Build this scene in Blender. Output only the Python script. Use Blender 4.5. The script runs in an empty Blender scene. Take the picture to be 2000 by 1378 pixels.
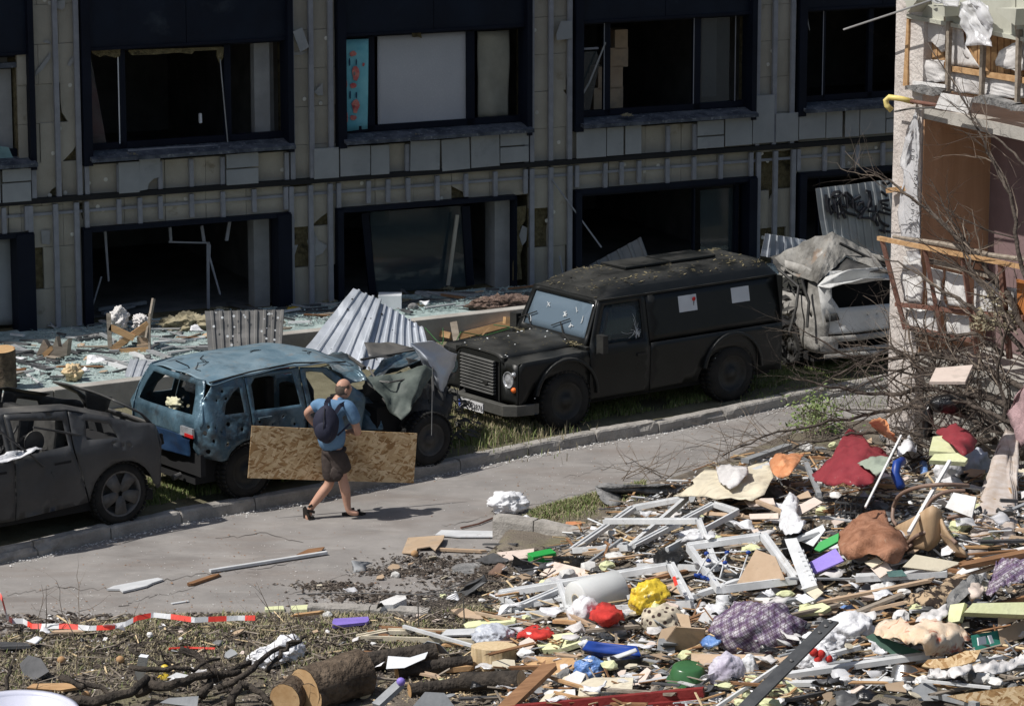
import bpy, bmesh, math, random
from mathutils import Vector, Matrix, noise, geometry
D=bpy.data; SC=bpy.context.scene; COL=SC.collection
RN=random.Random(11)
# ---------------------------------------------------------------- camera, sky, sun, exposure
F=7000.0; PIT=math.atan(1489/7000); CH=10.7
cam=D.objects.new('camera',D.cameras.new('camera')); COL.objects.link(cam)
cam.location=(0,0,CH); cam.rotation_euler=(math.pi/2-PIT,0,0)
cam.data.sensor_width=36; cam.data.lens=36*F/2000; cam.data.clip_end=2000; cam.data.clip_start=1
SC.camera=cam
SUN_A=math.radians(21); SUN_E=math.radians(55)      # light travels along plan angle A, elevation E
sdir=Vector((math.cos(SUN_A)*math.cos(SUN_E),math.sin(SUN_A)*math.cos(SUN_E),-math.sin(SUN_E)))
sl=D.lights.new('sun','SUN'); sl.energy=4.7; sl.angle=math.radians(.5); sl.color=(1,.965,.91)
so=D.objects.new('sun',sl); COL.objects.link(so); so.rotation_euler=sdir.to_track_quat('-Z','Y').to_euler()
wd=D.worlds.new('World'); SC.world=wd; wd.use_nodes=True; nt=wd.node_tree
sky=nt.nodes.new('ShaderNodeTexSky'); sky.sky_type='NISHITA'; sky.sun_disc=False
sky.sun_elevation=SUN_E; sky.sun_rotation=math.atan2(-sdir.x,-sdir.y); sky.air_density=1.2; sky.dust_density=2.0
bg=nt.nodes['Background']; bg.inputs[1].default_value=.078; nt.links.new(sky.outputs[0],bg.inputs[0])
SC.view_settings.view_transform='Standard'; SC.view_settings.look='None'; SC.view_settings.exposure=0.0; SC.view_settings.gamma=1
# ---------------------------------------------------------------- picture coordinates to places
FW=Vector((0,math.cos(PIT),-math.sin(PIT))); UPV=Vector((0,math.sin(PIT),math.cos(PIT))); CP=Vector((0,0,CH))
def ray(u,v): return Vector(((u-1000)/F,0,0))+UPV*(-(v-689)/F)+FW
def G(u,v,z=0.0):
    r=ray(u,v); return CP+r*((z-CH)/r.z)
def at(u,v,Y):
    r=ray(u,v); return CP+r*(Y/r.y)
def onp(u,v,p,n):
    r=ray(u,v); return CP+r*((p-CP).dot(n)/r.dot(n))
def proj(p):
    q=p-CP; d=q.dot(FW); return 1000+F*q.x/d, 689-F*q.dot(UPV)/d
def lerp(a,b,t): return a+(b-a)*t
def ss(a,b,x):
    t=max(0,min(1,(x-a)/(b-a))); return t*t*(3-2*t)
def pl(pts,u):
    if u<=pts[0][0]: a,b=pts[0],pts[1]
    else:
        a,b=pts[-2],pts[-1]
        for i in range(len(pts)-1):
            if pts[i][0]<=u<=pts[i+1][0]: a,b=pts[i],pts[i+1]; break
    return a[1]+(b[1]-a[1])*(u-a[0])/(b[0]-a[0])
KERB=[(-300,1180),(-120,1130),(0,1100),(75,1086),(215,1053),(351,1022),(500,996),(607,977),(809,936),(900,918),(1032,890),(1165,865),(1287,846),(1417,820),(1536,793),(1640,775),(1760,752),(1900,728),(2300,660)]
SOIL=[(-400,1310),(-100,1262),(0,1245),(110,1226),(220,1212),(330,1202),(520,1197),(700,1198),(820,1195),(900,1150),(950,1085),(985,1050),(1050,1006),(1180,978),(1300,950),(1420,905),(1530,858),(1650,825),(1800,812),(2500,800)]
def soil_h(u,v):
    d=v-pl(SOIL,u)
    if d<0: return 0
    h=.012+.07*ss(0,60,d)
    if u>960 : h=max(h,.012+.13*ss(0,12,d)*ss(960,985,u)*(1-ss(1500,1700,u))) 
    m=ss(1020,1900,u)*ss(900,1110,v)*.85+.22*ss(900,1250,u)*ss(1060,1200,v)
    m*=1-.35*ss(1250,1400,v)
    h+=m
    n=noise.noise(Vector((u/90,v/45,3)))*.07+noise.noise(Vector((u/35,v/18,7)))*.035
    return h+n*ss(0,50,d)*(0.35+1.2*ss(1000,1400,u))
def H(x,y):
    u,v=proj(Vector((x,y,0)))
    k=pl(KERB,u)
    if v>k: return soil_h(u,v)
    return .13+.02*noise.noise(Vector((x,y,0)))
def T(u,v,h=0.0):
    "first place where the line of sight through (u,v) meets the terrain raised by h"
    z=2.2; 
    while z>-.1:
        p=G(u,v,z)
        if H(p.x,p.y)+h>=z: break
        z-=.04
    lo,hi=z,z+.04
    for _ in range(6):
        m=(lo+hi)/2; p=G(u,v,m)
        if H(p.x,p.y)+h>=m: lo=m
        else: hi=m
    return G(u,v,lo)
# ---------------------------------------------------------------- object helpers
def link(o): COL.objects.link(o); return o
LAND=[]   # things that other labels can point at: (short phrase,u,v)
def tag(o,label=None,cat=None,group=None,kind=None):
    if label: o['label']=label
    if cat: o['category']=cat
    if group: o['group']=group
    if kind: o['kind']=kind
    return o
def thing(name,label,cat,loc,rz=0,group=None,kind=None):
    o=link(D.objects.new(name,None)); o.location=loc; o.rotation_euler=(0,0,rz); o.empty_display_size=.2
    return tag(o,label,cat,group,kind)
def mesh(name,V,Fc,mat,parent=None,smooth=False,local=False,uv=None):
    """one mesh object. world coordinates in V unless local; origin at the parent's or at the base"""
    me=D.meshes.new(name)
    if parent is None:
        c=Vector((sum(v[0] for v in V)/len(V),sum(v[1] for v in V)/len(V),min(v[2] for v in V)))
        VV=[Vector(v)-c for v in V]
    elif local: VV=[Vector(v) for v in V]; c=None
    else:
        im=pmat(parent).inverted(); VV=[im@Vector(v) for v in V]; c=None
    me.from_pydata(VV,[],Fc)
    if isinstance(mat,(list,tuple)):
        for m in mat: me.materials.append(m)
    elif mat: me.materials.append(mat)
    if smooth:
        me.polygons.foreach_set('use_smooth',[True]*len(me.polygons))
    me.update()
    o=link(D.objects.new(name,me))
    if parent is None: o.location=c
    else: o.parent=parent
    return o
def pmat(o):
    m=Matrix.LocRotScale(o.location,o.rotation_euler.to_quaternion(),o.scale)
    return pmat(o.parent)@m if o.parent else m
def solid(o,t,off=-1):
    m=o.modifiers.new('thickness','SOLIDIFY'); m.thickness=t; m.offset=off; return o
def bevel(o,w,seg=2):
    m=o.modifiers.new('edge','BEVEL'); m.width=w; m.segments=seg; m.limit_method='ANGLE'; return o
BOXF=[(0,1,3,2),(4,6,7,5),(0,4,5,1),(2,3,7,6),(0,2,6,4),(1,5,7,3)]
class MB:
    def __init__(s): s.V=[]; s.F=[]
    def add(s,V,Fc):
        n=len(s.V); s.V+= [Vector(v) for v in V]; s.F+=[tuple(i+n for i in f) for f in Fc]; return s
    def box(s,a,b):
        return s.add([(x,y,z) for x in (a[0],b[0]) for y in (a[1],b[1]) for z in (a[2],b[2])],BOXF)
    def obox(s,c,X,Y,Z):
        c=Vector(c); return s.add([c+X*i+Y*j+Z*k for i in (-1,1) for j in (-1,1) for k in (-1,1)],BOXF)
    def bar(s,a,b,w,t,up=Vector((0,0,1))):
        a,b=Vector(a),Vector(b); d=(b-a)
        x=d.normalized(); y=up.cross(x)
        if y.length<1e-3: y=Vector((1,0,0)).cross(x)
        y.normalize(); z=x.cross(y)
        return s.obox((a+b)/2,d/2,y*w/2,z*t/2)
    def tube(s,P,r,n=6,cap=True):
        P=[Vector(p) for p in P]; k=len(P); R=r if isinstance(r,(list,tuple)) else [r]*k
        V=[];Fc=[]
        for i,p in enumerate(P):
            d=(P[min(i+1,k-1)]-P[max(i-1,0)]).normalized()
            a=d.orthogonal() if i==0 else (pa-d*pa.dot(d))
            if a.length<1e-6: a=d.orthogonal()
            a.normalize(); pa=a; b=d.cross(a)
            V+=[p+(a*math.cos(2*math.pi*j/n)+b*math.sin(2*math.pi*j/n))*R[i] for j in range(n)]
        for i in range(k-1):
            for j in range(n):
                Fc.append((i*n+j,i*n+(j+1)%n,(i+1)*n+(j+1)%n,(i+1)*n+j))
        if cap: Fc.append(tuple(range(n-1,-1,-1))); Fc.append(tuple((k-1)*n+j for j in range(n)))
        return s.add(V,Fc)
    def lathe(s,prof,M,n=20):
        "prof [(r,h)] turned about local z, M matrix"
        V=[];Fc=[];k=len(prof)
        for r,h in prof: V+=[M@Vector((r*math.cos(2*math.pi*j/n),r*math.sin(2*math.pi*j/n),h)) for j in range(n)]
        for i in range(k-1):
            for j in range(n): Fc.append((i*n+j,i*n+(j+1)%n,(i+1)*n+(j+1)%n,(i+1)*n+j))
        return s.add(V,Fc)
    def poly(s,P,t,n=None):
        P=[Vector(p) for p in P]
        if n is None: n=geometry.normal(P[:4] if len(P)>3 else P)
        k=len(P); V=P+[p-n*t for p in P]
        return s.add(V,[tuple(range(k)),tuple(range(2*k-1,k-1,-1))]+[(i,i+k,(i+1)%k+k,(i+1)%k) for i in range(k)])
    def o(s,name,mat,parent=None,smooth=False,local=False): return mesh(name,s.V,s.F,mat,parent,smooth,local)
def inside(p,poly):
    x,y=p; c=False; n=len(poly)
    for i in range(n):
        x1,y1=poly[i];x2,y2=poly[(i+1)%n]
        if (y1>y)!=(y2>y) and x<(x2-x1)*(y-y1)/(y2-y1)+x1: c=not c
    return c
def resample(poly,step):
    out=[]; n=len(poly)
    for i in range(n):
        a=Vector(poly[i][:2]);b=Vector(poly[(i+1)%n][:2]); k=max(1,int((b-a).length/step+.5))
        out+=[a.lerp(b,j/k) for j in range(k)]
    return out
def circ(x,y,r,n=8,j=0):
    return [(x+r*math.cos(6.2832*i/n)*(1+RN.uniform(-j,j)),y+r*math.sin(6.2832*i/n)*(1+RN.uniform(-j,j))) for i in range(n)]
def cdt(outline,holes,step):
    loops=[resample(outline,step)]+[resample(h,step) for h in holes]
    P=[];E=[]
    for L in loops:
        n=len(P); P+=L; E+=[(n+i,n+(i+1)%len(L)) for i in range(len(L))]
    ol=[tuple(p) for p in loops[0]]; hl=[[tuple(p) for p in L] for L in loops[1:]]
    xs=[p[0] for p in ol]; ys=[p[1] for p in ol]
    y=min(ys)+step*.5; r=0
    while y<max(ys):
        x=min(xs)+step*(.5 if r%2 else 1)
        while x<max(xs):
            q=(x,y)
            if inside(q,ol) and not any(inside(q,h) for h in hl) and min((Vector(q)-p).length_squared for p in P[:])>(step*.45)**2: P.append(Vector(q))
            x+=step
        y+=step*.87; r+=1
    res=geometry.delaunay_2d_cdt([Vector(p) for p in P],E,[],0,1e-5)
    V2=res[0];out=[]
    for f in res[2]:
        c=sum((V2[i] for i in f),Vector((0,0)))/len(f); c=tuple(c)
        if inside(c,ol) and not any(inside(c,h) for h in hl): out.append(tuple(f))
    return V2,out
def panel(name,outline,holes,fn,mat,parent=None,step=.12,thick=.012,smooth=True,local=True,off=0):
    V2,Fc=cdt(outline,holes,step)
    used=sorted({i for f in Fc for i in f}); mp={i:k for k,i in enumerate(used)}
    o=mesh(name,[fn(V2[i].x,V2[i].y) for i in used],[tuple(mp[i] for i in f) for f in Fc],mat,parent,smooth,local)
    if thick: solid(o,thick,off)
    return o
# ---------------------------------------------------------------- materials
MC={}
def srgb(c):
    if isinstance(c,str): c=[int(c[i:i+2],16)/255 for i in (0,2,4)]
    return [((x+.055)/1.055)**2.4 if x>.04 else x/12.92 for x in c]
def mat(name,col,rough=.8,var=.25,scale=3.0,bump=.3,bscale=30.0,metal=0,col2=None,spec=.35,stretch=None,trans=0,dist=.01,detail=6,ramp=(.35,.65),trl=0,alpha=1):
    if name in MC: return MC[name]
    m=D.materials.new(name); m.use_nodes=True; t=m.node_tree; N=t.nodes; L=t.links
    b=N['Principled BSDF']; c1=col; c2=col2 if col2 else [min(1,x*(1+var)) for x in col]
    if not col2: c1=[x*(1-var) for x in col]
    tc=N.new('ShaderNodeTexCoord'); mp=N.new('ShaderNodeMapping'); L.new(tc.outputs['Object'],mp.inputs[0])
    if stretch: mp.inputs['Scale'].default_value=stretch
    n1=N.new('ShaderNodeTexNoise'); n1.inputs['Scale'].default_value=scale; n1.inputs['Detail'].default_value=detail; n1.inputs['Roughness'].default_value=.62
    L.new(mp.outputs[0],n1.inputs[0]); cr=N.new('ShaderNodeValToRGB'); L.new(n1.outputs[0],cr.inputs[0])
    cr.color_ramp.elements[0].position=ramp[0]; cr.color_ramp.elements[1].position=ramp[1]
    cr.color_ramp.elements[0].color=(*c1,1); cr.color_ramp.elements[1].color=(*c2,1)
    L.new(cr.outputs[0],b.inputs['Base Color'])
    b.inputs['Roughness'].default_value=rough; b.inputs['Metallic'].default_value=metal; b.inputs['Specular IOR Level'].default_value=spec
    if trans: b.inputs['Transmission Weight'].default_value=trans
    if alpha<1: b.inputs['Alpha'].default_value=alpha
    if bump:
        n2=N.new('ShaderNodeTexNoise'); n2.inputs['Scale'].default_value=bscale; n2.inputs['Detail'].default_value=5; L.new(mp.outputs[0],n2.inputs[0])
        bp=N.new('ShaderNodeBump'); bp.inputs['Strength'].default_value=bump; bp.inputs['Distance'].default_value=dist; L.new(n2.outputs[0],bp.inputs['Height']); L.new(bp.outputs[0],b.inputs['Normal'])
    MC[name]=m; m['cr']=0
    return m
def overlay(m,col,scale,lo,hi,rough=None,vor=False,stretch=None,amt=1.0):
    "a second colour over a material where a noise (or voronoi) is high: stains, flakes, prints"
    t=m.node_tree;N=t.nodes;L=t.links;b=N['Principled BSDF']
    src=b.inputs['Base Color'].links[0].from_socket
    tc=N.new('ShaderNodeTexCoord'); mp=N.new('ShaderNodeMapping'); L.new(tc.outputs['Object'],mp.inputs[0])
    if stretch: mp.inputs['Scale'].default_value=stretch
    n=N.new('ShaderNodeTexVoronoi' if vor else 'ShaderNodeTexNoise'); n.inputs['Scale'].default_value=scale
    if not vor: n.inputs['Detail'].default_value=7; n.inputs['Roughness'].default_value=.65
    L.new(mp.outputs[0],n.inputs[0 if not vor else 'Vector'])
    mr=N.new('ShaderNodeMapRange'); mr.inputs[1].default_value=lo; mr.inputs[2].default_value=hi; mr.inputs[4].default_value=amt
    L.new(n.outputs[0],mr.inputs[0]); mx=N.new('ShaderNodeMix'); mx.data_type='RGBA'
    L.new(mr.outputs[0],mx.inputs[0]); L.new(src,mx.inputs[6]); mx.inputs[7].default_value=(*col,1); L.new(mx.outputs[2],b.inputs['Base Color'])
    return m
# ---------------------------------------------------------------- the setting: ground, road, verge, soil
m_ground=mat('bare_ground',(.11,.095,.08),.95,bump=.6)
m_asph=mat('asphalt',(.20,.187,.177),.9,scale=1.4,bump=.5,bscale=120,col2=(.28,.262,.247),dist=.006,detail=9)
overlay(m_asph,(.2,.17,.15),.35,.48,.62,amt=.6,stretch=(1,3,1)); overlay(m_asph,(.40,.375,.35),1.3,.55,.8,amt=.55,stretch=(1,2.2,1)); overlay(m_asph,(.12,.11,.10),28,.62,.74,amt=.5); overlay(m_asph,(.10,.085,.075),.8,.64,.7,amt=.55)
overlay(m_asph,(.42,.40,.38),70,.60,.72,amt=.55); overlay(m_asph,(.15,.135,.125),.55,.56,.66,amt=.5,stretch=(1,2.5,1)); overlay(m_asph,(.30,.265,.235),2.5,.6,.75,amt=.5,stretch=(1,2,1))
m_soil=mat('soil',(.10,.083,.066),.95,scale=2.2,bump=.9,bscale=45,col2=(.20,.17,.135),dist=.03,detail=10)
overlay(m_soil,(.15,.14,.075),1.1,.52,.62,amt=.7); overlay(m_soil,(.05,.042,.035),6,.58,.7,amt=.8); overlay(m_soil,(.36,.32,.27),24,.62,.72,amt=.8)
m_verge=mat('verge_soil',(.11,.10,.06),.95,scale=3,bump=.9,bscale=50,col2=(.17,.155,.10),dist=.02,detail=9)
m_conc=mat('concrete',(.30,.285,.26),.9,scale=2.5,bump=.5,bscale=60,col2=(.43,.41,.375),detail=9)
m_kerb=mat('kerb_concrete',(.24,.225,.205),.92,scale=4,bump=.8,bscale=40,col2=(.38,.355,.325),detail=9,dist=.015); overlay(m_kerb,(.13,.12,.105),5,.55,.7,amt=.7)
g=mesh('ground',[(-400,-100,-.03),(400,-100,-.03),(400,600,-.03),(-400,600,-.03)],[(0,1,2,3)],m_ground); tag(g,kind='structure')
def strip(name,lo,hi,us,nv,zf,m,kind='structure',wob=0):
    V=[];Fc=[]
    for i,u in enumerate(us):
        a=G(u,lo(u),0);b=G(u,hi(u),0)
        for j in range(nv+1):
            t=j/nv; vv=lerp(lo(u),hi(u),t); p=G(u,vv,0); V.append((p.x,p.y,zf(u,vv,t)))
    n=nv+1
    for i in range(len(us)-1):
        for j in range(nv): Fc.append((i*n+j,(i+1)*n+j,(i+1)*n+j+1,i*n+j+1))
    o=mesh(name,V,Fc,m,smooth=True); tag(o,kind=kind); return o
def frange(a,b,s):
    r=[];x=a
    while x<b-1e-6: r.append(x); x+=s
    return r+[b]
strip('road',lambda u:pl(SOIL,u)+70 ,lambda u:pl(KERB,u)-6,frange(-400,2400,40),8,lambda u,v,t:.0+.0*t,m_asph)
strip('rubble_ground',lambda u:1640,lambda u:pl(SOIL,u),frange(-300,2450,11),90,lambda u,v,t:soil_h(u,v),m_soil)
# parapet and terrace
PAR=[(-300,806),(105,757),(370,725),(545,650),(810,622),(1042,596),(1750,510)]; PZ=.52; TZ=.40
def par_ground(u):  # parapet line taken to the ground
    p=G(u,pl(PAR,u),PZ); return proj(Vector((p.x,p.y,0)))
PG=[par_ground(u) for u in (-300,105,370,545,810,1042,1750)]
strip('verge',lambda u:pl(KERB,u)-8,lambda u:pl(PG,u)-3,frange(-300,2300,14),26,lambda u,v,t:.115+.03*ss(0,.2,t)+.02*noise.noise(Vector((u/30,v/15,1))),m_verge)
# kerb: single stones
kb=thing('kerb',None,None,G(700,957,0),kind='structure')
J=[-130,-20,75,218,355,500,640,770,900,1032,1165,1287,1417,1536,1655,1770,1890]
for i in range(len(J)-1):
    a=G(J[i],pl(KERB,J[i]),0);b=G(J[i+1],pl(KERB,J[i+1]),0)
    x=(b-a).normalized(); a=a+x*.008;b=b-x*.008; y=Vector((-x.y,x.x,0)); n=max(4,int((b-a).length/.06)); V=[];Fc=[]
    tz=RN.uniform(-.012,.012); tw=RN.uniform(-.02,.02)
    prof=[(0,-.05),(.0,.06),(.004,.125),(.02,.148),(.09,.152),(.16,.15),(.165,-.05)]
    for k in range(n+1):
        p=a.lerp(b,k/n); e=1 if 0<k<n else .5
        for q,(dy,dz) in enumerate(prof):
            c=.0
            nn=noise.noise(p*4+Vector((0,0,q*.7))); n2=noise.noise(p*13+Vector((0,0,q)))
            chip=max(0,noise.noise(p*2.1+Vector((5,0,q*.15)))-.28)*.16*(q in(2,3)) + (.02*RN.random() if k in(0,n) and q in (2,3,4) else 0)
            V.append(p+y*(dy+.006*nn+chip+tw*(k/n-.5))+Vector((0,0,(dz+tz*(q>1)-chip*.8+.006*n2) if dz>0 else dz)))
    m=len(prof)
    for k in range(n):
        for q in range(m-1): Fc.append((k*m+q,k*m+q+1,(k+1)*m+q+1,(k+1)*m+q))
    Fc.append(tuple(range(m))[::-1]); Fc.append(tuple(n*m+q for q in range(m)))
    mesh('kerb_stone',V,Fc,m_kerb,kb)
# low kerb in front of the near grass patch
kb2=thing('low_kerb',None,None,G(1050,1060,0),kind='structure')
for (a,b) in (((962,1052),(1040,1062)),((1042,1062),(1130,1082)),((1132,1083),(1215,1100)),((600,1199),(720,1203)),((722,1203),(835,1209))):
    P0=G(a[0],a[1],0);P1=G(b[0],b[1],0);x=(P1-P0).normalized();y=Vector((-x.y,x.x,0)); n=8;V=[];Fc=[]
    hgt=.27 if a[0]>900 else .09
    prof=[(0,-.03),(.0,hgt*.8),(.02,hgt),(.15,hgt*1.02),(.16,-.03)]
    for k in range(n+1):
        p=P0.lerp(P1,k/n)
        for q,(dy,dz) in enumerate(prof): V.append(p+y*(dy+.015*noise.noise(p*5+Vector((0,0,q))))+Vector((0,0,dz+.012*noise.noise(p*7+Vector((0,0,q))))))
    m=len(prof)
    for k in range(n):
        for q in range(m-1): Fc.append((k*m+q,k*m+q+1,(k+1)*m+q+1,(k+1)*m+q))
    Fc.append(tuple(range(m))[::-1]); Fc.append(tuple(n*m+q for q in range(m)))
    mesh('kerb_stone',V,Fc,m_kerb,kb2)
# ---------------------------------------------------------------- building: wall frame (s along, z up, o outwards)
TW=math.radians(25); BD=Vector((math.cos(TW),math.sin(TW),0)); BN=Vector((BD.y,-BD.x,0)); B0=G(530,600,TZ); B0.z=0
def BW(u,v,o=0):
    p=onp(u,v,B0+BN*o,BN); return (p-B0).dot(BD),p.z
def bp(s,z,o=0): return B0+BD*s+Vector((0,0,z))+BN*o
# terrace
m_glass_heap=mat('crushed_glass',(.26,.35,.34),.4,scale=5,bump=1,bscale=90,col2=(.52,.62,.60),dist=.02,detail=10,spec=.6); overlay(m_glass_heap,(.16,.19,.19),3,.56,.68,amt=.7); overlay(m_glass_heap,(.78,.84,.83),60,.56,.66,amt=.9)
PW=[G(u,v,PZ) for u,v in PAR]
def terr_h(p): return TZ+.03*noise.noise(p*1.3)+.02*noise.noise(p*5)
V=[];Fc=[];nu=150;nv=40
for i in range(nu+1):
    u=lerp(-300,1750,i/nu); v0=pl(PAR,u); a=G(u,v0,PZ); 
    # foot of wall along the line of sight direction of +y
    t=((B0-a).dot(BN))/Vector((0,1,0)).dot(BN); b=a+Vector((0,t,0))
    for j in range(nv+1):
        p=a.lerp(b,j/nv); p.z=0; V.append((p.x,p.y,terr_h(p)))
for i in range(nu):
    for j in range(nv): k=nv+1; Fc.append((i*k+j,(i+1)*k+j,(i+1)*k+j+1,i*k+j+1))
tag(mesh('terrace_floor',V,Fc,m_glass_heap,smooth=True),kind='structure')
pr=thing('concrete_parapet','low grey concrete parapet wall edging the glass covered terrace','parapet',G(300,735,0))
for i in range(len(PW)-1):
    a,b=PW[i].copy(),PW[i+1].copy(); a.z=b.z=0; x=(b-a).normalized(); y=Vector((-x.y,x.x,0)); 
    mb=MB(); mb.obox((a+b)/2+y*.1+Vector((0,0,PZ/2-.03)),(b-a)/2-x*.005,y*.1,Vector((0,0,PZ/2+.0)))
    bevel(mb.o('wall_section',m_conc,pr),.01)
# ---------------------------------------------------------------- the office building
m_ins=mat('insulation_board',(.29,.265,.22),.95,scale=1.3,bump=.5,bscale=70,col2=(.38,.35,.295),detail=9); overlay(m_ins,(.16,.13,.085),2.2,.63,.73,amt=.7); overlay(m_ins,(.34,.33,.30),9,.64,.74,amt=.6)
m_wool=mat('mineral_wool',(.10,.08,.04),.98,scale=14,bump=1,bscale=60,col2=(.20,.165,.09),dist=.03,detail=9); overlay(m_wool,(.03,.025,.015),5,.55,.65,amt=.8)
m_rail=mat('grey_rail',(.22,.225,.25),.6,var=.12,scale=6,bump=.1)
m_navy=mat('navy_metal',(.005,.007,.014),.5,scale=2,bump=.1,bscale=8,col2=(.007,.010,.020),spec=.12); 
m_navyp=mat('navy_panel',(.005,.008,.016),.45,scale=1.1,bump=.5,bscale=2.5,col2=(.008,.014,.027),spec=.15,dist=.04); overlay(m_navyp,(.06,.075,.09),1.2,.62,.8,amt=.5)
m_sill=mat('dusty_navy_sill',(.03,.036,.05),.7,scale=5,bump=.3,col2=(.10,.11,.13),spec=.2); overlay(m_sill,(.32,.34,.35),18,.55,.72,amt=.7)
m_tile=mat('grey_cladding',(.23,.24,.25),.6,scale=2,bump=.06,col2=(.28,.29,.30)); overlay(m_tile,(.11,.115,.12),3,.58,.8,amt=.5)
m_room=mat('dark_room',(.14,.135,.13),.95,scale=2,col2=(.24,.23,.22)); m_reveal=mat('plaster_reveal',(.26,.26,.26),.9,var=.12)
m_black=mat('black_gap',(.012,.012,.013),.9,var=.1,bump=0)
m_pane=D.materials.new('dusty_pane'); m_pane.use_nodes=True; _b=m_pane.node_tree.nodes['Principled BSDF']; _b.inputs['Base Color'].default_value=(.05,.07,.08,1); _b.inputs['Roughness'].default_value=.08; _b.inputs['Alpha'].default_value=.45; _b.inputs['Specular IOR Level'].default_value=.7
m_blind=mat('white_blind',(.40,.41,.42),.8,scale=1,bump=.4,bscale=45,col2=(.47,.48,.49),detail=2); overlay(m_blind,(.36,.36,.40),30,.02,.4,vor=True,amt=.55)
m_beige=mat('beige_curtain',(.24,.23,.19),.9,scale=3,bump=.3,col2=(.31,.30,.25))
m_teal=mat('teal_curtain',(.12,.38,.46),.85,scale=3,bump=.3,col2=(.22,.52,.58)); m_red=mat('red_print',(.45,.07,.08),.85,scale=12,col2=(.60,.25,.20)); m_dkprint=mat('dark_print',(.02,.05,.10),.85)
m_card=mat('cardboard',(.36,.26,.17),.85,scale=2,bump=.2,bscale=12,col2=(.48,.36,.25)); m_washer=mat('washer',(.55,.53,.48),.8)
m_white=mat('white_plastic',(.66,.67,.68),.5,var=.08,scale=3,bump=.1); overlay(m_white,(.30,.28,.26),4,.56,.8,amt=.5)
bl=thing('office_building','grey office building with blown out windows and bare insulation facade','building',B0+Vector((0,0,0)))
def Sx(u,v=300): return BW(u,v)[0]
def Zz(u,v): return BW(u,v)[1]
def wbox(mb,s0,s1,z0,z1,o0,o1):
    c=bp((s0+s1)/2,(z0+z1)/2,(o0+o1)/2); return mb.obox(c,BD*((s1-s0)/2),Vector((0,0,(z1-z0)/2)),BN*((o1-o0)/2))
def wpart(name,m,s0,s1,z0,z1,o0,o1,rot=0,par=None,bev=0):
    mb=MB(); X=BD*((s1-s0)/2);Z=Vector((0,0,(z1-z0)/2))
    if rot: q=Matrix.Rotation(rot,3,BN); X=q@X;Z=q@Z
    mb.obox(bp((s0+s1)/2,(z0+z1)/2,(o0+o1)/2),X,Z,BN*((o1-o0)/2)); o=mb.o(name,m,par or bl)
    if bev: bevel(o,bev,1)
    return o
zt=Zz(165,381); zg=Zz(165,387); zs1=Zz(172,322); zs0=Zz(172,300); zw=Zz(172,95); zlb=Zz(165,437); zlo=Zz(165,446)
SLEFT=Sx(-80); SRIGHT=Sx(1900)
# openings: (s0,s1) upper and lower for each bay
bays=[(-330,35),(157,565),(655,1033),(1118,1470),(1553,1880)]
OPS=[(Sx(a,200),Sx(b,200)) for a,b in bays]
ztop=Zz(165,-140)
# backing wall with real openings
wk=MB(); edges=[SLEFT-22]+[x for o in OPS for x in o]+[SRIGHT+6]
for i in range(0,len(edges),2): wbox(wk,edges[i],edges[i+1],0,ztop,-.45,-.06)
for a,b in OPS:
    wbox(wk,a,b,zlo,zs1,-.45,-.06); wbox(wk,a,b,0,.38,-.45,-.06)
wk.o('concrete_wall',m_wool,bl)
up=MB(); wbox(up,edges[0],edges[-1],ztop,19,-.45,-.02); up.o('upper_wall',m_ins,bl)
bk=MB(); wbox(bk,edges[0],edges[-1],0,19,-6.2,-6.0); wbox(bk,edges[0],edges[-1],18.9,19,-6,-.45); wbox(bk,edges[0],edges[-1],-.05,.34,-6,-.45); wbox(bk,edges[0],edges[-1],zt-.32,zt-.08,-6,-.45); wbox(bk,edges[0],edges[-1],ztop,ztop+.2,-6,-.45)
for i in range(0,len(edges),2):
    c=(edges[i]+edges[i+1])/2; wbox(bk,c-.1,c+.1,.34,ztop,-6,-.45)
wbox(bk,edges[0],edges[0]+.2,0,19,-6,-.45); wbox(bk,edges[-1]-.2,edges[-1],0,19,-6,-.45)
bk.o('interior_walls',m_room,bl)
# insulation boards
def boards(s0,s1,z0,z1,w,h,miss,stag=True):
    r=0; z=z0
    while z<z1-.02:
        zz=min(z1,z+h); s=s0-(w*.5 if (r%2 and stag) else 0)
        while s<s1-.02:
            a=max(s,s0);b=min(s+w,s1); s+=w
            if b-a<.05: continue
            if RN.random()<miss: continue
            j=RN.uniform(-.012,.006)
            if RN.random()<.22*min(1,miss*6+.3): # broken corner
                k=RN.choice((0,1,2,3)); P=[[a,z],[b,z],[b,zz],[a,zz]]; q=P[k]; n=P[(k+1)%4]; p=P[k-1]
                c1=[lerp(q[0],n[0],RN.uniform(.2,.5)),lerp(q[1],n[1],RN.uniform(.2,.6))]; c2=[lerp(q[0],p[0],RN.uniform(.2,.6)),lerp(q[1],p[1],RN.uniform(.2,.5))]
                cm=[(c1[0]+c2[0])/2+RN.uniform(-.04,.04),(c1[1]+c2[1])/2+RN.uniform(-.04,.04)]
                PP=P[:k]+[c2,cm,c1]+P[k+1:]
                MB().poly([bp(x+.003*(1 if x<(a+b)/2 else -1),y+.003,j) for x,y in PP],.05,BN).o('insulation_board',m_ins,bl)
            else: wpart('insulation_board',m_ins,a+.003,b-.003,z+.003,zz-.003,-.055,j)
        z=zz; r+=1
PX=[(35,157),(565,655),(1033,1118),(1470,1553)]
for (a,b) in PX:
    s0,s1=Sx(a,200),Sx(b,200); boards(s0,s1,zg-.01,ztop,.62,.56,.02); boards(s0,s1,.36,zg-.02,.62,.6,.22)
for (a,b) in OPS:
    boards(a,b,zt-.0,zs1,.62,.5,.02); boards(a,b,zlo,zg-.02,.62,.5,.02)
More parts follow.
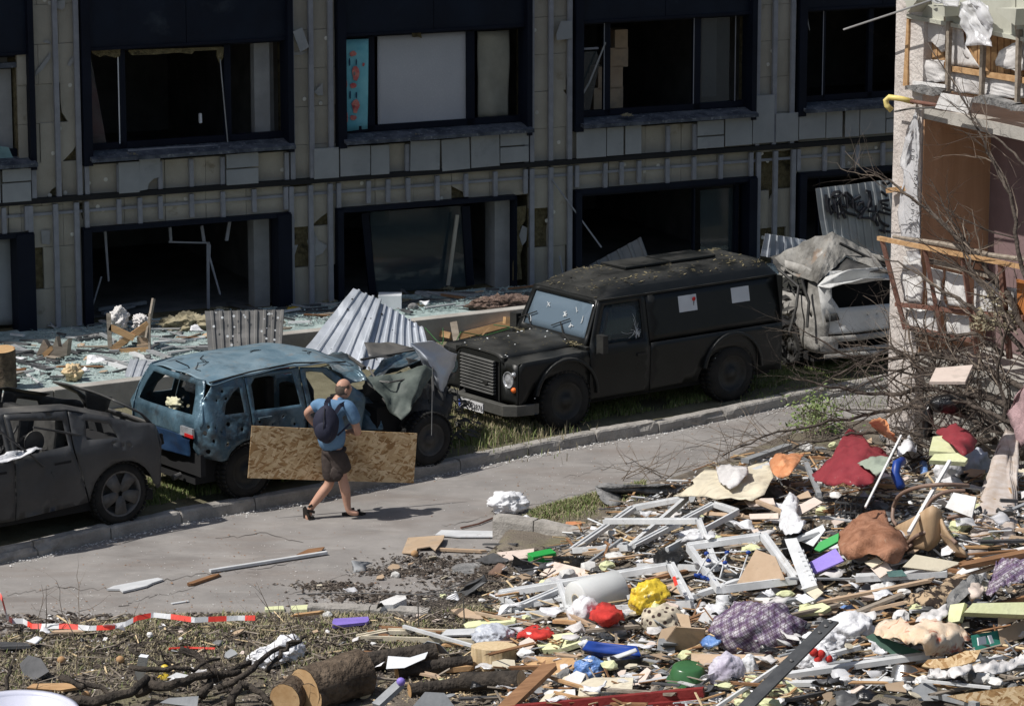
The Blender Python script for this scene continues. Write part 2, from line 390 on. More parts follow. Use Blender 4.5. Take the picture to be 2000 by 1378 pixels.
# dowel washers
dw=MB(); 
for (a,b) in PX+[(x,y) for x,y in bays]:
    s0,s1=Sx(a,200),Sx(b,200); pil=(a,b) in PX
    zr=[(.5,ztop)] if pil else [(zlo+.03,zg-.05),(zt+.03,zs1-.03)]
    for z0,z1 in zr:
        n=int((s1-s0)*(z1-z0)*(3.2 if not pil else 2.1))
        for _ in range(n):
            s=RN.uniform(s0+.08,s1-.08); z=RN.uniform(z0,z1); q=Matrix.Translation(bp(s,z,.0))@Matrix.LocRotScale(None,BN.to_track_quat('Z','Y'),None)
            dw.lathe([(.0,.012),(.012,.012),(.014,.006),(.03,.006),(.032,.0)],q,8)
tag(dw.o('dowel_washers',m_washer,bl),kind='stuff')
# rails
for us in [(59,108,149),(567,605,643),(1035,1072,1109),(1475,1508,1543)]:
    for u in us:
        s=Sx(u,200); wpart('vertical_rail',m_rail,s-.035,s+.035,zt+.02,ztop,.03,.085); s=Sx(u,500); wpart('vertical_rail',m_rail,s-.035,s+.035,.4,zg-.04,.03,.085)
for us,zz in [((167,230,310,371,432,557),1),((753,792,1024),1),((1300,1352),1),((167,230,271,311,372,433,494,556),0),((659,717,755,794,851,907,964,1023),0),((1123,1178,1210,1244,1299,1351,1403,1462),0),((1554,1605,1640,1668,1718,1760,1830),0),((5,50,-40,-100),0)]:
    for u in us:
        v=350 if zz else 420; s=Sx(u,v)
        if zz: wpart('short_rail',m_rail,s-.032,s+.032,zt+.02,zs1-.01,.03,.08,RN.uniform(-.012,.012))
        else: wpart('short_rail',m_rail,s-.032,s+.032,zlb+RN.uniform(-.05,0),zg-.04,.03,.08,RN.uniform(-.015,.015))
for (a,b) in OPS: wpart('cross_rail',m_rail,a,b,zg-.20,zg-.16,.005,.028)
for a,b in PX: wpart('cross_rail',m_rail,Sx(a),Sx(b),zg-.20,zg-.16,.005,.028)
wpart('floor_joint',m_black,SLEFT,SRIGHT,zg-.015,zt+.015,-.05,.10)
# cladding tiles (u0,u1,v top at u0,v bottom at u0, tilt)
for u0,u1,v0,v1,r in [(0,57,330,354,0),(0,57,357,394,0),(-60,-3,335,398,0),(227,268,316,376,0),(437,500,300,327,.01),(437,500,330,360,0),(608,657,289,348,0),(659,718,286,343,0),(719,755,283,340,0),(796,854,275,333,-.02),(857,912,271,332,.03),(914,970,264,326,.015),(971,1027,258,284,0),(971,1027,287,317,0),(1120,1178,252,308,0),(1179,1212,248,303,0),(1215,1247,245,300,.005),(1356,1408,236,264,0),(1356,1408,267,289,0),(1410,1463,230,284,.01),(1464,1506,186,279,0),(1509,1553,221,276,0),(1554,1606,215,271,0),(1607,1639,211,268,0),(1644,1672,209,266,0),(1673,1723,206,262,0),(1724,1790,203,229,0),(1724,1790,231,258,0)]:
    vm=(v0+v1)/2; wpart('cladding_tile',m_tile,Sx(u0,vm)+.004,Sx(u1,vm)-.004,Zz(u0,v1),Zz(u0,v0),.087,.105+RN.uniform(0,.006),r)
def wpoly(name,m,pts,o,t,par=None):
    return MB().poly([bp(*BW(u,v,o),o) for u,v in pts],t,BN).o(name,m,par or bl)
wpoly('broken_cladding_tile',m_tile,[(272,373),(272,312),(313,309),(313,346),(300,349),(291,358),(288,370)],.10,.015)
wpoly('hanging_cladding_tile',m_tile,[(572,62),(590,54),(604,92),(587,102)],.13,.015)
wpoly('hanging_cladding_tile',m_tile,[(1096,42),(1117,41),(1118,75),(1088,79),(1087,68)],.12,.015)
for P in ([(68,150),(70,140),(98,103),(100,112),(84,136)],[(131,128),(136,118),(143,110),(145,117),(138,130)],[(613,180),(630,162),(631,186),(622,187)],[(84,83),(90,78),(99,83),(100,88),(97,86)],[(560,106),(580,102),(602,101),(590,108),(570,108)],[(112,3),(127,0),(127,14),(121,20),(110,16)],[(600,470),(612,450),(622,470),(640,480),(630,495),(618,500),(612,530),(606,500)],[(1020,440),(1030,445),(1028,470),(1020,480),(1014,460)],[(566,480),(582,478),(575,500),(568,495)],[(80,450),(98,450),(97,478),(82,476)],[(560,425),(577,428),(572,460),(562,450)]): wpoly('torn_membrane',m_reveal,P,.03,.004)
# windows of the upper floor
def wframe(nm,us,v0u,v1u,par,o0=-.16,o1=-.09,m=m_navy):
    pass
def bars(par,name,lst,o0=-.17,o1=-.09,m=m_navy):
    for (s0,s1,z0,z1) in lst: wpart(name,m,s0,s1,z0,z1,o0,o1,par=par)
def window(ua,ub,muls,panes,rev=True,upper=True,left=.13,right=.24):
    v=200 if upper else 520
    a,b=Sx(ua,v),Sx(ub,v); z0,z1=(zs1,ztop) if upper else (.36,zlo)
    w=wpart('window_surround',m_navy,a,a+left,z0,z1,-.20,.13); 
    wpart('side_lining',m_navy,b-right*.35,b,z0,z1,-.20,.13,par=w)
    if upper:
        wpart('head_panel',m_navyp,a+left,(a+b)/2-.004,zw,ztop,-.02,.03,par=w); wpart('head_panel',m_navyp,(a+b)/2+.004,b-right*.35,zw,ztop,-.02,.03,par=w)
        wpart('head_trim',m_rail if 0 else m_navy,a+left,b-right*.35,zw-.03,zw+.01,-.15,.05,par=w)
        sb=MB(); 
        for k in range(1):
            P=[bp(a+left*.6,zs0+.03,-.16),bp(b-.02,zs0+.03,-.16),bp(b-.02,zs0-.05,.24),bp(a+left*.6,zs0-.05,.24)]
            sb.poly(P,.05,Vector((0,0,1)))
        sb.o('sill',m_sill,w)
        zb,zh=zs0+.03,zw
    else:
        wpart('head_trim',m_navy,a,b,zlo-.05,zlo+.02,-.15,.10,par=w); zb,zh=.42,zlo-.05
        
    if rev: wpart('reveal',m_reveal,b-right*.36-.26,b-right*.36,zb,zh,-.5,-.46,par=w)
    fr=[(a+left,b-right*.35,zb,zb+.09),(a+left,b-right*.35,zh-.07,zh)]
    for m0,m1 in muls: fr.append((Sx(m0,v),Sx(m1,v),zb,zh))
    if upper or muls: bars(w,'frame_bar',fr)
    return w,a+left,b-right*.35,zb+.09,zh-.07
w0,*_=window(-330,64,[(-160,-150)],[])
w1,*_=window(157,568,[(236,250),(443,456)],[])
wpart('reveal',m_reveal,Sx(507,200),Sx(537,200),zs0,zw,-.35,-.2,par=w1)
wpart('mullion_strip',m_white,Sx(235,200),Sx(237,200),zs0+.1,zw-.05,-.09,-.08,par=w1)
w2,*_=window(655,1033,[(722,737),(917,932)],[],rev=False)
w3,*_=window(1118,1470,[(1185,1197),(1360,1373)],[],rev=False)
w4,*_=window(1553,1880,[(1612,1616),(1700,1709)],[],rev=False)
wpart('reveal',m_reveal,Sx(3,200),Sx(31,200),zs0,zw-.25,-.30,-.2,par=w0)
wpart('frame_bar',m_sill,Sx(-60,200),Sx(52,200),Zz(0,134),Zz(0,124),-.1,-.02,par=w0)
for u in (1184,1359,1440): wpart('mullion_strip',m_rail,Sx(u,150),Sx(u+1.5,150),zs0+.12,zw-.06,-.09,-.082,par=w3)
wpart('mullion_strip',m_rail,Sx(1611,150),Sx(1612.5,150),zs0+.12,zw-.06,-.09,-.082,par=w4)
# blind and curtains of the second window
def cloth_panel(name,m,P,amp,freq,par,nx=20,nz=12,o=-.2,seed=0):
    V=[];Fc=[]; A,B,C,E_=[BW(u,v,o) for u,v in P]  # tl,tr,br,bl
    for i in range(nx+1):
        for j in range(nz+1):
            x=i/nx;y=j/nz; s=lerp(lerp(A[0],B[0],x),lerp(E_[0],C[0],x),y); z=lerp(lerp(A[1],B[1],x),lerp(E_[1],C[1],x),y)
            V.append(bp(s,z,o+amp*math.sin(freq*s+2*noise.noise(Vector((s*2,z*.6,seed))))+amp*noise.noise(Vector((s*3,z*2,seed)))))
    for i in range(nx):
        for j in range(nz): k=nz+1; Fc.append((i*k+j,(i+1)*k+j,(i+1)*k+j+1,i*k+j+1))
    o_=mesh(name,V,Fc,m,par,smooth=True); solid(o_,.004); return o_
cloth_panel('blind',m_blind,[(737,66),(917,58),(918,252),(738,262)],.004,3,w2,o=-.14)
cloth_panel('beige_curtain',m_beige,[(933,62),(996,59),(994,228),(934,232)],.03,9,w2,o=-.2)
cc=cloth_panel('teal_curtain',m_teal,[(666,78),(719,76),(718,252),(666,258)],.012,12,w2,o=-.075)
def blob(cx,cz,r,rz,m,name,o,par,n=9,seed=0):
    P=[];
    for k in range(n):
        a=6.283*k/n; rr=1+.45*noise.noise(Vector((math.cos(a)*2,math.sin(a)*2,seed)))
        P.append(bp(cx+r*rr*math.cos(a),cz+rz*rr*math.sin(a),o))
    return MB().poly(P,.004,BN).o(name,m,par)
for k,(u,v,r,rz,mm) in enumerate([(690,105,.055,.045,m_red),(672,105,.035,.09,m_red),(695,143,.06,.10,m_red),(692,144,.02,.03,m_reveal),(690,167,.055,.045,m_red),(673,166,.045,.11,m_red),(695,207,.065,.10,m_red),(692,208,.02,.025,m_reveal),(690,230,.055,.04,m_red),(674,229,.045,.10,m_red),(683,122,.012,.06,m_dkprint),(696,121,.012,.05,m_dkprint),(684,186,.012,.06,m_dkprint),(696,186,.012,.05,m_dkprint),(710,126,.02,.03,m_red)]):
    s,z=BW(u,v,-.05); blob(s,z,r,rz,mm,'flower_print',-.050,cc,seed=k)
wpart('pane',m_pane,Sx(1374,150),Sx(1432,150),zs0+.12,zw-.08,-.135,-.13,par=w3)
wpart('grey_drape',m_tile,Sx(1412,150),Sx(1440,150),zs0+.12,zw-.08,-.7,-.68,par=w3)
# leaning sash and cardboard in window 3
wpoly('broken_sash_pane',m_pane,[(1136,102),(1166,100),(1172,120),(1150,226),(1136,228)],-.14,.01,w3)
wpart('sash_bar',m_rail,Sx(1135,100),Sx(1175,100),Zz(1135,100),Zz(1135,96),-.13,-.1,par=w3)
for (u,v,w_,h_) in ((1180,195,.5,.42),(1184,150,.42,.36),(1200,110,.32,.3),(1205,75,.22,.3)):
    s,z=BW(u,v,-.8); o=MB().obox(bp(s,z,-.8),BD*w_/2,Vector((0,0,h_/2)),BN*.15).o('box_stack',m_card,w3)
wpoly('hanging_strip',m_reveal,[(1134,188),(1150,160),(1182,82),(1184,84),(1152,164),(1137,190)],-.04,.006,w3)
wpoly('hanging_strip',m_reveal,[(1575,35),(1581,60),(1582,60),(1578,35)],-.05,.006,w4)
# hanging wool, strips in window 1
for P in ([(178,98),(235,95),(235,110),(225,113),(205,108),(195,112),(180,104)],[(250,98),(425,92),(424,98),(380,100),(375,106),(350,103),(300,107),(258,108)],[(424,92),(437,92),(436,112),(430,124),(425,112)],[(805,64),(822,63),(824,75),(817,72),(808,73)]): wpoly('hanging_wool',m_wool,P,-.06,.05,w1 if P[0][0]<500 else w2)
wpoly('hanging_strip',m_reveal,[(429,116),(431,116),(446,278),(444,278)],-.05,.01,w1)
wpoly('leaning_glass',m_pane,[(176,104),(210,290),(176,297)],-.12,.01,w1)
wpoly('teal_board',mat('teal_board',(.20,.32,.32),.7),[(-10,284),(17,288),(24,305),(36,317),(-10,312)],-.05,.02,w0)
# cables and bottle seen in the dark room of window 1
wpoly('white_bottle',m_white,[(390,222),(394,222),(395,240),(390,241)],-.3,.05,w1)
wpoly('torn_strip',m_rail,[(250,292),(330,287),(426,283),(426,285),(330,290),(250,296)],.02,.01,w1)
# lower windows
l1,*_=window(160,565,[],[],rev=False,upper=False,left=.12,right=.6); l2,*_=window(655,1003,[],[],rev=False,upper=False,left=.09,right=.02)
l3,*_=window(1118,1470,[(1359,1362),(1440,1447)],[],rev=False,upper=False,left=.1,right=.4); l4,*_=window(1553,1880,[(1602,1604)],[],rev=False,upper=False,left=.12,right=.3); l0,*_=window(-330,64,[],[],rev=False,upper=False,left=.1,right=.75)
wpart('reveal',m_reveal,Sx(506,520),Sx(536,520),.38,zlo-.05,-.45,-.2,par=l1)
wpart('reveal',m_reveal,Sx(972,500),Sx(1001,500),.38,zlo-.05,-.45,-.1,par=l2)
cloth_panel('grey_curtain',m_tile,[(-60,470),(28,462),(26,632),(-60,640)],.03,14,l0,o=-.25)
wpoly('loose_pane',m_pane,[(722,414),(900,402),(912,560),(735,572)],-.15,.01,l2)
wpoly('loose_bar',m_navy,[(706,418),(720,414),(736,576),(722,578)],-.12,.04,l2); wpoly('loose_bar',m_navy,[(902,404),(918,402),(926,556),(912,558)],-.12,.04,l2)
wpoly('leaning_lath',m_ins,[(891,420),(897,420),(879,557),(873,557)],.0,.03,l2)
wpoly('standing_pane',m_pane,[(1368,372),(1432,366),(1432,498),(1368,500)],-.2,.01,l3)
for P in ([(330,471),(410,473),(410,476),(330,474)],[(404,474),(409,474),(410,603),(405,603)],[(409,476),(412,478),(411,500),(432,575),(429,575),(408,504)],[(203,450),(208,448),(214,548),(211,550)],[(197,540),(200,540),(179,610),(176,610)],[(446,432),(452,432),(446,470),(440,470)],[(392,442),(397,440),(402,472),(396,472)],[(330,445),(335,443),(337,472),(332,472)]): wpoly('torn_profile',m_rail,P,-.2,.03,l1)
for P in ([(1078,352),(1081,352),(1176,482),(1174,484)],[(1092,500),(1095,500),(1101,532),(1098,534)]): wpoly('hanging_cable_tray',m_rail,P,.12,.02)
wpoly('wool_patch',m_wool,[(1004,405),(1028,402),(1026,430),(1016,445),(1024,470),(1016,500),(1020,545),(1003,548)],.02,.04)
# wool remains on sills and terrace edge
def tuft(name,m,c,r,sz=(1,.7,.5),n=260,par=None,ln=.05,kind=None):
    mb=MB()
    for _ in range(n):
        a=RN.uniform(0,6.28); q=RN.random()**.5; p=Vector((c.x+r*sz[0]*q*math.cos(a),c.y+r*sz[1]*q*math.sin(a),c.z+r*sz[2]*(1-q*q)*RN.random()))
        d=Vector((RN.gauss(0,1),RN.gauss(0,1),RN.gauss(0,.6))).normalized()*ln*RN.uniform(.5,1.3); w=d.orthogonal().normalized()*ln*.16
        mb.add([p-d,p+w,p+d,p-w+Vector((0,0,ln*.2))],[(0,1,2),(0,2,3)])
    return mb.o(name,m,par)
m_fluff=mat('loose_wool',(.22,.19,.12),.95,scale=9,col2=(.36,.32,.22))
for (u,v,lab,w) in ((258,301,'clump of pale wool on the sill of the dark left window',.11),(815,263,'little clump of wool on the sill below the white blind',.08),(975,253,'tiny tan crumb of wool at the right end of the sill below the beige curtain',.04),(1225,222,'wool crumbs on the sill before the stacked cardboard boxes',.08)):
    p=onp(u,v,B0+BN*.12,BN); tag(tuft('wool_clump',m_fluff,p-Vector((0,0,.03)),w,ln=.03,n=140),lab,'insulation')
# ---------------------------------------------------------------- vehicles
def dust(m,col,lo=.3,hi=.95,amt=.7,scale=3):
    t=m.node_tree;N=t.nodes;L=t.links;b=N['Principled BSDF']; src=b.inputs['Base Color'].links[0].from_socket
    gm=N.new('ShaderNodeNewGeometry'); sp=N.new('ShaderNodeSeparateXYZ'); L.new(gm.outputs['True Normal'],sp.inputs[0])
    ab=N.new('ShaderNodeMath'); ab.operation='ABSOLUTE'; L.new(sp.outputs[2],ab.inputs[0])
    mr=N.new('ShaderNodeMapRange'); mr.inputs[1].default_value=lo; mr.inputs[2].default_value=hi; mr.inputs[4].default_value=amt; L.new(ab.outputs[0],mr.inputs[0])
    tc=N.new('ShaderNodeTexCoord'); n=N.new('ShaderNodeTexNoise'); n.inputs['Scale'].default_value=scale; n.inputs['Detail'].default_value=9; L.new(tc.outputs['Object'],n.inputs[0])
    r2=N.new('ShaderNodeMapRange'); r2.inputs[1].default_value=.35; r2.inputs[2].default_value=.6; L.new(n.outputs[0],r2.inputs[0])
    mu=N.new('ShaderNodeMath'); mu.operation='MULTIPLY'; L.new(mr.outputs[0],mu.inputs[0]); L.new(r2.outputs[0],mu.inputs[1])
    mx=N.new('ShaderNodeMix'); mx.data_type='RGBA'; L.new(mu.outputs[0],mx.inputs[0]); L.new(src,mx.inputs[6]); mx.inputs[7].default_value=(*col,1); L.new(mx.outputs[2],b.inputs['Base Color'])
    return m
m_dpaint=mat('matt_black_paint',(.006,.0068,.007),.42,scale=2,bump=.15,bscale=3,col2=(.011,.012,.012),spec=.32,dist=.02); dust(m_dpaint,(.070,.069,.064),.6,1.0,.65); overlay(m_dpaint,(.035,.035,.032),3,.62,.85,amt=.35)
m_rub=mat('tyre_rubber',(.008,.008,.008),.9,scale=6,col2=(.02,.019,.018),bump=.5); m_dark=mat('dark_plastic',(.012,.012,.012),.6,scale=5,col2=(.03,.03,.028))
m_steel=mat('dull_steel',(.12,.12,.12),.5,metal=.6,scale=5,col2=(.22,.21,.2)); m_bump=mat('galvanised_bumper',(.055,.055,.05),.6,scale=4,col2=(.09,.088,.08))
m_slat=mat('grille_grey',(.08,.08,.078),.5,col2=(.13,.13,.125)); m_lens=mat('headlamp_glass',(.35,.36,.38),.15,scale=20,spec=.8,metal=.3); m_orange=mat('orange_lens',(.75,.16,.03),.3,var=.1,bump=0); m_redlens=mat('red_lens',(.5,.02,.02),.25,var=.15,bump=0)
m_wind=D.materials.new('windscreen_glass'); m_wind.use_nodes=True; _b=m_wind.node_tree.nodes['Principled BSDF']; _b.inputs['Base Color'].default_value=(.14,.19,.24,1); _b.inputs['Roughness'].default_value=.12; _b.inputs['Alpha'].default_value=.8; _b.inputs['Specular IOR Level'].default_value=.9  # grey blue base colour stands for sky reflected in the dusty glass
m_chip=mat('chipped_spot',(.6,.62,.63),.5,var=.1); m_paper=mat('paper',(.62,.64,.66),.8,var=.06,scale=3,bump=.1); m_ink=mat('black_ink',(.02,.02,.025),.8,bump=0)
m_litter=mat('dry_leaf_litter',(.13,.11,.06),.9,scale=8,col2=(.26,.22,.13))
def wheel(par,c,side,R=.40,W=.24,rr=.24,spokes=0,rimm=None,name='wheel'):
    q=Matrix.Translation(Vector(c))@Matrix.Rotation(-side*math.pi/2,4,'X')
    mb=MB(); mb.lathe([(rr,-W/2),(rr+.02,-W/2-.005),(R-.05,-W/2),(R-.012,-W/2+.03),(R,-W/2+.06),(R,W/2-.06),(R-.012,W/2-.03),(R-.05,W/2),(rr+.02,W/2+.005),(rr,W/2-.01),(rr-.02,0),(rr,-W/2)],q,36)
    for k in range(36):
        a=6.283*k/36; 
        for h in (-.06,.06): mb.obox(q@Vector((R*math.cos(a+h),R*math.sin(a+h),h)),(q.to_3x3()@Vector((-math.sin(a),math.cos(a),0)))*.022,(q.to_3x3()@Vector((0,0,1)))*.045,(q.to_3x3()@Vector((math.cos(a),math.sin(a),0)))*.009)
    w=mb.o(name,m_rub,par,True,local=True)
    rb=MB(); rb.lathe([(rr+.005,W/2-.005),(rr-.015,W/2-.01),(rr-.03,W/2-.05)]+([(.07,W/2-.04),(.07,W/2-.01),(.0,W/2-.01)] if not spokes else [(rr-.04,W/2-.11),(.0,W/2-.11)]),q,28)
    if spokes:
        for k in range(spokes):
            a=6.283*k/spokes+.3; d=q.to_3x3()@Vector((math.cos(a),math.sin(a),0)); e=q.to_3x3()@Vector((-math.sin(a),math.cos(a),0)); z=q.to_3x3()@Vector((0,0,1))
            P=[q@Vector((0,0,W/2-.02))+d*.03-e*.05,q@Vector((0,0,W/2-.02))+d*.03+e*.05,q@Vector((0,0,W/2-.01))+d*(rr-.02)+e*.085,q@Vector((0,0,W/2-.01))+d*(rr-.02)-e*.085]
            rb.poly(P,.02,z)
    rb.o('rim',rimm or m_dark,w,True,local=False) if 0 else mesh('rim',rb.V,rb.F,rimm or m_dark,w,True,local=True)
    return w
def carroot(name,label,cat,pr,pf,fwd=1,z=.13,WB=2.8):
    "pr, pf: picture positions of the near wheels' ground contact (rear, front); returns root with origin at the middle of the wheelbase on the ground, near wheel plane offset handled by caller"
    a=G(*pr,z);b=G(*pf,z); d=(b-a); d.z=0; L=d.length; d.normalize(); return a,b,d,L
# --- black off-road van
a,b,d,L=carroot('','','',(1424,779),(1095,836)); print('van wheelbase',L,math.degrees(math.atan2(d.y,d.x)))
lf=Vector((-d.y,d.x,0)); mid=(a+b)/2-lf*.74
vr=thing('off_road_van','black dusty boxy off road van with cracked side window parked on the verge','off road van',mid,math.atan2(d.y,d.x))
FX=1.397; 
def arch(cx,r,z0=.5,n=14): return [(cx+r*math.cos(math.pi*k/n),.42+r*math.sin(math.pi*k/n)*1.0) for k in range(n+1)]
def yw(z):
    if z<1.16: return .815-.03*((1.16-z)/.66)**2
    return .79-.115*(z-1.16)/.62
def vside(sg): return lambda x,z: Vector((x,sg*yw(z),z))
for sg in (1,-1):
    fn=vside(sg)
    ra=[(x,z) for x,z in arch(-FX,.50) if z>=.5]; 
    low=[(-.13,.50),(-.13,1.16),(-2.32,1.16),(-2.32,.50)]+[(x,z) for x,z in sorted(ra)][:]
    # outline: bottom edge from the tail to the door with the arch cut
    low=[(-2.32,.50)]+sorted(ra)+[(-.13,.50),(-.13,1.15),(-2.32,1.15)]
    panel('lower_side_panel',low,[],fn,m_dpaint,vr,.12,.02)
    panel('upper_side_panel',[(-.13,1.165),(-.13,1.79),(-2.30,1.79),(-2.32,1.165)],[],fn,m_dpaint,vr,.16,.02)
    fa=[(x,z) for x,z in arch(FX,.50) if z>=.5]
    panel('front_wing',[(.86,.50)]+sorted(fa)+[(1.95,.55),(1.95,1.10),(1.90,1.15),(.86,1.17)],[],fn,m_dpaint,vr,.1,.02)
    dr=panel('door',[(-.115,.50),(.845,.50),(.845,1.17),(.62,1.78),(-.115,1.78)],[[(-.03,1.22),(.72,1.22),(.54,1.71),(-.03,1.71)]],fn,m_dpaint,vr,.1,.02)
    wp=panel('door_window',[(-.03,1.22),(.72,1.22),(.54,1.71),(-.03,1.71)],[],lambda x,z:Vector((x,sg*(yw(z)-.012),z)),m_pane,dr,.2,.004)
    if sg==1:
        cr_=MB(); c=(.06,1.30)
        for k in range(17):
            an=RN.uniform(0,6.28); P=[];r=.01
            x,z=c
            for _ in range(RN.randint(3,6)):
                P.append(Vector((x,yw(z)+.003,z))); x+=.05*math.cos(an);z+=.065*math.sin(an); an+=RN.uniform(-.35,.35)
                if not(-.02<x<.6 and 1.23<z<1.7): break
            if len(P)>1: cr_.tube(P,.0022,3)
        for k in range(26):
            an=RN.uniform(0,6.28); r=RN.uniform(0,.07); x,z=c[0]+r*math.cos(an),c[1]+r*math.sin(an)
            if -.02<x and z>1.23: cr_.tube([Vector((x,yw(z)+.004,z)),Vector((x+RN.uniform(-.03,.03),yw(z)+.004,z+RN.uniform(-.03,.03)))],.003,3)
        cr_.o('glass_crack',m_chip,wp,local=True)
    MB().obox(Vector((.03,sg*.83,1.02)),Vector((.07,0,0)),Vector((0,.015,0)),Vector((0,0,.018))).o('handle',m_dark,dr,local=True)
    # flares over the arches
    for cx in (FX,-FX):
        mb=MB(); n=18
        for k in range(n):
            t0,t1=math.pi*k/n,math.pi*(k+1)/n
            if max(.42+.5*math.sin(t0),0)<.47 and k not in(1,2,n-2,n-3): continue
            V=[]
            for t in (t0,t1):
                for (r,y) in ((.475,.79),(.525,.80),(.515,.862),(.478,.868)): V.append((cx+r*math.cos(t),sg*y,.42+r*math.sin(t)))
            mb.add(V,[(0,1,5,4),(1,2,6,5),(2,3,7,6),(3,0,4,7)])
        if cx>0 or True: bevel(mb.o('wheel_arch_flare',m_dpaint if cx>0 else m_dpaint,vr,True,local=True),.003,1)
    wheel(vr,(FX,sg*.725,.37),sg,.39); wheel(vr,(-FX,sg*.715,.37),sg,.39)
    # wing top and front
    MB().add([(.86,sg*.50,1.185),(.86,sg*.80,1.165),(1.90,sg*.80,1.145),(1.95,sg*.78,1.12),(1.95,sg*.50,1.12),(1.90,sg*.50,1.16)],[(0,1,2,5),(5,2,3,4)]).o('wing_top',m_dpaint,vr,local=True)
    fp=panel('lamp_panel',[(sg*.43,.60),(sg*.80,.60),(sg*.80,1.12),(sg*.43,1.12)],[circ(sg*.60,.90,.115,16)],lambda y,z:Vector((1.955,y,z)),m_dpaint,vr,.12,.03)
    q=Matrix.Translation((1.93,sg*.60,.90))@Matrix.Rotation(math.pi/2,4,'Y')
    hl=MB().lathe([(.115,.02),(.105,.045),(.095,.035),(.09,.02),(.05,.045),(0,.05)],q,24).o('headlight',m_lens if sg==1 else m_pane,vr,True,local=True)
    for zz,mm,nm in ((.99,m_lens,'side_lamp'),(.79,m_orange,'indicator_lamp')):
        q=Matrix.Translation((1.965,sg*.735,zz))@Matrix.Rotation(math.pi/2,4,'Y'); MB().lathe([(.036,0),(.036,.02),(.026,.04),(0,.047)],q,14).o(nm,mm,vr,True,local=True)
    MB().box((.70,min(sg*.86,sg*1.0),1.15),(.78,max(sg*.86,sg*1.0),1.38)).o('wing_mirror',m_dark,vr,local=True); MB().bar((.74,sg*.80,1.12),(.74,sg*.93,1.17),.03,.03).o('mirror_arm',m_dark,vr,local=True)
def grid(name,nx,ny,fn,mt,par,local=True,thick=0,smooth=True):
    V=[fn(i/nx,j/ny) for i in range(nx+1) for j in range(ny+1)]; k=ny+1
    o=mesh(name,V,[(i*k+j,(i+1)*k+j,(i+1)*k+j+1,i*k+j+1) for i in range(nx) for j in range(ny)],mt,par,smooth,local)
    if thick: solid(o,thick)
    return o
def vroof(s,t):
    x=lerp(.60,-2.33,s); t=t*2-1; e=min(1,(s*2.93)/.5)**.55 if s*2.93<.5 else 1; e2=min(1,((1-s)*2.93)/.12)**.5 if (1-s)*2.93<.12 else 1
    y=.685*math.copysign(abs(t)**.6,t)*1.0; z=1.785+.205*(1-abs(t)**4)*(.03+.97*e)*(.3+.7*e2)
    return Vector((x,y,z))
rf=grid('roof',34,26,vroof,m_dpaint,vr)
MB().box((-2.32,-.70,1.765),(.62,-.68,1.79)).box((-2.32,.68,1.765),(.62,.70,1.79)).o('gutter',m_dpaint,rf,local=True)
for x0,x1 in ((-.25,-.95),(-1.0,-1.75)):
    bevel(MB().add([(x0,-.42,1.985),(x0,.12,2.0),(x1,.12,2.0),(x1,-.42,1.985),(x0,-.42,2.02),(x0,.12,2.035),(x1,.12,2.035),(x1,-.42,2.02)],[(0,1,2,3),(7,6,5,4),(0,4,5,1),(1,5,6,2),(2,6,7,3),(3,7,4,0)]).o('roof_hatch',m_dpaint,vr,local=True),.008)
def vscr(y,z): return Vector((.86-.245*(z-1.18)/.6,y,z))
panel('windscreen_frame',[(-.74,1.18),(.74,1.18),(.68,1.79),(-.68,1.79)],[[(-.66,1.30),(.66,1.30),(.62,1.73),(-.62,1.73)]],vscr,m_dpaint,vr,.14,.03)
ws=panel('windscreen',[(-.67,1.29),(.67,1.29),(.63,1.74),(-.63,1.74)],[],lambda y,z:vscr(y,z)-Vector((.012,0,0)),m_wind,vr,.2,.005)
cr_=MB()
for (cy,cz,n) in ((-.28,1.60,5),(.12,1.52,14),(.3,1.42,6),(.33,1.6,3),(-.52,1.36,3),(.5,1.5,3)):
    for k in range(n):
        an=RN.uniform(0,6.28); l=RN.uniform(.01,.06); p=vscr(cy,cz); q=vscr(cy+l*math.cos(an),cz+l*math.sin(an)); cr_.tube([p+Vector((.004,0,0)),q+Vector((.004,0,0))],RN.uniform(.003,.007),4)
cr_.o('bullet_crack',m_chip,ws,local=True)
for y0,y1,z1 in ((-.25,-.60,1.42),(.45,.1,1.43)):
    MB().tube([vscr(y0,1.22)+Vector((.03,0,0)),vscr(lerp(y0,y1,.6),1.30)+Vector((.03,0,0)),vscr(y1,z1)+Vector((.025,0,0))],.009,6).tube([vscr(y1-.16,z1-.07)+Vector((.02,0,0)),vscr(y1+.16,z1+.06)+Vector((.02,0,0))],.008,5).o('wiper',m_dark,vr,local=True)
bevel(MB().box((.84,-.80,1.13),(.90,.80,1.22)).o('bulkhead_vent',m_dpaint,vr,local=True),.01)
def bon(s,t):
    x=lerp(.90,1.99,s); t=t*2-1; y=.52*t; e=1-abs(t)**6; z=1.20+.085*e-.04*s-.015*t*t+.02*(abs(t)<.55)*(1-s)
    if s>.93: z-=.05*((s-.93)/.07)**1.5
    z+=.012*noise.noise(Vector((x*4,y*4,2)))
    return Vector((x,y,z))
bn=grid('bonnet',22,20,bon,m_dpaint,vr,thick=.015)
MB().box((1.92,-.52,1.10),(1.975,.52,1.17)).o('front_panel',m_dpaint,vr,local=True)
MB().box((1.90,-.43,.58),(1.93,.43,1.10)).o('grille_back',m_black,vr,local=True)
for y_ in (-.445,.425): MB().box((1.93,y_,.58),(1.985,y_+.02,1.12)).o('grille_frame',m_dpaint,vr,local=True)
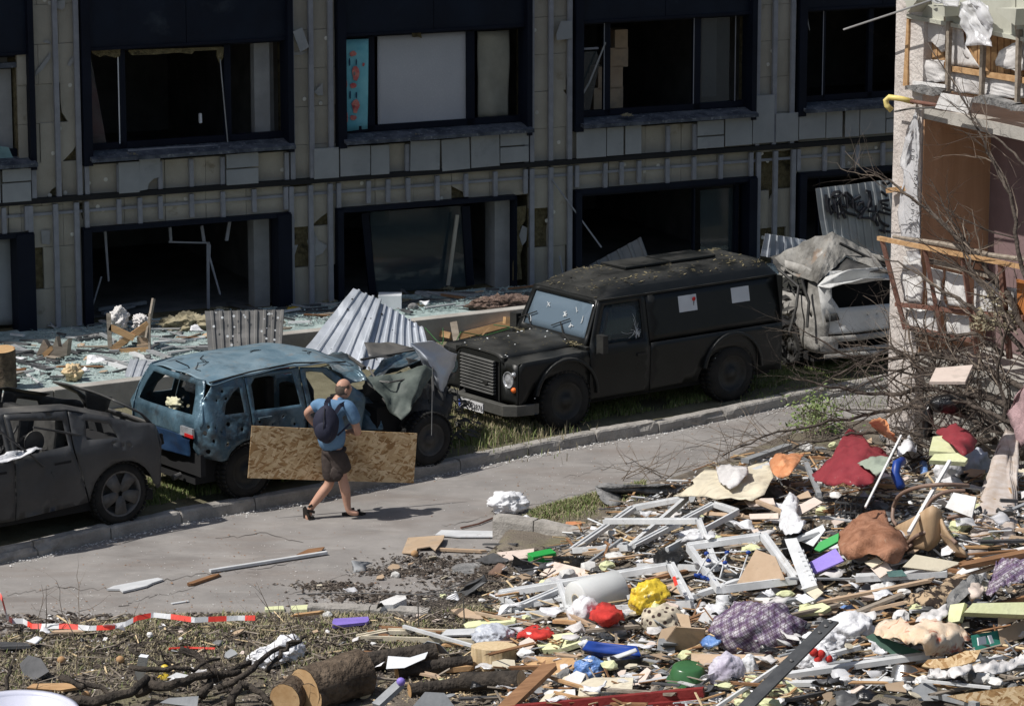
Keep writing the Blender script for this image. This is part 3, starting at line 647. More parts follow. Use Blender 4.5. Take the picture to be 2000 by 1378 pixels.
for k in range(11):
    z=.66+k*.042; MB().add([(1.955,-.40,z),(1.955,.32,z),(2.0,.32,z-.004),(2.0,-.40,z-.004),(1.955,-.40,z+.02),(1.955,.32,z+.02),(2.0,.32,z+.012),(2.0,-.40,z+.012)],[(0,1,2,3),(7,6,5,4),(0,4,5,1),(1,5,6,2),(2,6,7,3),(3,7,4,0)]).o('grille_slat',m_slat,vr,local=True)
q=Matrix.Translation((2.0,.16,.80))@Matrix.Rotation(math.pi/2,4,'Y')@Matrix.Scale(.6,4,(1,0,0)); MB().lathe([(.05,0),(.05,.012),(.0,.014)],q,14).o('grille_badge',m_dark,vr,local=True)
bm_=MB(); P=[(1.99,-.80),(2.12,-.70),(2.12,.70),(1.99,.82),(1.75,.86)]
for k in range(len(P)-1):
    x0,y0=P[k];x1,y1=P[k+1]; bm_.add([(x0,y0,.46),(x1,y1,.46),(x1,y1,.60),(x0,y0,.60),(x0-.09,y0*.97,.46),(x1-.09,y1*.97,.46),(x1-.09,y1*.97,.60),(x0-.09,y0*.97,.60)],[(0,1,2,3),(7,6,5,4),(3,2,6,7),(4,5,1,0)])
bevel(bm_.o('front_bumper',m_bump,vr,local=True),.006,1)
npl=MB().box((2.125,-.24,.43),(2.135,.29,.555)).o('number_plate',mat('plate_white',(.55,.55,.56),.6,var=.1,scale=8),vr,local=True)
MB().box((2.136,-.235,.435),(2.138,-.195,.55)).o('plate_blue_band',mat('plate_blue',(.05,.08,.3),.6),npl,local=True)
def text(s,M,size,m,par=None,name='lettering',ext=.001):
    cu=D.curves.new(name,'FONT'); cu.body=s; cu.size=size; cu.extrude=ext; cu.align_x='LEFT'; cu.resolution_u=2
    o=D.objects.new('t',cu); COL.objects.link(o); dg=bpy.context.evaluated_depsgraph_get(); me=D.meshes.new_from_object(o.evaluated_get(dg)); 
    COL.objects.unlink(o); D.objects.remove(o); me.transform(M); me.materials.clear(); me.materials.append(m); r=link(D.objects.new(name,me)); r.parent=par; return r
text('HE 0828?6'.replace('?','7'),Matrix(((0,0,1,2.139),(1,0,0,-.185),(0,1,0,.452),(0,0,0,1))),.105,m_ink,npl,'plate_lettering')
MB().box((-2.335,-.80,.50),(-2.31,.80,1.78)).o('rear_panel',m_dpaint,vr,local=True)
MB().box((-2.3,-.6,.42),(1.9,.6,.52)).box((.9,-.75,.5),(1.0,.75,1.15)).box((1.0,-.45,.5),(1.85,.45,1.05)).o('chassis',m_black,vr,local=True)
MB().box((-.05,-.7,.6),(.45,.7,1.0)).box((-.2,.1,1.0),(-.05,.6,1.55)).box((-.2,-.6,1.0),(-.05,-.1,1.55)).o('seats',m_dark,vr,local=True)
for (x,z,w,h,fl) in ((-.80,1.58,.30,.21,1),(-1.68,1.59,.30,.20,0)):
    pp=MB().add([(x-w/2,yw(z-h/2)+.012,z-h/2),(x+w/2,yw(z-h/2)+.012,z-h/2),(x+w/2,yw(z+h/2)+.012,z+h/2),(x-w/2,yw(z+h/2)+.012,z+h/2)],[(0,1,2,3)]).o('paper_sheet',m_paper,vr,local=True)
    if fl:
        MB().tube([(x-.09,yw(z)+.016,z-.09),(x-.10,yw(z)+.016,z+.02)],.005,5).o('flower_stem',m_ink,pp,local=True)
        MB().lathe([(.03,0),(.02,.005),(0,.006)],Matrix.Translation((x-.10,yw(z)+.014,z+.045))@Matrix.Rotation(-math.pi/2,4,'X'),9).o('red_flower',m_redlens,pp,local=True)
ch=MB()
for (x,z,r) in ((-.45,1.35,.014),(-.56,1.30,.011),(-.80,1.34,.016),(-.42,.74,.016),(-.42,.66,.014),(-.03,.86,.01),(.3,1.1,.009),(1.05,.95,.01),(1.4,1.08,.012),(-.6,.55,.012),(-1.75,1.12,.01),(-2.2,1.5,.01),(-.15,1.76,.01),(-2.28,1.72,.013),(.05,1.76,.012),(.75,.58,.01),(1.7,.66,.01),(-1.2,.8,.008),(-1.1,1.7,.01),(.2,.7,.008)):
    ch.lathe([(r,0),(r*.5,.004),(0,.005)],Matrix.Translation((x,yw(z)+.003,z))@Matrix.Rotation(-math.pi/2,4,'X'),7)
for _ in range(16):
    y=RN.uniform(-.5,.5); s=RN.random(); p=bon(s,(y/.52+1)/2); ch.lathe([(.012,0),(.006,.005),(0,.006)],Matrix.Translation(p+Vector((0,0,.002))),6)
tag(ch.o('shrapnel_chips',m_chip,vr,local=True),kind='stuff')
lt=MB()
def litter(lt,fn,n,sz=.03,lift=.006):
    for _ in range(n):
        p=fn()+Vector((0,0,lift)); a=RN.uniform(0,6.28); l=sz*RN.uniform(.4,1.4); d_=Vector((math.cos(a),math.sin(a),RN.uniform(-.1,.35)))*l; w=Vector((-math.sin(a),math.cos(a),RN.uniform(-.3,.3)))*l*RN.uniform(.12,.4); lt.add([p-d_,p+w,p+d_,p-w],[(0,1,2,3)])
def rp():
    while 1:
        s,t=RN.random(),RN.random()
        if noise.noise(Vector((s*7,t*4,1)))>RN.uniform(-.5,.35): return vroof(s,.06+t*.85)
litter(lt,rp,520,.028); litter(lt,lambda:Vector((RN.gauss(.93,.035),RN.uniform(-.72,.72),1.225+RN.random()*.02)),260,.028); litter(lt,lambda:bon(RN.random(),RN.random()),160,.014)
tag(lt.o('leaf_litter',m_litter,vr,local=True),kind='stuff')
# --- wreck helpers
def crumple(name,pts,tris,m,par=None,sub=3,amp=.03,fr=4,thick=.006,local=False,seed=0,smooth=True):
    bm=bmesh.new(); vs=[bm.verts.new(Vector(p)) for p in pts]
    for t in tris: bm.faces.new([vs[i] for i in t])
    for _ in range(sub):
        bmesh.ops.subdivide_edges(bm,edges=bm.edges[:],cuts=1,use_grid_fill=True)
    bm.normal_update()
    for v in bm.verts:
        p=v.co; n=v.normal; v.co=p+n*(noise.noise(p*fr+Vector((seed,0,0)))*amp+abs(noise.noise(p*fr*2.3+Vector((0,seed,0))))*amp*.6)+Vector((noise.noise(p*fr*1.5+Vector((9,seed,1))),noise.noise(p*fr*1.5+Vector((3,seed,5))),0))*amp*.5
    V=[v.co.copy() for v in bm.verts]; bm.verts.index_update(); Fc=[tuple(v.index for v in f.verts) for f in bm.faces]; bm.free()
    o=mesh(name,V,Fc,m,par,smooth,local)
    if thick: solid(o,thick)
    return o
def fan(n): return [(0,i,i+1) for i in range(1,n-1)]
def PX3(L,Y0): return [at(u,v,Y0+(dy[0] if dy else 0)) for u,v,*dy in L]
m_blue=mat('dented_blue_paint',(.030,.058,.080),.32,scale=2.2,bump=.8,bscale=3.2,col2=(.105,.185,.24),spec=.6,dist=.06,metal=.25); dust(m_blue,(.21,.225,.235),.5,.98,.8,2.5); overlay(m_blue,(.028,.030,.032),1.9,.50,.62,amt=.85); overlay(m_blue,(.16,.15,.135),6,.64,.75,amt=.5)
m_burnt=mat('sooty_metal',(.020,.020,.020),.7,scale=3,bump=.6,bscale=12,col2=(.07,.068,.064)); m_gdust=mat('ash_grey_paint',(.026,.027,.029),.48,scale=1.6,bump=.45,bscale=4,col2=(.050,.051,.053),dist=.03,spec=.5); dust(m_gdust,(.17,.16,.145),.3,.95,.85,2); overlay(m_gdust,(.09,.087,.08),4,.6,.75,amt=.6)
m_ash=mat('burnt_white_metal',(.13,.125,.115),.65,scale=2.6,bump=.6,bscale=9,col2=(.40,.385,.36),detail=9,dist=.03); overlay(m_ash,(.26,.15,.08),2,.62,.74,amt=.6); overlay(m_ash,(.05,.045,.04),1.7,.58,.68,amt=.75)
m_ashw=mat('scorched_white_paint',(.42,.42,.41),.5,scale=1.8,bump=.4,bscale=5,col2=(.60,.60,.59),dist=.03); overlay(m_ashw,(.12,.11,.10),2.1,.6,.68,amt=.8); overlay(m_ashw,(.03,.03,.03),8,.68,.75)
m_greenish=mat('torn_green_lining',(.05,.062,.055),.6,scale=4,bump=.6,bscale=8,col2=(.115,.135,.12)); m_foam=mat('yellow_foam',(.50,.48,.32),.9,scale=6,col2=(.66,.64,.48))
def sidefn(sg,W,belt,roof,tumble,xr,xf,dent=.03,seed=0,rr=.35):
    def f(x,z):
        y=W-.05*((z-.62)/.4)**2*(z<.62)-.03*(max(0,(z-.62))/.4)**2*(z<belt)
        if z>=belt: y=W-.03-(tumble)*((z-belt)/(roof-belt))
        if x<xr+rr: y-=.16*((xr+rr-x)/rr)**2
        if x>xf-rr: y-=.14*((x-xf+rr)/rr)**2
        y-=dent*max(0,noise.noise(Vector((x*1.7,z*2,seed)))+.1)*2+.012*noise.noise(Vector((x*5,z*5,seed)))
        return Vector((x,sg*y,z))
    return f
# --- blue wreck
a,b,d,L=carroot('','','',(478,970),(832,906)); print('blue wb',L,math.degrees(math.atan2(d.y,d.x)))
yaw=math.atan2(d.y,d.x); lf=Vector((-d.y,d.x,0)); k=L
br=thing('wrecked_blue_car','crushed light blue hatchback riddled with shrapnel holes behind the walking man','wrecked car',a+lf*.72,yaw)
def ar(cx,r=.37,z0=.30,n=12): return [(cx-r*math.cos(math.pi*q/n),.33+r*math.sin(math.pi*q/n)) for q in range(n+1) if .33+r*math.sin(math.pi*q/n)>=z0]
HL=[circ(RN.uniform(-.72,-.08),RN.uniform(.66,1.0),RN.uniform(.014,.034),6,.3) for _ in range(34)]+[circ(RN.uniform(-.5,-.2),RN.uniform(1.22,1.42),.02,6,.3) for _ in range(3)]
HL=[h for h in HL if (Vector(h[0])-Vector((0,.33))).length>.46]
def clean(H,R=.09):
    out=[]
    for h in H:
        c=Vector((sum(p[0] for p in h)/len(h),sum(p[1] for p in h)/len(h)))
        if all((c-o).length>R for o,_ in out): out.append((c,h))
    return [h for _,h in out]
for sg in (-1,1):
    f=sidefn(sg,.86,1.0,1.56,.17,-.86,3.2,.035,sg)
    HH=clean(HL) if sg<0 else []
    A1=ar(0,.40,.36)
    panel('rear_quarter',[(-.80,.60),(-.45,.52)]+[q for q in A1 if q[0]<.02 and q[1]>.5]+[(.03,.76),(.03,1.51),(-.1,1.53),(-.42,1.49),(-.66,1.25),(-.84,1.0),(-.86,.7)],[[(-.30,1.06),(-.26,1.20),(-.16,1.32),(-.05,1.38),(-.04,1.06)]]+[h for h in HH if h[0][0]<-.04],f,m_blue,br,.06,.012)
    dn=panel('rear_door',[(.045,1.51),(.045,.76)]+[q for q in A1 if q[0]>.06]+[(.42,.34),(.83,.30),(.83,1.51)],[[(.10,1.07),(.12,1.38),(.20,1.45),(.72,1.45),(.76,1.05)]]+[circ(.15,.92,.02,6,.3),circ(.22,.80,.026,6,.3),circ(.34,.86,.016,6,.3),circ(.5,.93,.018,6,.3),circ(.66,.82,.022,6,.3)],f,m_blue,br,.06,.012)
    MB().obox(Vector((.22,sg*.855,.96)),Vector((.09,0,0)),Vector((0,.02,0)),Vector((0,0,.015))).o('handle',m_blue,dn,local=True)
    if sg<0: panel('front_door',[(.85,.30),(1.62,.32),(1.75,1.02),(1.6,1.14),(1.25,1.44),(.85,1.50)],[[(.92,1.04),(.93,1.44),(1.18,1.38),(1.52,1.06)]],lambda x,z:f(x,z)+Vector((0,.10*ss(.9,1.7,x)+.03*math.sin(x*14)*(z<1.0),.0)),m_blue,br,.05,.012)
    else: panel('front_door',[(.85,.30),(1.8,.32),(1.8,1.0),(1.2,1.1),(.85,1.0)],[],f,m_blue,br,.1,.012)
    wheel(br,(0,sg*.70,.33),sg,.335,.22,.21,0,m_dark)
    wheel(br,(k,sg*.72,.33),sg,.335,.22,.20,0,m_burnt)
def broof(s,t):
    x=lerp(-.50,1.62,s); t=t*2-1; z=1.53+.055*(1-t*t)-.05*ss(.25,0,s)+.0*s; 
    z+=.035*noise.noise(Vector((x*2,t*1.6,4)))-.07*max(0,noise.noise(Vector((x*1.3,t,8)))) 
    z-=.10*ss(.8,1,s); y=t*(.70)
    return Vector((x,y,z))
m_broof=mat('dusty_blue_roof',(.12,.20,.26),.38,scale=2,bump=.6,bscale=4,col2=(.24,.32,.37),dist=.05,metal=.2); overlay(m_broof,(.05,.055,.06),2.3,.58,.72,amt=.8); overlay(m_broof,(.24,.23,.21),5,.56,.7,amt=.6)
rfb=grid('roof',34,20,broof,m_broof,br,thick=.012)
MB().tube([broof(0,.02)+Vector((0,0,.02)),broof(.3,.015)+Vector((0,0,.03)),broof(.6,.02)+Vector((0,0,.03)),broof(.95,.02)+Vector((0,0,.03))],.012,6).o('roof_rail',m_dark,rfb,local=True)
MB().tube([broof(.1,.5)+Vector((0,0,.0)),broof(.1,.5)+Vector((-.02,.0,.03)),broof(.1,.5)+Vector((-.22,.05,.11))],.009,5).o('aerial',m_dark,rfb,local=True)
cg=MB()
for k2 in range(4):
    s,t=RN.uniform(.1,.9),RN.uniform(.1,.9); P=[]; 
    for _ in range(6): P.append(broof(s,t)+Vector((0,0,.008))); s=min(.97,max(.02,s+RN.uniform(-.06,.07)));t=min(.97,max(.03,t+RN.uniform(-.1,.1)))
    cg.tube(P,.004,4)
tag(cg.o('roof_crack',m_black,rfb,local=True),kind='stuff')
def btail(y,z):
    x=-.86+.10*(abs(y)/.8)**3 + (.62*(z-1.0) if z>1.0 else .05*(1-z)); return Vector((x+.02*noise.noise(Vector((y*3,z*3,2))),y,z))
tg=panel('tailgate',[(-.70,.80),(.70,.80),(.80,1.0),(.68,1.28),(.60,1.50),(-.60,1.50),(-.68,1.28),(-.80,1.0)],[[(-.60,1.08),(.60,1.08),(.54,1.30),(.47,1.43),(-.47,1.43),(-.54,1.30)]],btail,m_blue,br,.07,.02)
m_bluef=mat('bright_blue_paint',(.12,.27,.40),.3,scale=3,bump=.4,bscale=5,col2=(.20,.36,.50),metal=.2)
crumple('lower_tailgate',[(-.90,-.62,.58),(-.92,.5,.56),(-.88,.55,.82),(-.87,-.66,.82)],[(0,1,2,3)],mat('deep_blue_paint',(.006,.018,.05),.45,scale=3,col2=(.012,.035,.08)),br,4,.05,4,local=True)
tlm=MB().box((-.905,-.72,.82),(-.86,-.46,.93)).o('tail_lamp',m_lens,br,local=True); MB().box((-.915,-.74,.82),(-.895,-.56,.86)).o('red_lens',m_redlens,tlm,local=True)
MB().box((-.80,-.78,.35),(-.70,.78,.62)).box((-.75,-.6,.22),(2.9,.6,.32)).box((2.1,-.5,.32),(2.9,.5,.75)).box((-.6,-.62,.32),(-.3,.62,.8)).o('underbody',m_black,br,local=True)
MB().tube([(-.82,-.35,.30),(-.98,-.36,.28)],.035,10).o('exhaust_pipe',m_steel,br,local=True)
# inside: seats, foam
for x in (.25,1.05):
    for y in (-.38,.38): bevel(MB().box((x-.1,y-.24,.45),(x+.4,y+.24,.62)).box((x-.16,y-.24,.6),(x-.02,y+.24,1.2)).o('car_seat',m_dark,br,local=True),.03)
MB().box((1.15,.1,1.22),(1.22,.28,1.36)).o('headrest',mat('red_fabric',(.5,.03,.03),.8),br,local=True)
tag(tuft('foam_lump',m_foam,G(355,776,1.0)+Vector((0,0,0)),.16,n=5),None) if 0 else None
fo=bmesh.new(); bmesh.ops.create_icosphere(fo,subdivisions=3,radius=1)
def creases(p,seed,wl=.10,n=3):
    "sum of sharp warped folds, about -1..1"
    rr=random.Random(int(seed*97)+5); a=0
    w=Vector((noise.noise(p*2.2/wl*.12+Vector((seed,1,2))),noise.noise(p*2.2/wl*.12+Vector((5,seed,2))),noise.noise(p*2.2/wl*.12+Vector((9,4,seed)))))*wl*2.2
    q=p+w
    for k in range(n):
        d=Vector((rr.gauss(0,1),rr.gauss(0,1),rr.gauss(0,.7))).normalized(); l=wl*(1.6,1.0,.6)[k%3]
        x=q.dot(d)/l+rr.random()*9+noise.noise(p*3/wl*.15)*.8; x=abs((x%1)*2-1); a+=(1.0,.7,.35)[k%3]*(1-2*x**.7)*(.5+.9*noise.noise(p/wl*.35+Vector((k*3,seed,0))))
    return a*.6
def lump(name,m,c,r,amp=.35,fr=2.2,par=None,seed=0,local=False,sub=3,flat=-1,smooth=True,ridge=0,rot=None,fold=0,wl=.12):
    bm=bmesh.new(); bmesh.ops.create_icosphere(bm,subdivisions=sub,radius=1); V=[]
    for v in bm.verts:
        p=v.co; n=noise.noise(p*fr+Vector((seed*3.1,seed,0))); n2=1-abs(noise.noise(p*fr*2.1+Vector((seed,0,seed*2))))*2; n3=1-abs(noise.noise(p*fr*4.7+Vector((0,seed,seed))))*2; n2=math.copysign(abs(n2)**1.6,n2)*1.4 if ridge else n2; n3=math.copysign(abs(n3)**1.8,n3)*1.5
        q=p*(1+amp*n+ridge*n2*.5+ridge*n3*.22); q.z=max(q.z,flat); q=Vector((q.x*r[0],q.y*r[1],q.z*r[2]))
        if fold: q=q+Vector((p.x/r[0],p.y/r[1],p.z/r[2])).normalized()*fold*creases(q,seed+1,wl)
        if rot: q=Matrix.Rotation(rot,3,'Z')@q
        V.append(Vector(c)+q)
    Fc=[tuple(v.index for v in f.verts) for f in bm.faces]; bm.free()
    return mesh(name,V,Fc,m,par,smooth,local)
fo.free()
lump('foam_lump',m_foam,(-.50,.10,1.06),(.09,.15,.08),.5,2,br,3,True,sub=4,fold=.03,wl=.06)
lump('white_padding',m_reveal,(-.1,.2,1.25),(.1,.12,.12),.4,2,br,5,True)
# crushed front built from torn sheets, given on the plane of the near side and behind it
Yb=G(760,918,.13).y
crumple('torn_roof_edge',PX3([(625,690,1.0),(665,682,1.3),(700,712,.3),(716,738,.0),(680,742,.0),(652,720,.3)],Yb),fan(6),m_blue,br,3,.05,5)
crumple('buckled_bonnet',PX3([(712,745,.5),(748,700,1.0),(800,683,1.6),(850,680,1.9),(835,700,1.2),(790,706,.8),(745,728,.4)],Yb),fan(7),m_blue,br,3,.05,4,seed=4)
crumple('folded_bonnet_panel',PX3([(712,664,1.6),(770,668,2.0),(815,680,2.0),(760,700,1.4),(722,692,1.3)],Yb),fan(5),m_gdust,br,2,.03,4,seed=9)
crumple('torn_front_wing',PX3([(705,735,.2),(770,728,.5),(830,708,.6),(848,722,.7),(826,770,.3),(803,800,.0),(785,818,-.1),(760,800,.0),(735,765,.1)],Yb),[(0,1,8),(1,7,8),(1,2,7),(2,5,7),(2,3,4),(2,4,5),(5,6,7)],m_greenish,br,3,.06,4,seed=2)
crumple('torn_inner_sheet',PX3([(790,700,1.2),(850,698,1.5),(880,730,1.5),(872,780,1.0),(845,800,.8),(812,760,.6)],Yb),fan(6),m_burnt,br,3,.10,4,seed=6)
crumple('crushed_front_end',PX3([(838,735,1.6),(870,745,1.6),(884,800,1.3),(876,850,.9),(848,838,.6),(842,790,1.0)],Yb),fan(6),m_burnt,br,3,.16,5,seed=7)
crumple('crushed_door_skin',PX3([(668,770,.6),(720,772,.5),(742,812,.2),(746,838,.1),(690,842,.2),(665,830,.3)],Yb),fan(6),m_blue,br,3,.05,5,seed=8)
crumple('bent_pillar',PX3([(580,722,.4),(590,718,.4),(612,760,.2),(616,790,.1),(606,795,.1),(598,760,.2)],Yb),fan(6),m_gdust,br,2,.02,5,seed=8)
crumple('glass_mat',PX3([(620,716,1.0),(668,712,1.2),(700,736,.8),(650,742,.7)],Yb),fan(4),m_greenish,br,2,.03,6,seed=3)
for i,P in enumerate([[(705,700,1.2),(760,690,1.5),(815,680,1.8)],[(720,715,.8),(735,742,.3),(760,745,.2),(800,738,.5)],[(843,700,1.2),(846,760,.9),(838,840,.3)],[(675,690,1.1),(690,700,1.0),(712,716,.7)],[(845,712,.5),(843,850,.1)],[(800,745,.4),(815,770,.3)],[(855,790,.8),(870,850,.6),(858,865,.6)]]):
    MB().tube(PX3(P,Yb),.007 if i==4 else RN.choice((.014,.02,.028)),6).o('bent_tube',RN.choice((m_burnt,m_gdust)),br)
tag(tuft('engine_scrap',m_burnt,G(845,880,.13)+Vector((.2,.6,.1)),.45,(.9,1,1.6),150,br,.10),kind='stuff'); lump('engine_block',m_burnt,(2.75,-.1,.62),(.42,.45,.33),.5,3,br,3,True,ridge=.3)
# --- ash grey coupe
a=G(228,1019,.13); d=Vector((-math.cos(math.radians(39)),-math.sin(math.radians(39)),0)); lf=Vector((-d.y,d.x,0)); yaw=math.atan2(d.y,d.x)
gr=thing('wrecked_grey_car','ash covered dark grey coupe with its windows and roof blown out at the left edge','wrecked car',a-lf*.74,yaw)
for sg in (1,-1):
    f=sidefn(sg,.90,.96,1.50,.20,-.92,3.6,.02,3+sg,.4)
    panel('rear_quarter',[(-.80,.38),(-.50,.36)]+ar(0,.43,.36)+[(.44,.34),(.62,.95),(.60,1.40),(.2,1.30),(-.25,1.16),(-.62,1.10),(-.86,1.00),(-.90,.80),(-.86,.55)],[[(.02,1.03),(.10,1.19),(.40,1.27),(.44,1.06)],[(-.80,.50),(-.79,.70),(-.70,.70),(-.70,.48)],circ(-.02,.93,.012,6),circ(-.12,.91,.010,6),circ(.1,.97,.012,6)],f,m_gdust,gr,.07,.012)
    dn=panel('rear_door',[(.46,.34),(1.42,.28),(1.42,1.47),(.62,1.405),(.64,.95)],[[(.68,1.03),(.70,1.31),(1.36,1.40),(1.36,1.0)]],f,m_gdust,gr,.08,.012); MB().obox(Vector((.80,sg*.885,.86)),Vector((.11,0,0)),Vector((0,.012,0)),Vector((0,0,.014))).o('handle',m_black,dn,local=True)
    dn=panel('front_door',[(1.435,.28),(2.45,.28),(2.5,.96),(2.1,1.30),(1.8,1.44),(1.435,1.475)],[[(1.5,1.0),(1.5,1.40),(1.78,1.37),(2.28,1.0)]],f,m_gdust,gr,.1,.012); MB().obox(Vector((1.65,sg*.885,.86)),Vector((.11,0,0)),Vector((0,.012,0)),Vector((0,0,.014))).o('handle',m_black,dn,local=True)
    wheel(gr,(0,sg*.74,.36),sg,.37,.23,.265,5,mat('dusty_alloy',(.06,.057,.055),.6,scale=6,col2=(.12,.115,.11)))
    MB().add([f(2.47,.3),f(3.5,.3),f(3.55,.8),f(2.5,.95)],[(0,1,2,3)]).o('front_wing',m_gdust,gr,local=True)
    MB().obox(f(-.83,.90)+Vector((-.02,sg*.01,0)),Vector((.06,-sg*.03,-.02)),Vector((0,.02,0)),Vector((.03,0,.06))).o('tail_lamp',m_dark,gr,local=True)
    crumple('roof_rail',[f(.62,1.41)+Vector((0,0,0)),f(1.4,1.47),f(2.1,1.32),f(2.1,1.32)+Vector((0,-sg*.1,.02)),f(1.4,1.47)+Vector((0,-sg*.12,.05)),f(.62,1.41)+Vector((0,-sg*.12,.05)),f(0,1.24)+Vector((0,-sg*.12,.04)),f(0,1.23)],[(0,1,4,5),(1,2,3,4),(7,0,5,6)],m_gdust,gr,2,.015,5,local=True)
def gtail(y,z):
    x=-.92+.16*(abs(y)/.85)**3+(.0 if z<1.0 else (z-1.0)*1.9); return Vector((x+.02*noise.noise(Vector((y*3,z*3,2))),y,z))
panel('tail_panel',[(-.80,.42),(.80,.42),(.86,.9),(.78,1.02),(-.78,1.02),(-.86,.9)],[[(-.3,.5),(.3,.5),(.3,.66),(-.3,.66)]],gtail,m_gdust,gr,.12,.02)
panel('boot_lid',[(-.76,1.02),(.76,1.02),(.66,1.42),(-.66,1.42)],[[(-.62,1.10),(.62,1.10),(.56,1.37),(-.56,1.37)]],gtail,m_gdust,gr,.1,.02)
crumple('bent_parcel_shelf',[(-.55,-.2,1.05),(-.25,-.25,1.08),(-.15,-.1,1.38),(-.45,0,1.3)],[(0,1,2,3)],m_gdust,gr,2,.04,4,local=True)
MB().box((-.6,-.75,.2),(3.4,.75,.32)).box((-.55,-.6,.3),(-.2,.6,.8)).o('underbody',m_black,gr,local=True)
for i,x in enumerate((.75,1.65)):
    for y in (-.38,.4): bevel(MB().add([(x-.2,y-.24,1.28),(x-.05,y-.24,.5),(x+.1,y-.24,.5),(x-.03,y-.24,1.3),(x-.2,y+.24,1.28),(x-.05,y+.24,.5),(x+.1,y+.24,.5),(x-.03,y+.24,1.3)],[(0,1,2,3),(7,6,5,4),(0,4,5,1),(2,6,7,3),(3,7,4,0)]).o('car_seat',m_burnt,gr,local=True),.03)
MB().lathe([(.13,0),(.13,.02),(.04,.03),(0,.03)],Matrix.Translation((1.0,.60,1.08))@Matrix.Rotation(-math.pi/2,4,'X'),18).o('speaker_ring',m_gdust,gr,local=True)
tag(tuft('interior_debris',m_gdust,pmat(gr)@Vector((1.3,.3,.75)),.6,(1.2,.8,1.0),160,gr,.10),kind='stuff')
for P in ([(.3,.78,1.02),(.5,.8,1.12),(1.15,.85,1.32)],[(1.6,.85,1.35),(1.2,.88,1.0),(1.05,.9,.86)],[(1.5,.5,.8),(1.2,.6,1.3)],[(1.95,.6,.9),(1.8,.7,1.35)]): MB().tube(P,.014,6).o('loose_rod',m_gdust,gr,local=True)
# --- burnt white car
ang=math.radians(27); d=Vector((-math.sin(ang),math.cos(ang),0)); lf=Vector((-d.y,d.x,0)); c0=G(1592,741,.13)
wr=thing('burnt_white_car','burnt out whitish hatchback with tent shaped crumpled roof at the end of the row','burnt car',c0-lf*.90+d*.80,math.atan2(d.y,d.x))
for sg in (1,-1):
    f=sidefn(sg,.90,.98,1.50,.2,-.88,3.6,.04,7+sg,.2)
    panel('rear_quarter',[(-.80,.36),(-.45,.36)]+ar(0,.42,.36)+[(.42,.34),(.42,1.45),(-.1,1.46),(-.5,1.42),(-.78,1.1),(-.88,.9),(-.86,.5)],[[(-.45,1.08),(-.35,1.3),(.30,1.36),(.34,1.06)],circ(-.2,.75,.05,6,.3),circ(-.6,.86,.03,6,.3)],f,m_ash,wr,.08,.012)
    panel('rear_door',[(.44,.34),(1.35,.3),(1.35,.98),(1.28,1.0),(.44,1.02)],[],f,m_ash,wr,.1,.012)
    wheel(wr,(0,sg*.74,.30),sg,.31,.2,.2,0,m_burnt)
def wtail(y,z): return Vector((-.90+.10*(abs(y)/.85)**3+(.45*(z-1.0) if z>1.0 else .04*(1-z))+.03*noise.noise(Vector((y*2.5,z*2.5,2))),y,z))
panel('tailgate',[(-.76,.62),(.76,.62),(.80,.80),(.84,1.0),(.80,1.38),(.70,1.46),(-.70,1.46),(-.80,1.38),(-.84,1.0)],[[(-.58,.98),(-.66,1.12),(-.62,1.33),(.62,1.33),(.66,1.12),(.58,.98)]]+[circ(RN.uniform(-.5,.6),RN.uniform(.72,.9),.012,6,.2) for _ in range(5)],wtail,m_ashw,wr,.07,.015)
panel('rear_bumper',[(-.84,.36),(.84,.36),(.86,.60),(-.86,.60)],[[(-.6,.42),(.6,.42),(.6,.52),(-.6,.52)]],lambda y,z:wtail(y,z)-Vector((.05,0,0)),m_ash,wr,.1,.02)
MB().tube([(-.94,-.8,.34),(-.97,0,.33),(-.94,.84,.34)],.03,8).o('bumper_beam',m_ash,wr,local=True)
crumple('lamp_hole',[(-.885,.58,.82),(-.86,.78,.80),(-.84,.80,.90),(-.88,.62,.92)],[(0,1,2,3)],m_burnt,wr,1,.01,5,local=True)
MB().box((-.6,-.8,.2),(3.0,.8,.3)).box((-.4,-.6,.3),(0,.6,.85)).o('underbody',m_black,wr,local=True)
Yw=c0.y
crumple('tent_roof',PX3([(1512,503,1.3),(1562,474,1.2),(1625,452,.9),(1597,552,.05),(1664,531,.2),(1738,533,.2),(1695,488,.8),(1652,500,.55),(1545,535,.9)],Yw),[(0,1,8),(1,2,8),(2,3,8),(2,7,3),(2,6,7),(6,5,7)],mat('scorched_roof',(.07,.066,.06),.6,scale=2.4,bump=.8,bscale=10,col2=(.27,.26,.24),detail=9,dist=.04),wr,3,.035,7,seed=11,smooth=False)
overlay(MC['scorched_roof'],(.22,.12,.06),2.2,.58,.7,amt=.7); overlay(MC['scorched_roof'],(.50,.49,.47),3.1,.62,.72,amt=.8)
crumple('roof_recess',PX3([(1597,553,.10),(1664,532,.25),(1738,534,.25),(1652,501,.60)],Yw),[(0,1,3),(1,2,3)],m_burnt,wr,3,.04,7,seed=12)  # shade of the recess put into its colour with the sooty metal
crumple('roof_lip',PX3([(1596,560,.0),(1612,540,.1),(1660,526,.1),(1722,522,.3),(1742,536,.4),(1742,546,.3),(1690,543,.0),(1620,562,-.1)],Yw),fan(8),m_ashw,wr,3,.03,4,seed=3)
crumple('torn_roof_skin',PX3([(1505,500,2.0),(1545,492,2.2),(1600,505,1.5),(1560,535,1.0),(1520,530,1.4)],Yw),fan(5),m_burnt,wr,3,.06,4,seed=5)
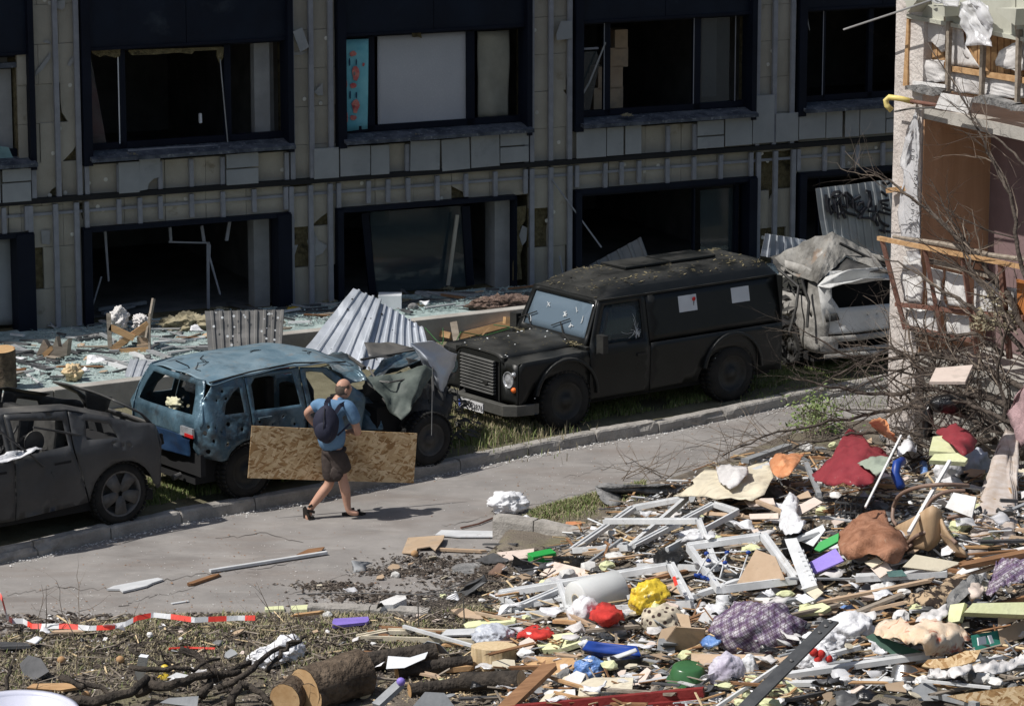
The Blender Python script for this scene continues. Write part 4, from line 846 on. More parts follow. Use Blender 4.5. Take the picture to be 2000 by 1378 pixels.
for P in ([(1520,525,.8),(1560,560,.5),(1555,600,.3),(1540,655,.2)],[(1565,545,.2),(1580,590,.1),(1576,640,.0)],[(1640,475,.5),(1730,520,.6)],[(1515,560,1.6),(1600,590,1.6),(1640,575,1.8)],[(1620,640,.4),(1610,580,1.0)]): MB().tube(PX3(P,Yw),.022,6).o('bent_pillar',m_burnt,wr)
MB().box((-.30,-.8,.5),(-.25,.8,1.3)).box((-.75,-.78,.5),(-.3,.78,.6)).o('cabin_dark_backing',m_black,wr,local=True)  # black boxes added behind the tailgate hole to make the cabin dark
tag(tuft('cabin_wreckage',m_burnt,at(1560,620,Yw+.9),.6,(1.2,.8,1.0),200,wr,.12),kind='stuff')

# ---- settle the bodies: the van has sunk on flat tyres, the wrecks have shortened tails
def remap(root,fn,skip=('wheel','rim','tyre')):
    seen=set()
    def rec(o):
        for c in [x for x in COL.objects if x.parent==o]:
            if any(c.name.startswith(k) for k in skip): continue
            if c.data and c.data.name not in seen:
                seen.add(c.data.name)
                for v in c.data.vertices: v.co=fn(v.co.copy())
            rec(c)
    rec(root)
remap(vr,lambda p:Vector((p.x+.05+.15*(p.x+2.3)/4.4,p.y,p.z-.19)))
remap(br,lambda p:Vector((p.x if p.x>-.3 else -.3+(p.x+.3)*.70,p.y,p.z if p.z<.95 else .95+(p.z-.95)*.93)))
remap(gr,lambda p:Vector((p.x if p.x>-.45 else -.45+(p.x+.45)*.34,p.y,p.z)))
# ---------------------------------------------------------------- the damaged house on the right
TR=math.radians(62); RD=Vector((math.cos(TR),-math.sin(TR),0)); RNn=Vector((-math.sin(TR),-math.cos(TR),0)); R0=G(1745,930,0)
def RW(u,v,o=0):
    p=onp(u,v,R0+RNn*o,RNn); return (p-R0).dot(RD),p.z
def rp3(t,z,o=0): return R0+RD*t+Vector((0,0,z))+RNn*o
m_stucco=mat('pinkish_stucco',(.48,.43,.40),.92,scale=3,bump=.9,bscale=25,col2=(.62,.575,.54),dist=.02,detail=9); overlay(m_stucco,(.16,.14,.125),6,.62,.74,amt=.7)
m_brownp=mat('brown_hardboard',(.46,.265,.15),.6,scale=1.5,bump=.15,bscale=20,col2=(.55,.33,.20),stretch=(6,6,.4)); m_purp=mat('purple_brown_panel',(.22,.15,.15),.7,var=.1)
m_wood=mat('raw_wood',(.36,.21,.10),.75,scale=2.5,bump=.3,bscale=18,col2=(.52,.33,.17),stretch=(1,6,6)); m_wood2=mat('brown_wood',(.17,.085,.04),.7,scale=2.5,bump=.3,bscale=18,col2=(.28,.15,.075),stretch=(1,6,6)); m_woodg=mat('weathered_wood',(.20,.165,.13),.85,scale=3,bump=.4,bscale=18,col2=(.33,.285,.235),stretch=(1,5,5))
m_wrap=mat('white_wrap',(.50,.48,.47),.65,scale=2,bump=.5,bscale=9,col2=(.68,.66,.65),dist=.03); m_cream=mat('cream_paint',(.40,.40,.34),.6,scale=2,bump=.1,col2=(.50,.50,.43)); m_grub=mat('grey_rubble',(.12,.12,.12),.95,scale=7,bump=1,bscale=25,col2=(.27,.265,.26),dist=.03)
m_rust=mat('rusty_paint',(.13,.055,.04),.8,scale=7,bump=.3,col2=(.22,.12,.09)); m_yel=mat('yellow_pipe',(.62,.48,.12),.5,scale=6,col2=(.74,.62,.25)); m_whited=mat('dusty_white',(.62,.61,.60),.8,scale=3,bump=.3,col2=(.74,.73,.72)); overlay(m_whited,(.33,.31,.29),5,.6,.78,amt=.6)
m_film=D.materials.new('clear_film'); m_film.use_nodes=True; _b=m_film.node_tree.nodes['Principled BSDF']; _b.inputs['Base Color'].default_value=(.72,.72,.74,1); _b.inputs['Roughness'].default_value=.22; _b.inputs['Alpha'].default_value=.62; _b.inputs['Specular IOR Level'].default_value=.6
hr=thing('damaged_house','stucco house end with torn open loggias and exposed brown panel on the right','building',R0.copy())
def rbox(name,m,t0,t1,z0,z1,o0,o1,par=None,bev=0):
    o=MB().obox(rp3((t0+t1)/2,(z0+z1)/2,(o0+o1)/2),RD*((t1-t0)/2),Vector((0,0,(z1-z0)/2)),RNn*((o1-o0)/2)).o(name,m,par or hr)
    if bev: bevel(o,bev)
    return o
def rpoly(name,m,pts,o,t=.02,par=None): return MB().poly([rp3(*RW(u,v,o),o) for u,v in pts],t,RNn).o(name,m,par or hr)
tc0=RW(1742,400)[0]; tc1=RW(1800,250)[0]
V=[];Fc=[];nz=60
for i in range(nz+1):
    z=lerp(-.2,7.5,i/nz)
    for j,(t,o) in enumerate(((tc0,-.45),(tc0,0),(lerp(tc0,tc1,.35),.004),(lerp(tc0,tc1,.7),.003),(tc1,0),(tc1,-1.2))):
        w=.03*noise.noise(Vector((z*3,j,1)))+.02*noise.noise(Vector((z*9,j,1))) if j<3 else .008*noise.noise(Vector((z*5,j,1)))
        V.append(rp3(t+w,z,o+w*.5))
for i in range(nz):
    for j in range(5): Fc.append((i*6+j,i*6+j+1,(i+1)*6+j+1,(i+1)*6+j))
mesh('corner_pier',V,Fc,m_stucco,hr)
zsl=RW(1800,205)[1]; zs_b=RW(1800,232)[1]; zr=RW(1800,470)[1]; zfl=RW(1800,690)[1]
rbox('brown_partition_panel',m_brownp,tc1+.012,tc1+.03,zfl,zs_b-.005,-1.0,-.02)
rbox('loggia_back_panel',m_purp,tc1+.035,5,zfl,zs_b-.005,-1.05,-1.0)
rbox('floor_slab',m_conc,tc1,5,zs_b,zsl-.02,-1.6,-.03); rbox('floor_slab',m_conc,tc1,5,zfl-.22,zfl,-1.6,-.05)
rbox('plinth_wall',m_conc,tc1-.02,5,-.2,zfl-.225,-.5,-.12); rbox('upper_back_wall',m_brownp,tc1,5,zsl,8,-1.6,-1.4)
# broken slab edge
for P in ([(1768,167),(1800,165),(1842,176),(1838,183),(1822,188),(1800,183),(1775,175)],[(1902,190),(1915,186),(1978,203),(1972,214),(1940,206),(1900,200)],[(1975,205),(2040,210),(2040,222),(1990,217),(1972,216)]): rpoly('slab_edge_piece',m_grub,P,.10,.14)
# upper parapet
for u0,u1 in ((1772,1845),(1846,1912),(1913,1984),(1985,2060)):
    v0=lambda u:-20+.2*(u-1770); rpoly('parapet_board',m_cream,[(u0,28+.2*(u0-1770)),(u0,-40),(u1-1,-40),(u1-1,28+.2*(u1-1770))],.0,.03)
for P in ([(1745,-10),(1790,-10),(1790,2),(1772,25),(1768,3)],[(1812,10),(1845,12),(1845,33),(1832,26)],[(1945,16),(1985,18),(1982,50),(1960,33),(1944,22)]): 
    o=rpoly('bracket',m_cream,P,.22,.22)
rpoly('rail_strip',m_cream,[(1770,27),(2050,84),(2050,92),(1770,35)],.04,.04)
rpoly('loggia_boarding',m_wood,[(1772,36),(2060,92),(2060,215),(1772,165)],-.12,.02)
for i in range(22):
    u=1778+i*13; rpoly('board_joint',m_wood2,[(u,37+.2*(u-1770)),(u+1.2,37+.2*(u-1770)),(u+1.2,164+.16*(u-1770)),(u,164+.16*(u-1770))],-.115,.004)
def rcr(name,m,P,o,amp=.03,sub=3,seed=0,fr=5,th=.005): return crumple(name,[rp3(*RW(u,v,o+(q[0] if q else 0)),o+(q[0] if q else 0)) for u,v,*q in P],fan(len(P)),m,hr,sub,amp,fr,th,seed=seed)
rcr('torn_wrap',m_wrap,[(1776,36),(1848,44),(1846,100),(1840,102),(1830,90),(1822,82),(1800,84),(1780,92),(1772,90)],-.06,.01,3,1,8)
rcr('torn_wrap',m_wrap,[(1772,118),(1790,116),(1846,118),(1846,150),(1838,160),(1815,162),(1790,158),(1776,150),(1770,148)],-.04,.05,3,2)
rcr('torn_wrap',m_wrap,[(1853,46),(1870,62),(1882,60),(1885,112),(1914,130),(1914,133),(1852,129)],-.06,.02,3,3)
rcr('torn_wrap',m_wrap,[(1852,140),(1916,150),(1980,158),(2040,165),(2040,190),(1980,192),(1916,186),(1852,178)],-.05,.03,3,4)
rcr('torn_wrap',m_wrap,[(1945,128),(1950,100),(1975,85),(2040,70),(2040,120),(2030,140),(1990,138),(1960,130)],-.02,.06,3,5)
rcr('hanging_film',m_film,[(1872,5,.1),(1890,0,.1),(1912,12,.1),(1935,48,.05),(1938,92,.05),(1915,88,.1),(1886,90,.1),(1882,60,.08)],.12,.06,4,6,6)
rcr('hanging_film',m_film,[(1810,-10),(1850,-10),(1875,0),(1870,14),(1850,12),(1840,6),(1828,8),(1818,2)],.25,.05,3,7)
rcr('hanging_film',m_film,[(1895,0),(1912,2),(1930,12),(1936,45),(1925,60),(1910,20)],.2,.05,3,8)
rpoly('wood_rail',m_wood,[(1848,128),(2040,158),(2040,170),(1848,138)],.0,.04); rpoly('wood_jamb',m_wood,[(1771,33),(1775,33),(1772,168),(1763,168)],.03,.05)
for u,v0,v1 in ((1851,42,178),(1917,88,190),(1987,58,200)): rpoly('loggia_post',m_woodg,[(u-3,v0),(u+3,v0),(u-1,v1),(u-6,v1)],.06,.05)
rpoly('white_board_strip',m_whited,[(1782,158),(1846,166),(1846,172),(1782,165)],.08,.03)
wb=rpoly('loose_board',m_whited,[(1838,182),(1898,192),(1890,223),(1826,211)],.26,.03)
MB().tube([rp3(*RW(1742,216,.25),.25),rp3(*RW(1732,206,.3),.3),rp3(*RW(1730,196,.3),.3),rp3(*RW(1737,190,.28),.28),rp3(*RW(1760,193,.2),.2),rp3(*RW(1785,199,.05),.05)],.035,10).o('yellow_gas_pipe',m_yel,hr,True)
MB().tube([rp3(*RW(1780,198,.1),.1),rp3(*RW(1830,206,.12),.12)],.025,8).o('rusty_pipe',m_rust,hr,True)
MB().tube([rp3(*RW(1748,218,.1),.1),rp3(*RW(1780,212,.15),.15),rp3(*RW(1826,210,.18),.18)],.012,6).o('conduit',m_steel,hr)
MB().tube([rp3(*RW(1648,58,.3),.3),rp3(*RW(1745,26,.3),.3),rp3(*RW(1820,0,.3),.3)],.012,6).o('cable',m_reveal,hr)
# red and blue things on the loggia
rcr('blue_bundle',mat('blue_fabric',(.02,.08,.28),.7,scale=5,col2=(.10,.25,.42)),[(1950,-10),(2020,-10),(2020,12),(1960,10)],-.2,.08,3,9); rcr('red_bundle',m_red,[(1985,100),(2020,95),(2020,140),(1990,138),(1980,128)],-.08,.06,3,10)
# plastic film with printed text on the pier
rcr('hanging_film',m_film,[(1788,215),(1791,250),(1796,262),(1797,300),(1792,360),(1796,470),(1790,480),(1760,470),(1752,420),(1768,350),(1758,310),(1770,270),(1785,245)],.06,.03,4,12,7)
for (t_,u,v) in (('110 PI',1786,330),('110 PI',1781,380),('10 PI',1777,425),('0 PI',1781,290)):
    t,z=RW(u,v,.11); M4=Matrix.Translation(rp3(t,z,.115))@Matrix(((RD.x,0,RNn.x,0),(RD.y,0,RNn.y,0),(0,1,0,0),(0,0,0,1)))@Matrix.Rotation(-math.pi/2,4,'Z')@Matrix.Scale(1.0,4)
    o=text(t_,M4,.095,m_ink,None,'film_lettering'); o.parent=hr; o.matrix_parent_inverse=Matrix.Identity(4)
    for v_ in o.data.vertices: v_.co=v_.co-hr.location
MB().bar(rp3(*RW(1733,372,.1),.1),rp3(*RW(1775,367,.02),.02),.05,.06).o('wood_lath',m_wood,hr)
# lower loggia railing
rl=MB().bar(rp3(*RW(1716,465,.35),.35),rp3(*RW(2040,530,.3),.3),.05,.05).o('hand_rail',m_wood,hr); MB().tube([rp3(*RW(1745,462,.2),.2),rp3(*RW(1850,478,.2),.2),rp3(*RW(1935,498,.2),.2),rp3(*RW(2040,512,.2),.2)],[.02,.035,.03,.03],7).o('broken_branch_rail',m_woodg,hr)
for a_,b_ in (((1723,470,.34),(1768,642,.12)),((1806,484,.32),(1842,670,.12)),((1880,500,.3),(1908,690,.1)),((1955,515,.3),(1972,700,.1))): MB().bar(rp3(*RW(a_[0],a_[1],a_[2]),a_[2]),rp3(*RW(b_[0],b_[1],b_[2]),b_[2]),.06,.05).o('railing_post',m_rust,hr)
MB().bar(rp3(*RW(1750,594,.16),.16),rp3(*RW(2000,620,.16),.16),.04,.05).o('railing_bar',m_rust,hr); MB().bar(rp3(*RW(1765,638,.12),.12),rp3(*RW(1900,665,.12),.12),.04,.05).o('railing_bar',m_rust,hr); MB().bar(rp3(*RW(1810,508,.2),.2),rp3(*RW(1960,545,.2),.2),.06,.05).o('railing_bar',m_woodg,hr)
for P in ([(1768,500),(1800,505),(1806,560),(1800,592),(1770,588),(1762,540)],[(1812,520),(1840,528),(1838,560),(1850,600),(1815,598)],[(1850,530),(1890,540),(1888,600),(1852,596)],[(1905,545),(1950,550),(1952,618),(1908,612)],[(1772,600),(1830,608),(1835,655),(1778,645)],[(1848,612),(1900,618),(1898,668),(1852,662)],[(1965,560),(2030,566),(2030,640),(1968,632)]): rcr('torn_insulation_panel',m_whited,P,.06,.03,3,int(P[0][0]),6,.03)
rcr('white_film',m_film,[(1770,490,.1),(1795,488,.1),(1800,505,.1),(1775,512,.1)],.2,.04,3,20)
rpoly('orange_board',mat('orange_wood',(.42,.16,.05),.6,var=.2),[(1985,545),(2040,560),(2040,650),(1988,640)],.1,.03)
tag(None or thing('x','','',(0,0,0))) if 0 else None
# ---------------------------------------------------------------- fallen bare tree
m_bark=mat('dark_bark',(.035,.027,.022),.95,scale=9,bump=1,bscale=30,col2=(.11,.09,.075),dist=.02); m_barkl=mat('grey_twig',(.14,.11,.085),.9,scale=9,bump=.3,col2=(.25,.205,.165))
tr_=thing('fallen_tree','tangle of bare broken branches reaching left in front of the damaged house','fallen tree',T(1960,900))
twg=MB(); twd=MB()
def grow(p,d,L,r,depth,mb):
    n=max(3,int(L/.12)); P=[p];Rr=[r]; 
    for i in range(n):
        d=(d+Vector((RN.gauss(0,.16),RN.gauss(0,.14),RN.gauss(0,.14)))).normalized(); p=p+d*(L/n); P.append(p); Rr.append(r*(1-.75*(i+1)/n))
        if depth>0 and RN.random()<.62:
            nd=(d+Vector((RN.gauss(0,.7),RN.gauss(0,.5),RN.gauss(0,.7)))).normalized(); grow(p,nd,L*RN.uniform(.3,.6),Rr[-1]*.6,depth-1,mb)
    mb.tube(P,Rr,4 if r<.012 else 5,False)
YB=lambda u: R0.y-.55-max(0,(u-1745))/255*2.35
LIMB=[[(2010,660,.3,.05),(1965,575,.2),(1905,500,.1),(1850,440,.0),(1790,395,.0),(1735,350,.0),(1690,335,.1)],
[(2010,700,.2,.04),(1960,640,.1),(1900,600,.0),(1830,560,0),(1770,520,0),(1720,500,.1)],
[(2010,760,0,.045),(1930,720,0),(1860,700,-.1),(1790,690,0),(1720,705,.1),(1650,690,.1),(1560,640,.2)],
[(1985,800,0,.05),(1900,770,-.1),(1810,760,-.1),(1700,770,0),(1600,750,.1),(1540,735,.2)],
[(1960,850,0,.045),(1880,810,-.1),(1800,790,-.1),(1700,810,-.1),(1600,830,-.1),(1500,850,-.1),(1410,890,-.1)],
[(1940,860,0,.04),(1860,850,-.2),(1760,850,-.2),(1660,845,-.2),(1560,870,-.2),(1470,900,-.2)],
[(1950,840,0,.045),(1900,790,-.1),(1840,720,0),(1740,680,0),(1640,730,.1),(1590,760,.1)],
[(1980,640,0,.05),(1940,580,0),(1900,530,0),(1880,470,0),(1870,455,0)],
[(2005,560,0,.035),(1985,470,0),(1975,380,.1),(1930,300,.1),(1880,190,.1),(1812,84,.1)],
[(2010,330,0,.02),(1960,280,0),(1900,235,0),(1850,195,0)],
[(1840,900,-.2,.03),(1800,940,-.3),(1770,1000,-.4),(1740,1040,-.4)],
[(1950,855,0,.035),(1870,880,-.3),(1800,900,-.3),(1700,880,-.3),(1640,900,-.3)],
[(1900,870,-.1,.03),(1850,920,-.4),(1790,960,-.4),(1740,1000,-.5)],
[(1960,690,0,.035),(1900,650,0),(1850,660,0),(1790,650,0),(1750,610,0)],
[(2000,900,0,.04),(1970,820,-.2),(1950,740,-.2),(1960,660,-.2),(1985,600,-.2)],
[(1990,830,-.2,.035),(1920,800,-.3),(1850,775,-.3),(1780,730,-.3),(1700,715,-.3),(1620,680,-.3)]]
for L_ in LIMB:
    r0=L_[0][3]*.85; P=[at(q[0],q[1],YB(q[0])+q[2]) for q in L_]; Q=[]
    for i in range(len(P)-1):
        for k in range(5):
            Q.append(P[i].lerp(P[i+1],k/5)+Vector((RN.gauss(0,.012),RN.gauss(0,.02),RN.gauss(0,.012))))
    Q.append(P[-1]); n=len(Q); Rr=[r0*(1-.85*i/n) for i in range(n)]
    MB().tube(Q,Rr,7).o('limb',m_bark,tr_,True)
    for i in range(4,n-1):
        if RN.random()<.60:
            d=(Q[i+1]-Q[i]).normalized(); nd=(d*1.1+Vector((RN.gauss(-.2,.5),RN.gauss(0,.45),RN.gauss(.1,.5)))).normalized(); grow(Q[i],nd,RN.uniform(.35,1.2),Rr[i]*.5,2,twg if RN.random()<.7 else twd)
for k in range(115):
    _u=RN.uniform(1750,1990); p=at(_u,RN.uniform(640,900),YB(_u)+RN.uniform(-.3,.2)); grow(p,Vector((RN.uniform(-1,.3),RN.gauss(0,.4),RN.gauss(.1,.5))).normalized(),RN.uniform(.4,1.1),RN.uniform(.007,.016),1,twd if k%2 else twg)
tag(twg.o('twigs',m_bark,tr_),kind='stuff'); tag(twd.o('thin_twigs',m_barkl,tr_),kind='stuff')
for (u0,v0,u1,v1,lab) in ((1300,930,1370,820,'thin bare sapling twigs sprouting at the rubble edge left of the cream sheet'),(1500,870,1480,835,'loose brushwood at the far tip of the rubble heap beside the road')):
    mb=MB(); 
    for k in range(26): p=T(RN.uniform(u0-90,u0+160),RN.uniform(v0-25,v0+15)); grow(p,Vector((RN.gauss(0,.8),RN.gauss(0,.3),RN.uniform(.1,.7))).normalized(),RN.uniform(.3,.8),.008,1,mb)
    tag(mb.o('brushwood',m_barkl),lab,'brushwood',kind='stuff')
# green leafed shrub behind
m_leaf=mat('fresh_leaf',(.09,.14,.035),.6,scale=9,col2=(.22,.29,.09)); sh=thing('leafy_shrub','light green leafy shoots growing among the bare branches above the red sheet','shrub',T(1600,850))
mb=MB(); 
for k in range(700):
    a=RN.gauss(0,1);b=RN.gauss(0,1); p=at(1595+a*26,812+b*22+abs(a)*6,G(1600,850,0).y+RN.uniform(-.3,.3)); l=.04*RN.uniform(.5,1.2); d_=Vector((RN.gauss(0,1),RN.gauss(0,1),RN.gauss(0,.7))).normalized()*l; w=d_.orthogonal().normalized()*l*.4; mb.add([p-d_,p+w,p+d_,p-w],[(0,1,2,3)])
tag(mb.o('foliage',m_leaf,sh),kind='stuff'); mb=MB()
for k in range(14): grow(T(1600+RN.uniform(-25,25),856),Vector((RN.gauss(0,.35),RN.gauss(0,.2),1)).normalized(),RN.uniform(.3,.6),.006,1,mb)
mb.o('stems',m_barkl,sh)
# ---------------------------------------------------------------- walking man with board
m_skin=mat('skin',(.42,.235,.165),.55,scale=6,bump=.1,col2=(.50,.29,.21)); m_shirt=mat('blue_polo',(.085,.17,.29),.85,scale=5,bump=.35,bscale=10,col2=(.13,.235,.37),dist=.02); m_shorts=mat('brown_cargo_cloth',(.035,.026,.023),.9,scale=5,bump=.6,bscale=10,col2=(.065,.050,.045),dist=.025); m_pack=mat('navy_backpack',(.012,.013,.028),.8,scale=5,bump=.4,bscale=14,col2=(.022,.024,.045)); m_hair=mat('grey_hair',(.06,.045,.035),.9,scale=12,col2=(.13,.10,.08)); m_sandal=mat('dark_sandal',(.02,.016,.013),.7); m_osb=mat('strand_board',(.46,.31,.165),.7,scale=5,bump=.25,bscale=30,col2=(.56,.39,.215),stretch=(1,1,2),detail=3)
def flakes(m,rot,sc,cols,thr):
    t=m.node_tree;N=t.nodes;L=t.links;b=N['Principled BSDF']; src=b.inputs['Base Color'].links[0].from_socket
    tc=N.new('ShaderNodeTexCoord'); mp=N.new('ShaderNodeMapping'); mp.inputs['Rotation'].default_value=(0,rot,0); L.new(tc.outputs['Object'],mp.inputs[0]); m2=N.new('ShaderNodeMapping'); m2.inputs['Scale'].default_value=sc; L.new(mp.outputs[0],m2.inputs[0])
    nz=N.new('ShaderNodeTexNoise'); nz.inputs['Scale'].default_value=2.2; L.new(m2.outputs[0],nz.inputs[0]); ad=N.new('ShaderNodeVectorMath'); ad.operation='MULTIPLY_ADD'; ad.inputs[1].default_value=(.7,.7,.7); L.new(nz.outputs[1],ad.inputs[0]); L.new(m2.outputs[0],ad.inputs[2])
    v=N.new('ShaderNodeTexVoronoi'); v.inputs['Scale'].default_value=1; L.new(ad.outputs[0],v.inputs[0]); sp=N.new('ShaderNodeSeparateColor'); L.new(v.outputs['Color'],sp.inputs[0])
    cr=N.new('ShaderNodeValToRGB'); cr.color_ramp.interpolation='CONSTANT'; L.new(sp.outputs[0],cr.inputs[0]); e=cr.color_ramp.elements
    while len(e)<len(cols): e.new(.5)
    for i,c in enumerate(cols): e[i].position=i/len(cols); e[i].color=(*c,1)
    gt=N.new('ShaderNodeMath'); gt.operation='GREATER_THAN'; gt.inputs[1].default_value=thr; L.new(sp.outputs[1],gt.inputs[0]); mx=N.new('ShaderNodeMix'); mx.data_type='RGBA'; L.new(gt.outputs[0],mx.inputs[0]); L.new(src,mx.inputs[6]); L.new(cr.outputs[0],mx.inputs[7]); L.new(mx.outputs[2],b.inputs['Base Color'])
_fc=[(.62,.46,.27),(.50,.34,.18),(.36,.21,.09),(.66,.50,.31),(.56,.40,.22),(.27,.15,.06)]
flakes(m_osb,.3,(11,11,38),_fc,.35); flakes(m_osb,-.5,(12,12,45),_fc,.55); flakes(m_osb,1.0,(10,10,40),_fc[:3],.75)
def skin(name,pts,edges,rads,m,par,sub=2,flat=None):
    me=D.meshes.new(name); me.from_pydata([Vector(p) for p in pts],edges,[]); o=D.objects.new(name,me); COL.objects.link(o)
    md=o.modifiers.new('s','SKIN'); md.use_smooth_shade=True; md.branch_smoothing=.6
    for i,r in enumerate(rads):
        sv=me.skin_vertices[0].data[i]; sv.radius=(r,r) if not isinstance(r,tuple) else r; sv.use_root=(i==0)
    s=o.modifiers.new('b','SUBSURF'); s.levels=sub; s.render_levels=sub
    dg=bpy.context.evaluated_depsgraph_get(); m2=D.meshes.new_from_object(o.evaluated_get(dg)); COL.objects.unlink(o); D.objects.remove(o)
    V=[v.co.copy() for v in m2.vertices];Fc=[tuple(p.vertices) for p in m2.polygons]
    return mesh(name,V,Fc,m,par,True)
Ym=G(650,1013).y; 
man=thing('person','bald man in blue polo shirt and brown shorts walking with a navy backpack','person',G(650,1013))
def A(u,v,dy=0): return at(u,v,Ym+dy)
sc=F/Ym
pel=A(650,872); cr=A(647,835,.0); chest=A(650,800,.0); neck=A(661,779,.03); nk2=A(664,770,.04)
Lsh=A(621,790,.14); Rsh=A(682,793,-.08); Lel=A(597,806,.10); Lwr=A(612,827,.22); Rel=A(700,846,-.02); Rwr=A(686,840,.18)
Lhip=A(643,878,.06); Rhip=A(660,878,-.06); Rkn=A(669,934,-.02); Ran=A(679,990,.0); Lkn=A(645,943,.06); Lan=A(608,989,.02)
Lk2=Lan+Vector((-.0,0,0))
pts=[pel,cr,chest,neck,nk2,Lsh,Lel,Lwr,Rsh,Rel,Rwr,Lhip,Lkn,A(628,964,.05),Lan,Rhip,Rkn,A(675,958,-.02),Ran]
ed=[(0,1),(1,2),(2,3),(3,4),(2,5),(5,6),(6,7),(2,8),(8,9),(9,10),(0,11),(11,12),(12,13),(13,14),(0,15),(15,16),(16,17),(17,18)]
rd=[.10,.095,.10,.062,.06,.065,.046,.033,.065,.048,.036,.085,.062,.062,.040,.085,.062,.064,.040]
# feet joined to the legs
def foot(an,toe,heel):
    global pts,ed,rd
    i=len(pts); pts+= [heel,toe]; return i
i=len(pts); pts+=[A(605,998,.02),A(601,1010,.0),A(605,1019,-.01)]; ed+=[(14,i),(i,i+1),(i+1,i+2)]; rd+=[.042,.042,.03]
i=len(pts); pts+=[A(682,1000,.0),A(694,1001,.0),A(701,1002,-.0)]; ed+=[(18,i),(i,i+1),(i+1,i+2)]; rd+=[.042,.036,.028]
# hands: palms and fingers
def hand(iw,wr,dirv,side):
    global pts,ed,rd
    dirv=dirv.normalized(); up=side.normalized(); i=len(pts); palm=wr+dirv*.07; pts.append(palm); ed.append((iw,i)); rd.append(.036)
    for k in range(4):
        b=palm+up*(.03*(1.5-k)*.9)+dirv*.02; j=len(pts); ln=(.035,.042,.04,.03)[k]; pts.extend([b+dirv*.02,b+dirv*(ln+.02)+Vector((0,0,-.012)),b+dirv*(ln*1.4)+Vector((0,0,-.045))]); ed.extend([(i,j),(j,j+1),(j+1,j+2)]); rd.extend([.011,.010,.009])
    j=len(pts); pts.extend([palm+up*.05-dirv*.02,palm+up*.07+dirv*.02+Vector((0,0,-.02))]); ed.extend([(i,j),(j,j+1)]); rd.extend([.012,.010])
hand(7,Lwr,Vector((.6,.3,-.5)),Vector((.3,.6,.5))); hand(10,Rwr,Vector((-.35,.4,-.25)),Vector((.5,.5,.2)))
body=skin('body',pts,ed,rd,m_skin,man,2)
# head
hc=A(671,759,.05); q=Matrix.Rotation(math.radians(30),3,'Z')
bm=bmesh.new(); bmesh.ops.create_icosphere(bm,subdivisions=4,radius=1); V=[]
for v in bm.verts:
    p=v.co.copy(); x,y,z=p
    w=1.0-.18*max(0,-z-.2)-.12*max(0,x)*max(0,-z)
    X=.098*x;Y=.077*y*w;Z=.118*z
    if x>.3: # face
        X+=.020*math.exp(-((y)**2*30+(z+.08)**2*18))           # nose
        X-=.009*math.exp(-(((abs(y)-.38)**2)*30+(z-.10)**2*60)) # eye sockets
        X+=.006*math.exp(-(y*y*9+(z+.42)**2*90))-.004*math.exp(-(y*y*9+(z+.50)**2*300)) # lips
        X+=.008*math.exp(-(y*y*8+(z+.78)**2*20))                 # chin
    if z<-.55 and x<.2: X*=.8;Y*=.85
    V.append(hc+q@Vector((X,Y,Z)))
hd=mesh('head',V,[tuple(v.index for v in f.verts) for f in bm.faces],m_skin,man,True)
for sgn in (-1,1):
    lump('ear',m_skin,hc+q@Vector((-.008,sgn*.078,-.01)),(.020,.010,.033),.2,2,hd,2,sub=2,rot=math.radians(30)+sgn*.3)
    lump('eye',m_whited,hc+q@Vector((.084,sgn*.030,.012)),(.008,.012,.008),0,1,hd,2,sub=2)
# short hair band round the back and sides
V=[];idx={};Fc=[]
for v in bm.verts:
    x,y,z=v.co
    if x<.45 and -.55<z<.50 and not(x>.15 and z<.0): idx[v.index]=len(V); V.append(hc+q@Vector((.101*x*1.02,.080*y*1.01,.119*z)))
for f in bm.faces:
    if all(v.index in idx for v in f.verts): Fc.append(tuple(idx[v.index] for v in f.verts))
bm.free(); mesh('hair',V,Fc,m_hair,hd,True)
# clothes
sh_=skin('polo_shirt',[A(648,886),cr+Vector((0,0,.0)),A(648,815,0),A(652,797,.0),A(660,783,.02),Lsh,A(606,799,.12),Rsh,A(697,828,-.06),A(630,792,.1),A(674,792,-.05)],[(0,1),(1,2),(2,3),(3,4),(3,9),(9,5),(5,6),(3,10),(10,7),(7,8)],[.185,.185,.185,.15,.08,.085,.074,.088,.078,.115,.115],m_shirt,man,2)
skin('shirt_collar',[A(655,783,.05),A(664,780,-.03),A(672,783,.06)],[(0,1),(1,2)],[.035,.04,.03],m_shirt,sh_,1)
so_=skin('shorts',[A(649,880),A(649,866),A(644,888,.05),A(648,915,.07),A(647,943,.07),A(661,890,-.05),A(667,912,-.02),A(672,925,-.02)],[(0,1),(0,2),(2,3),(3,4),(0,5),(5,6),(6,7)],[.195,.19,.135,.125,.115,.135,.125,.118],m_shorts,man,2)
lump('cargo_pocket',m_shorts,A(657,925,-.10),(.075,.03,.09),.2,3,so_,4,sub=3)
# backpack
bp_=lump('backpack',m_pack,A(637,828,-.20),(.155,.12,.225),.06,2,man,2,sub=4,rot=math.radians(-12)); bevel(bp_,.001) if 0 else None
lump('front_pocket',m_pack,A(632,842,-.285),(.105,.06,.125),.05,2,bp_,3,sub=3,rot=math.radians(-12))
MB().tube([A(634,796,-.27),A(632,830,-.345),A(630,858,-.32)],.006,5).o('zip',m_ink,bp_)
def strap(P,w,m,par):
    mb=MB()
    for i in range(len(P)-1): mb.bar(P[i],P[i+1],w,.014,Vector((.2,-1,.3)))
    return mb.o('shoulder_strap',m,par)
strap([A(637,806,-.20),A(637,786,-.13),A(643,778,-.02),A(650,779,.05)],.05,m_pack,bp_); strap([A(655,806,-.22),A(664,792,-.18),A(676,786,-.08),A(684,789,.02)],.05,m_pack,bp_); strap([A(659,850,-.22),A(672,838,-.19),A(683,827,-.12)],.022,m_pack,bp_)
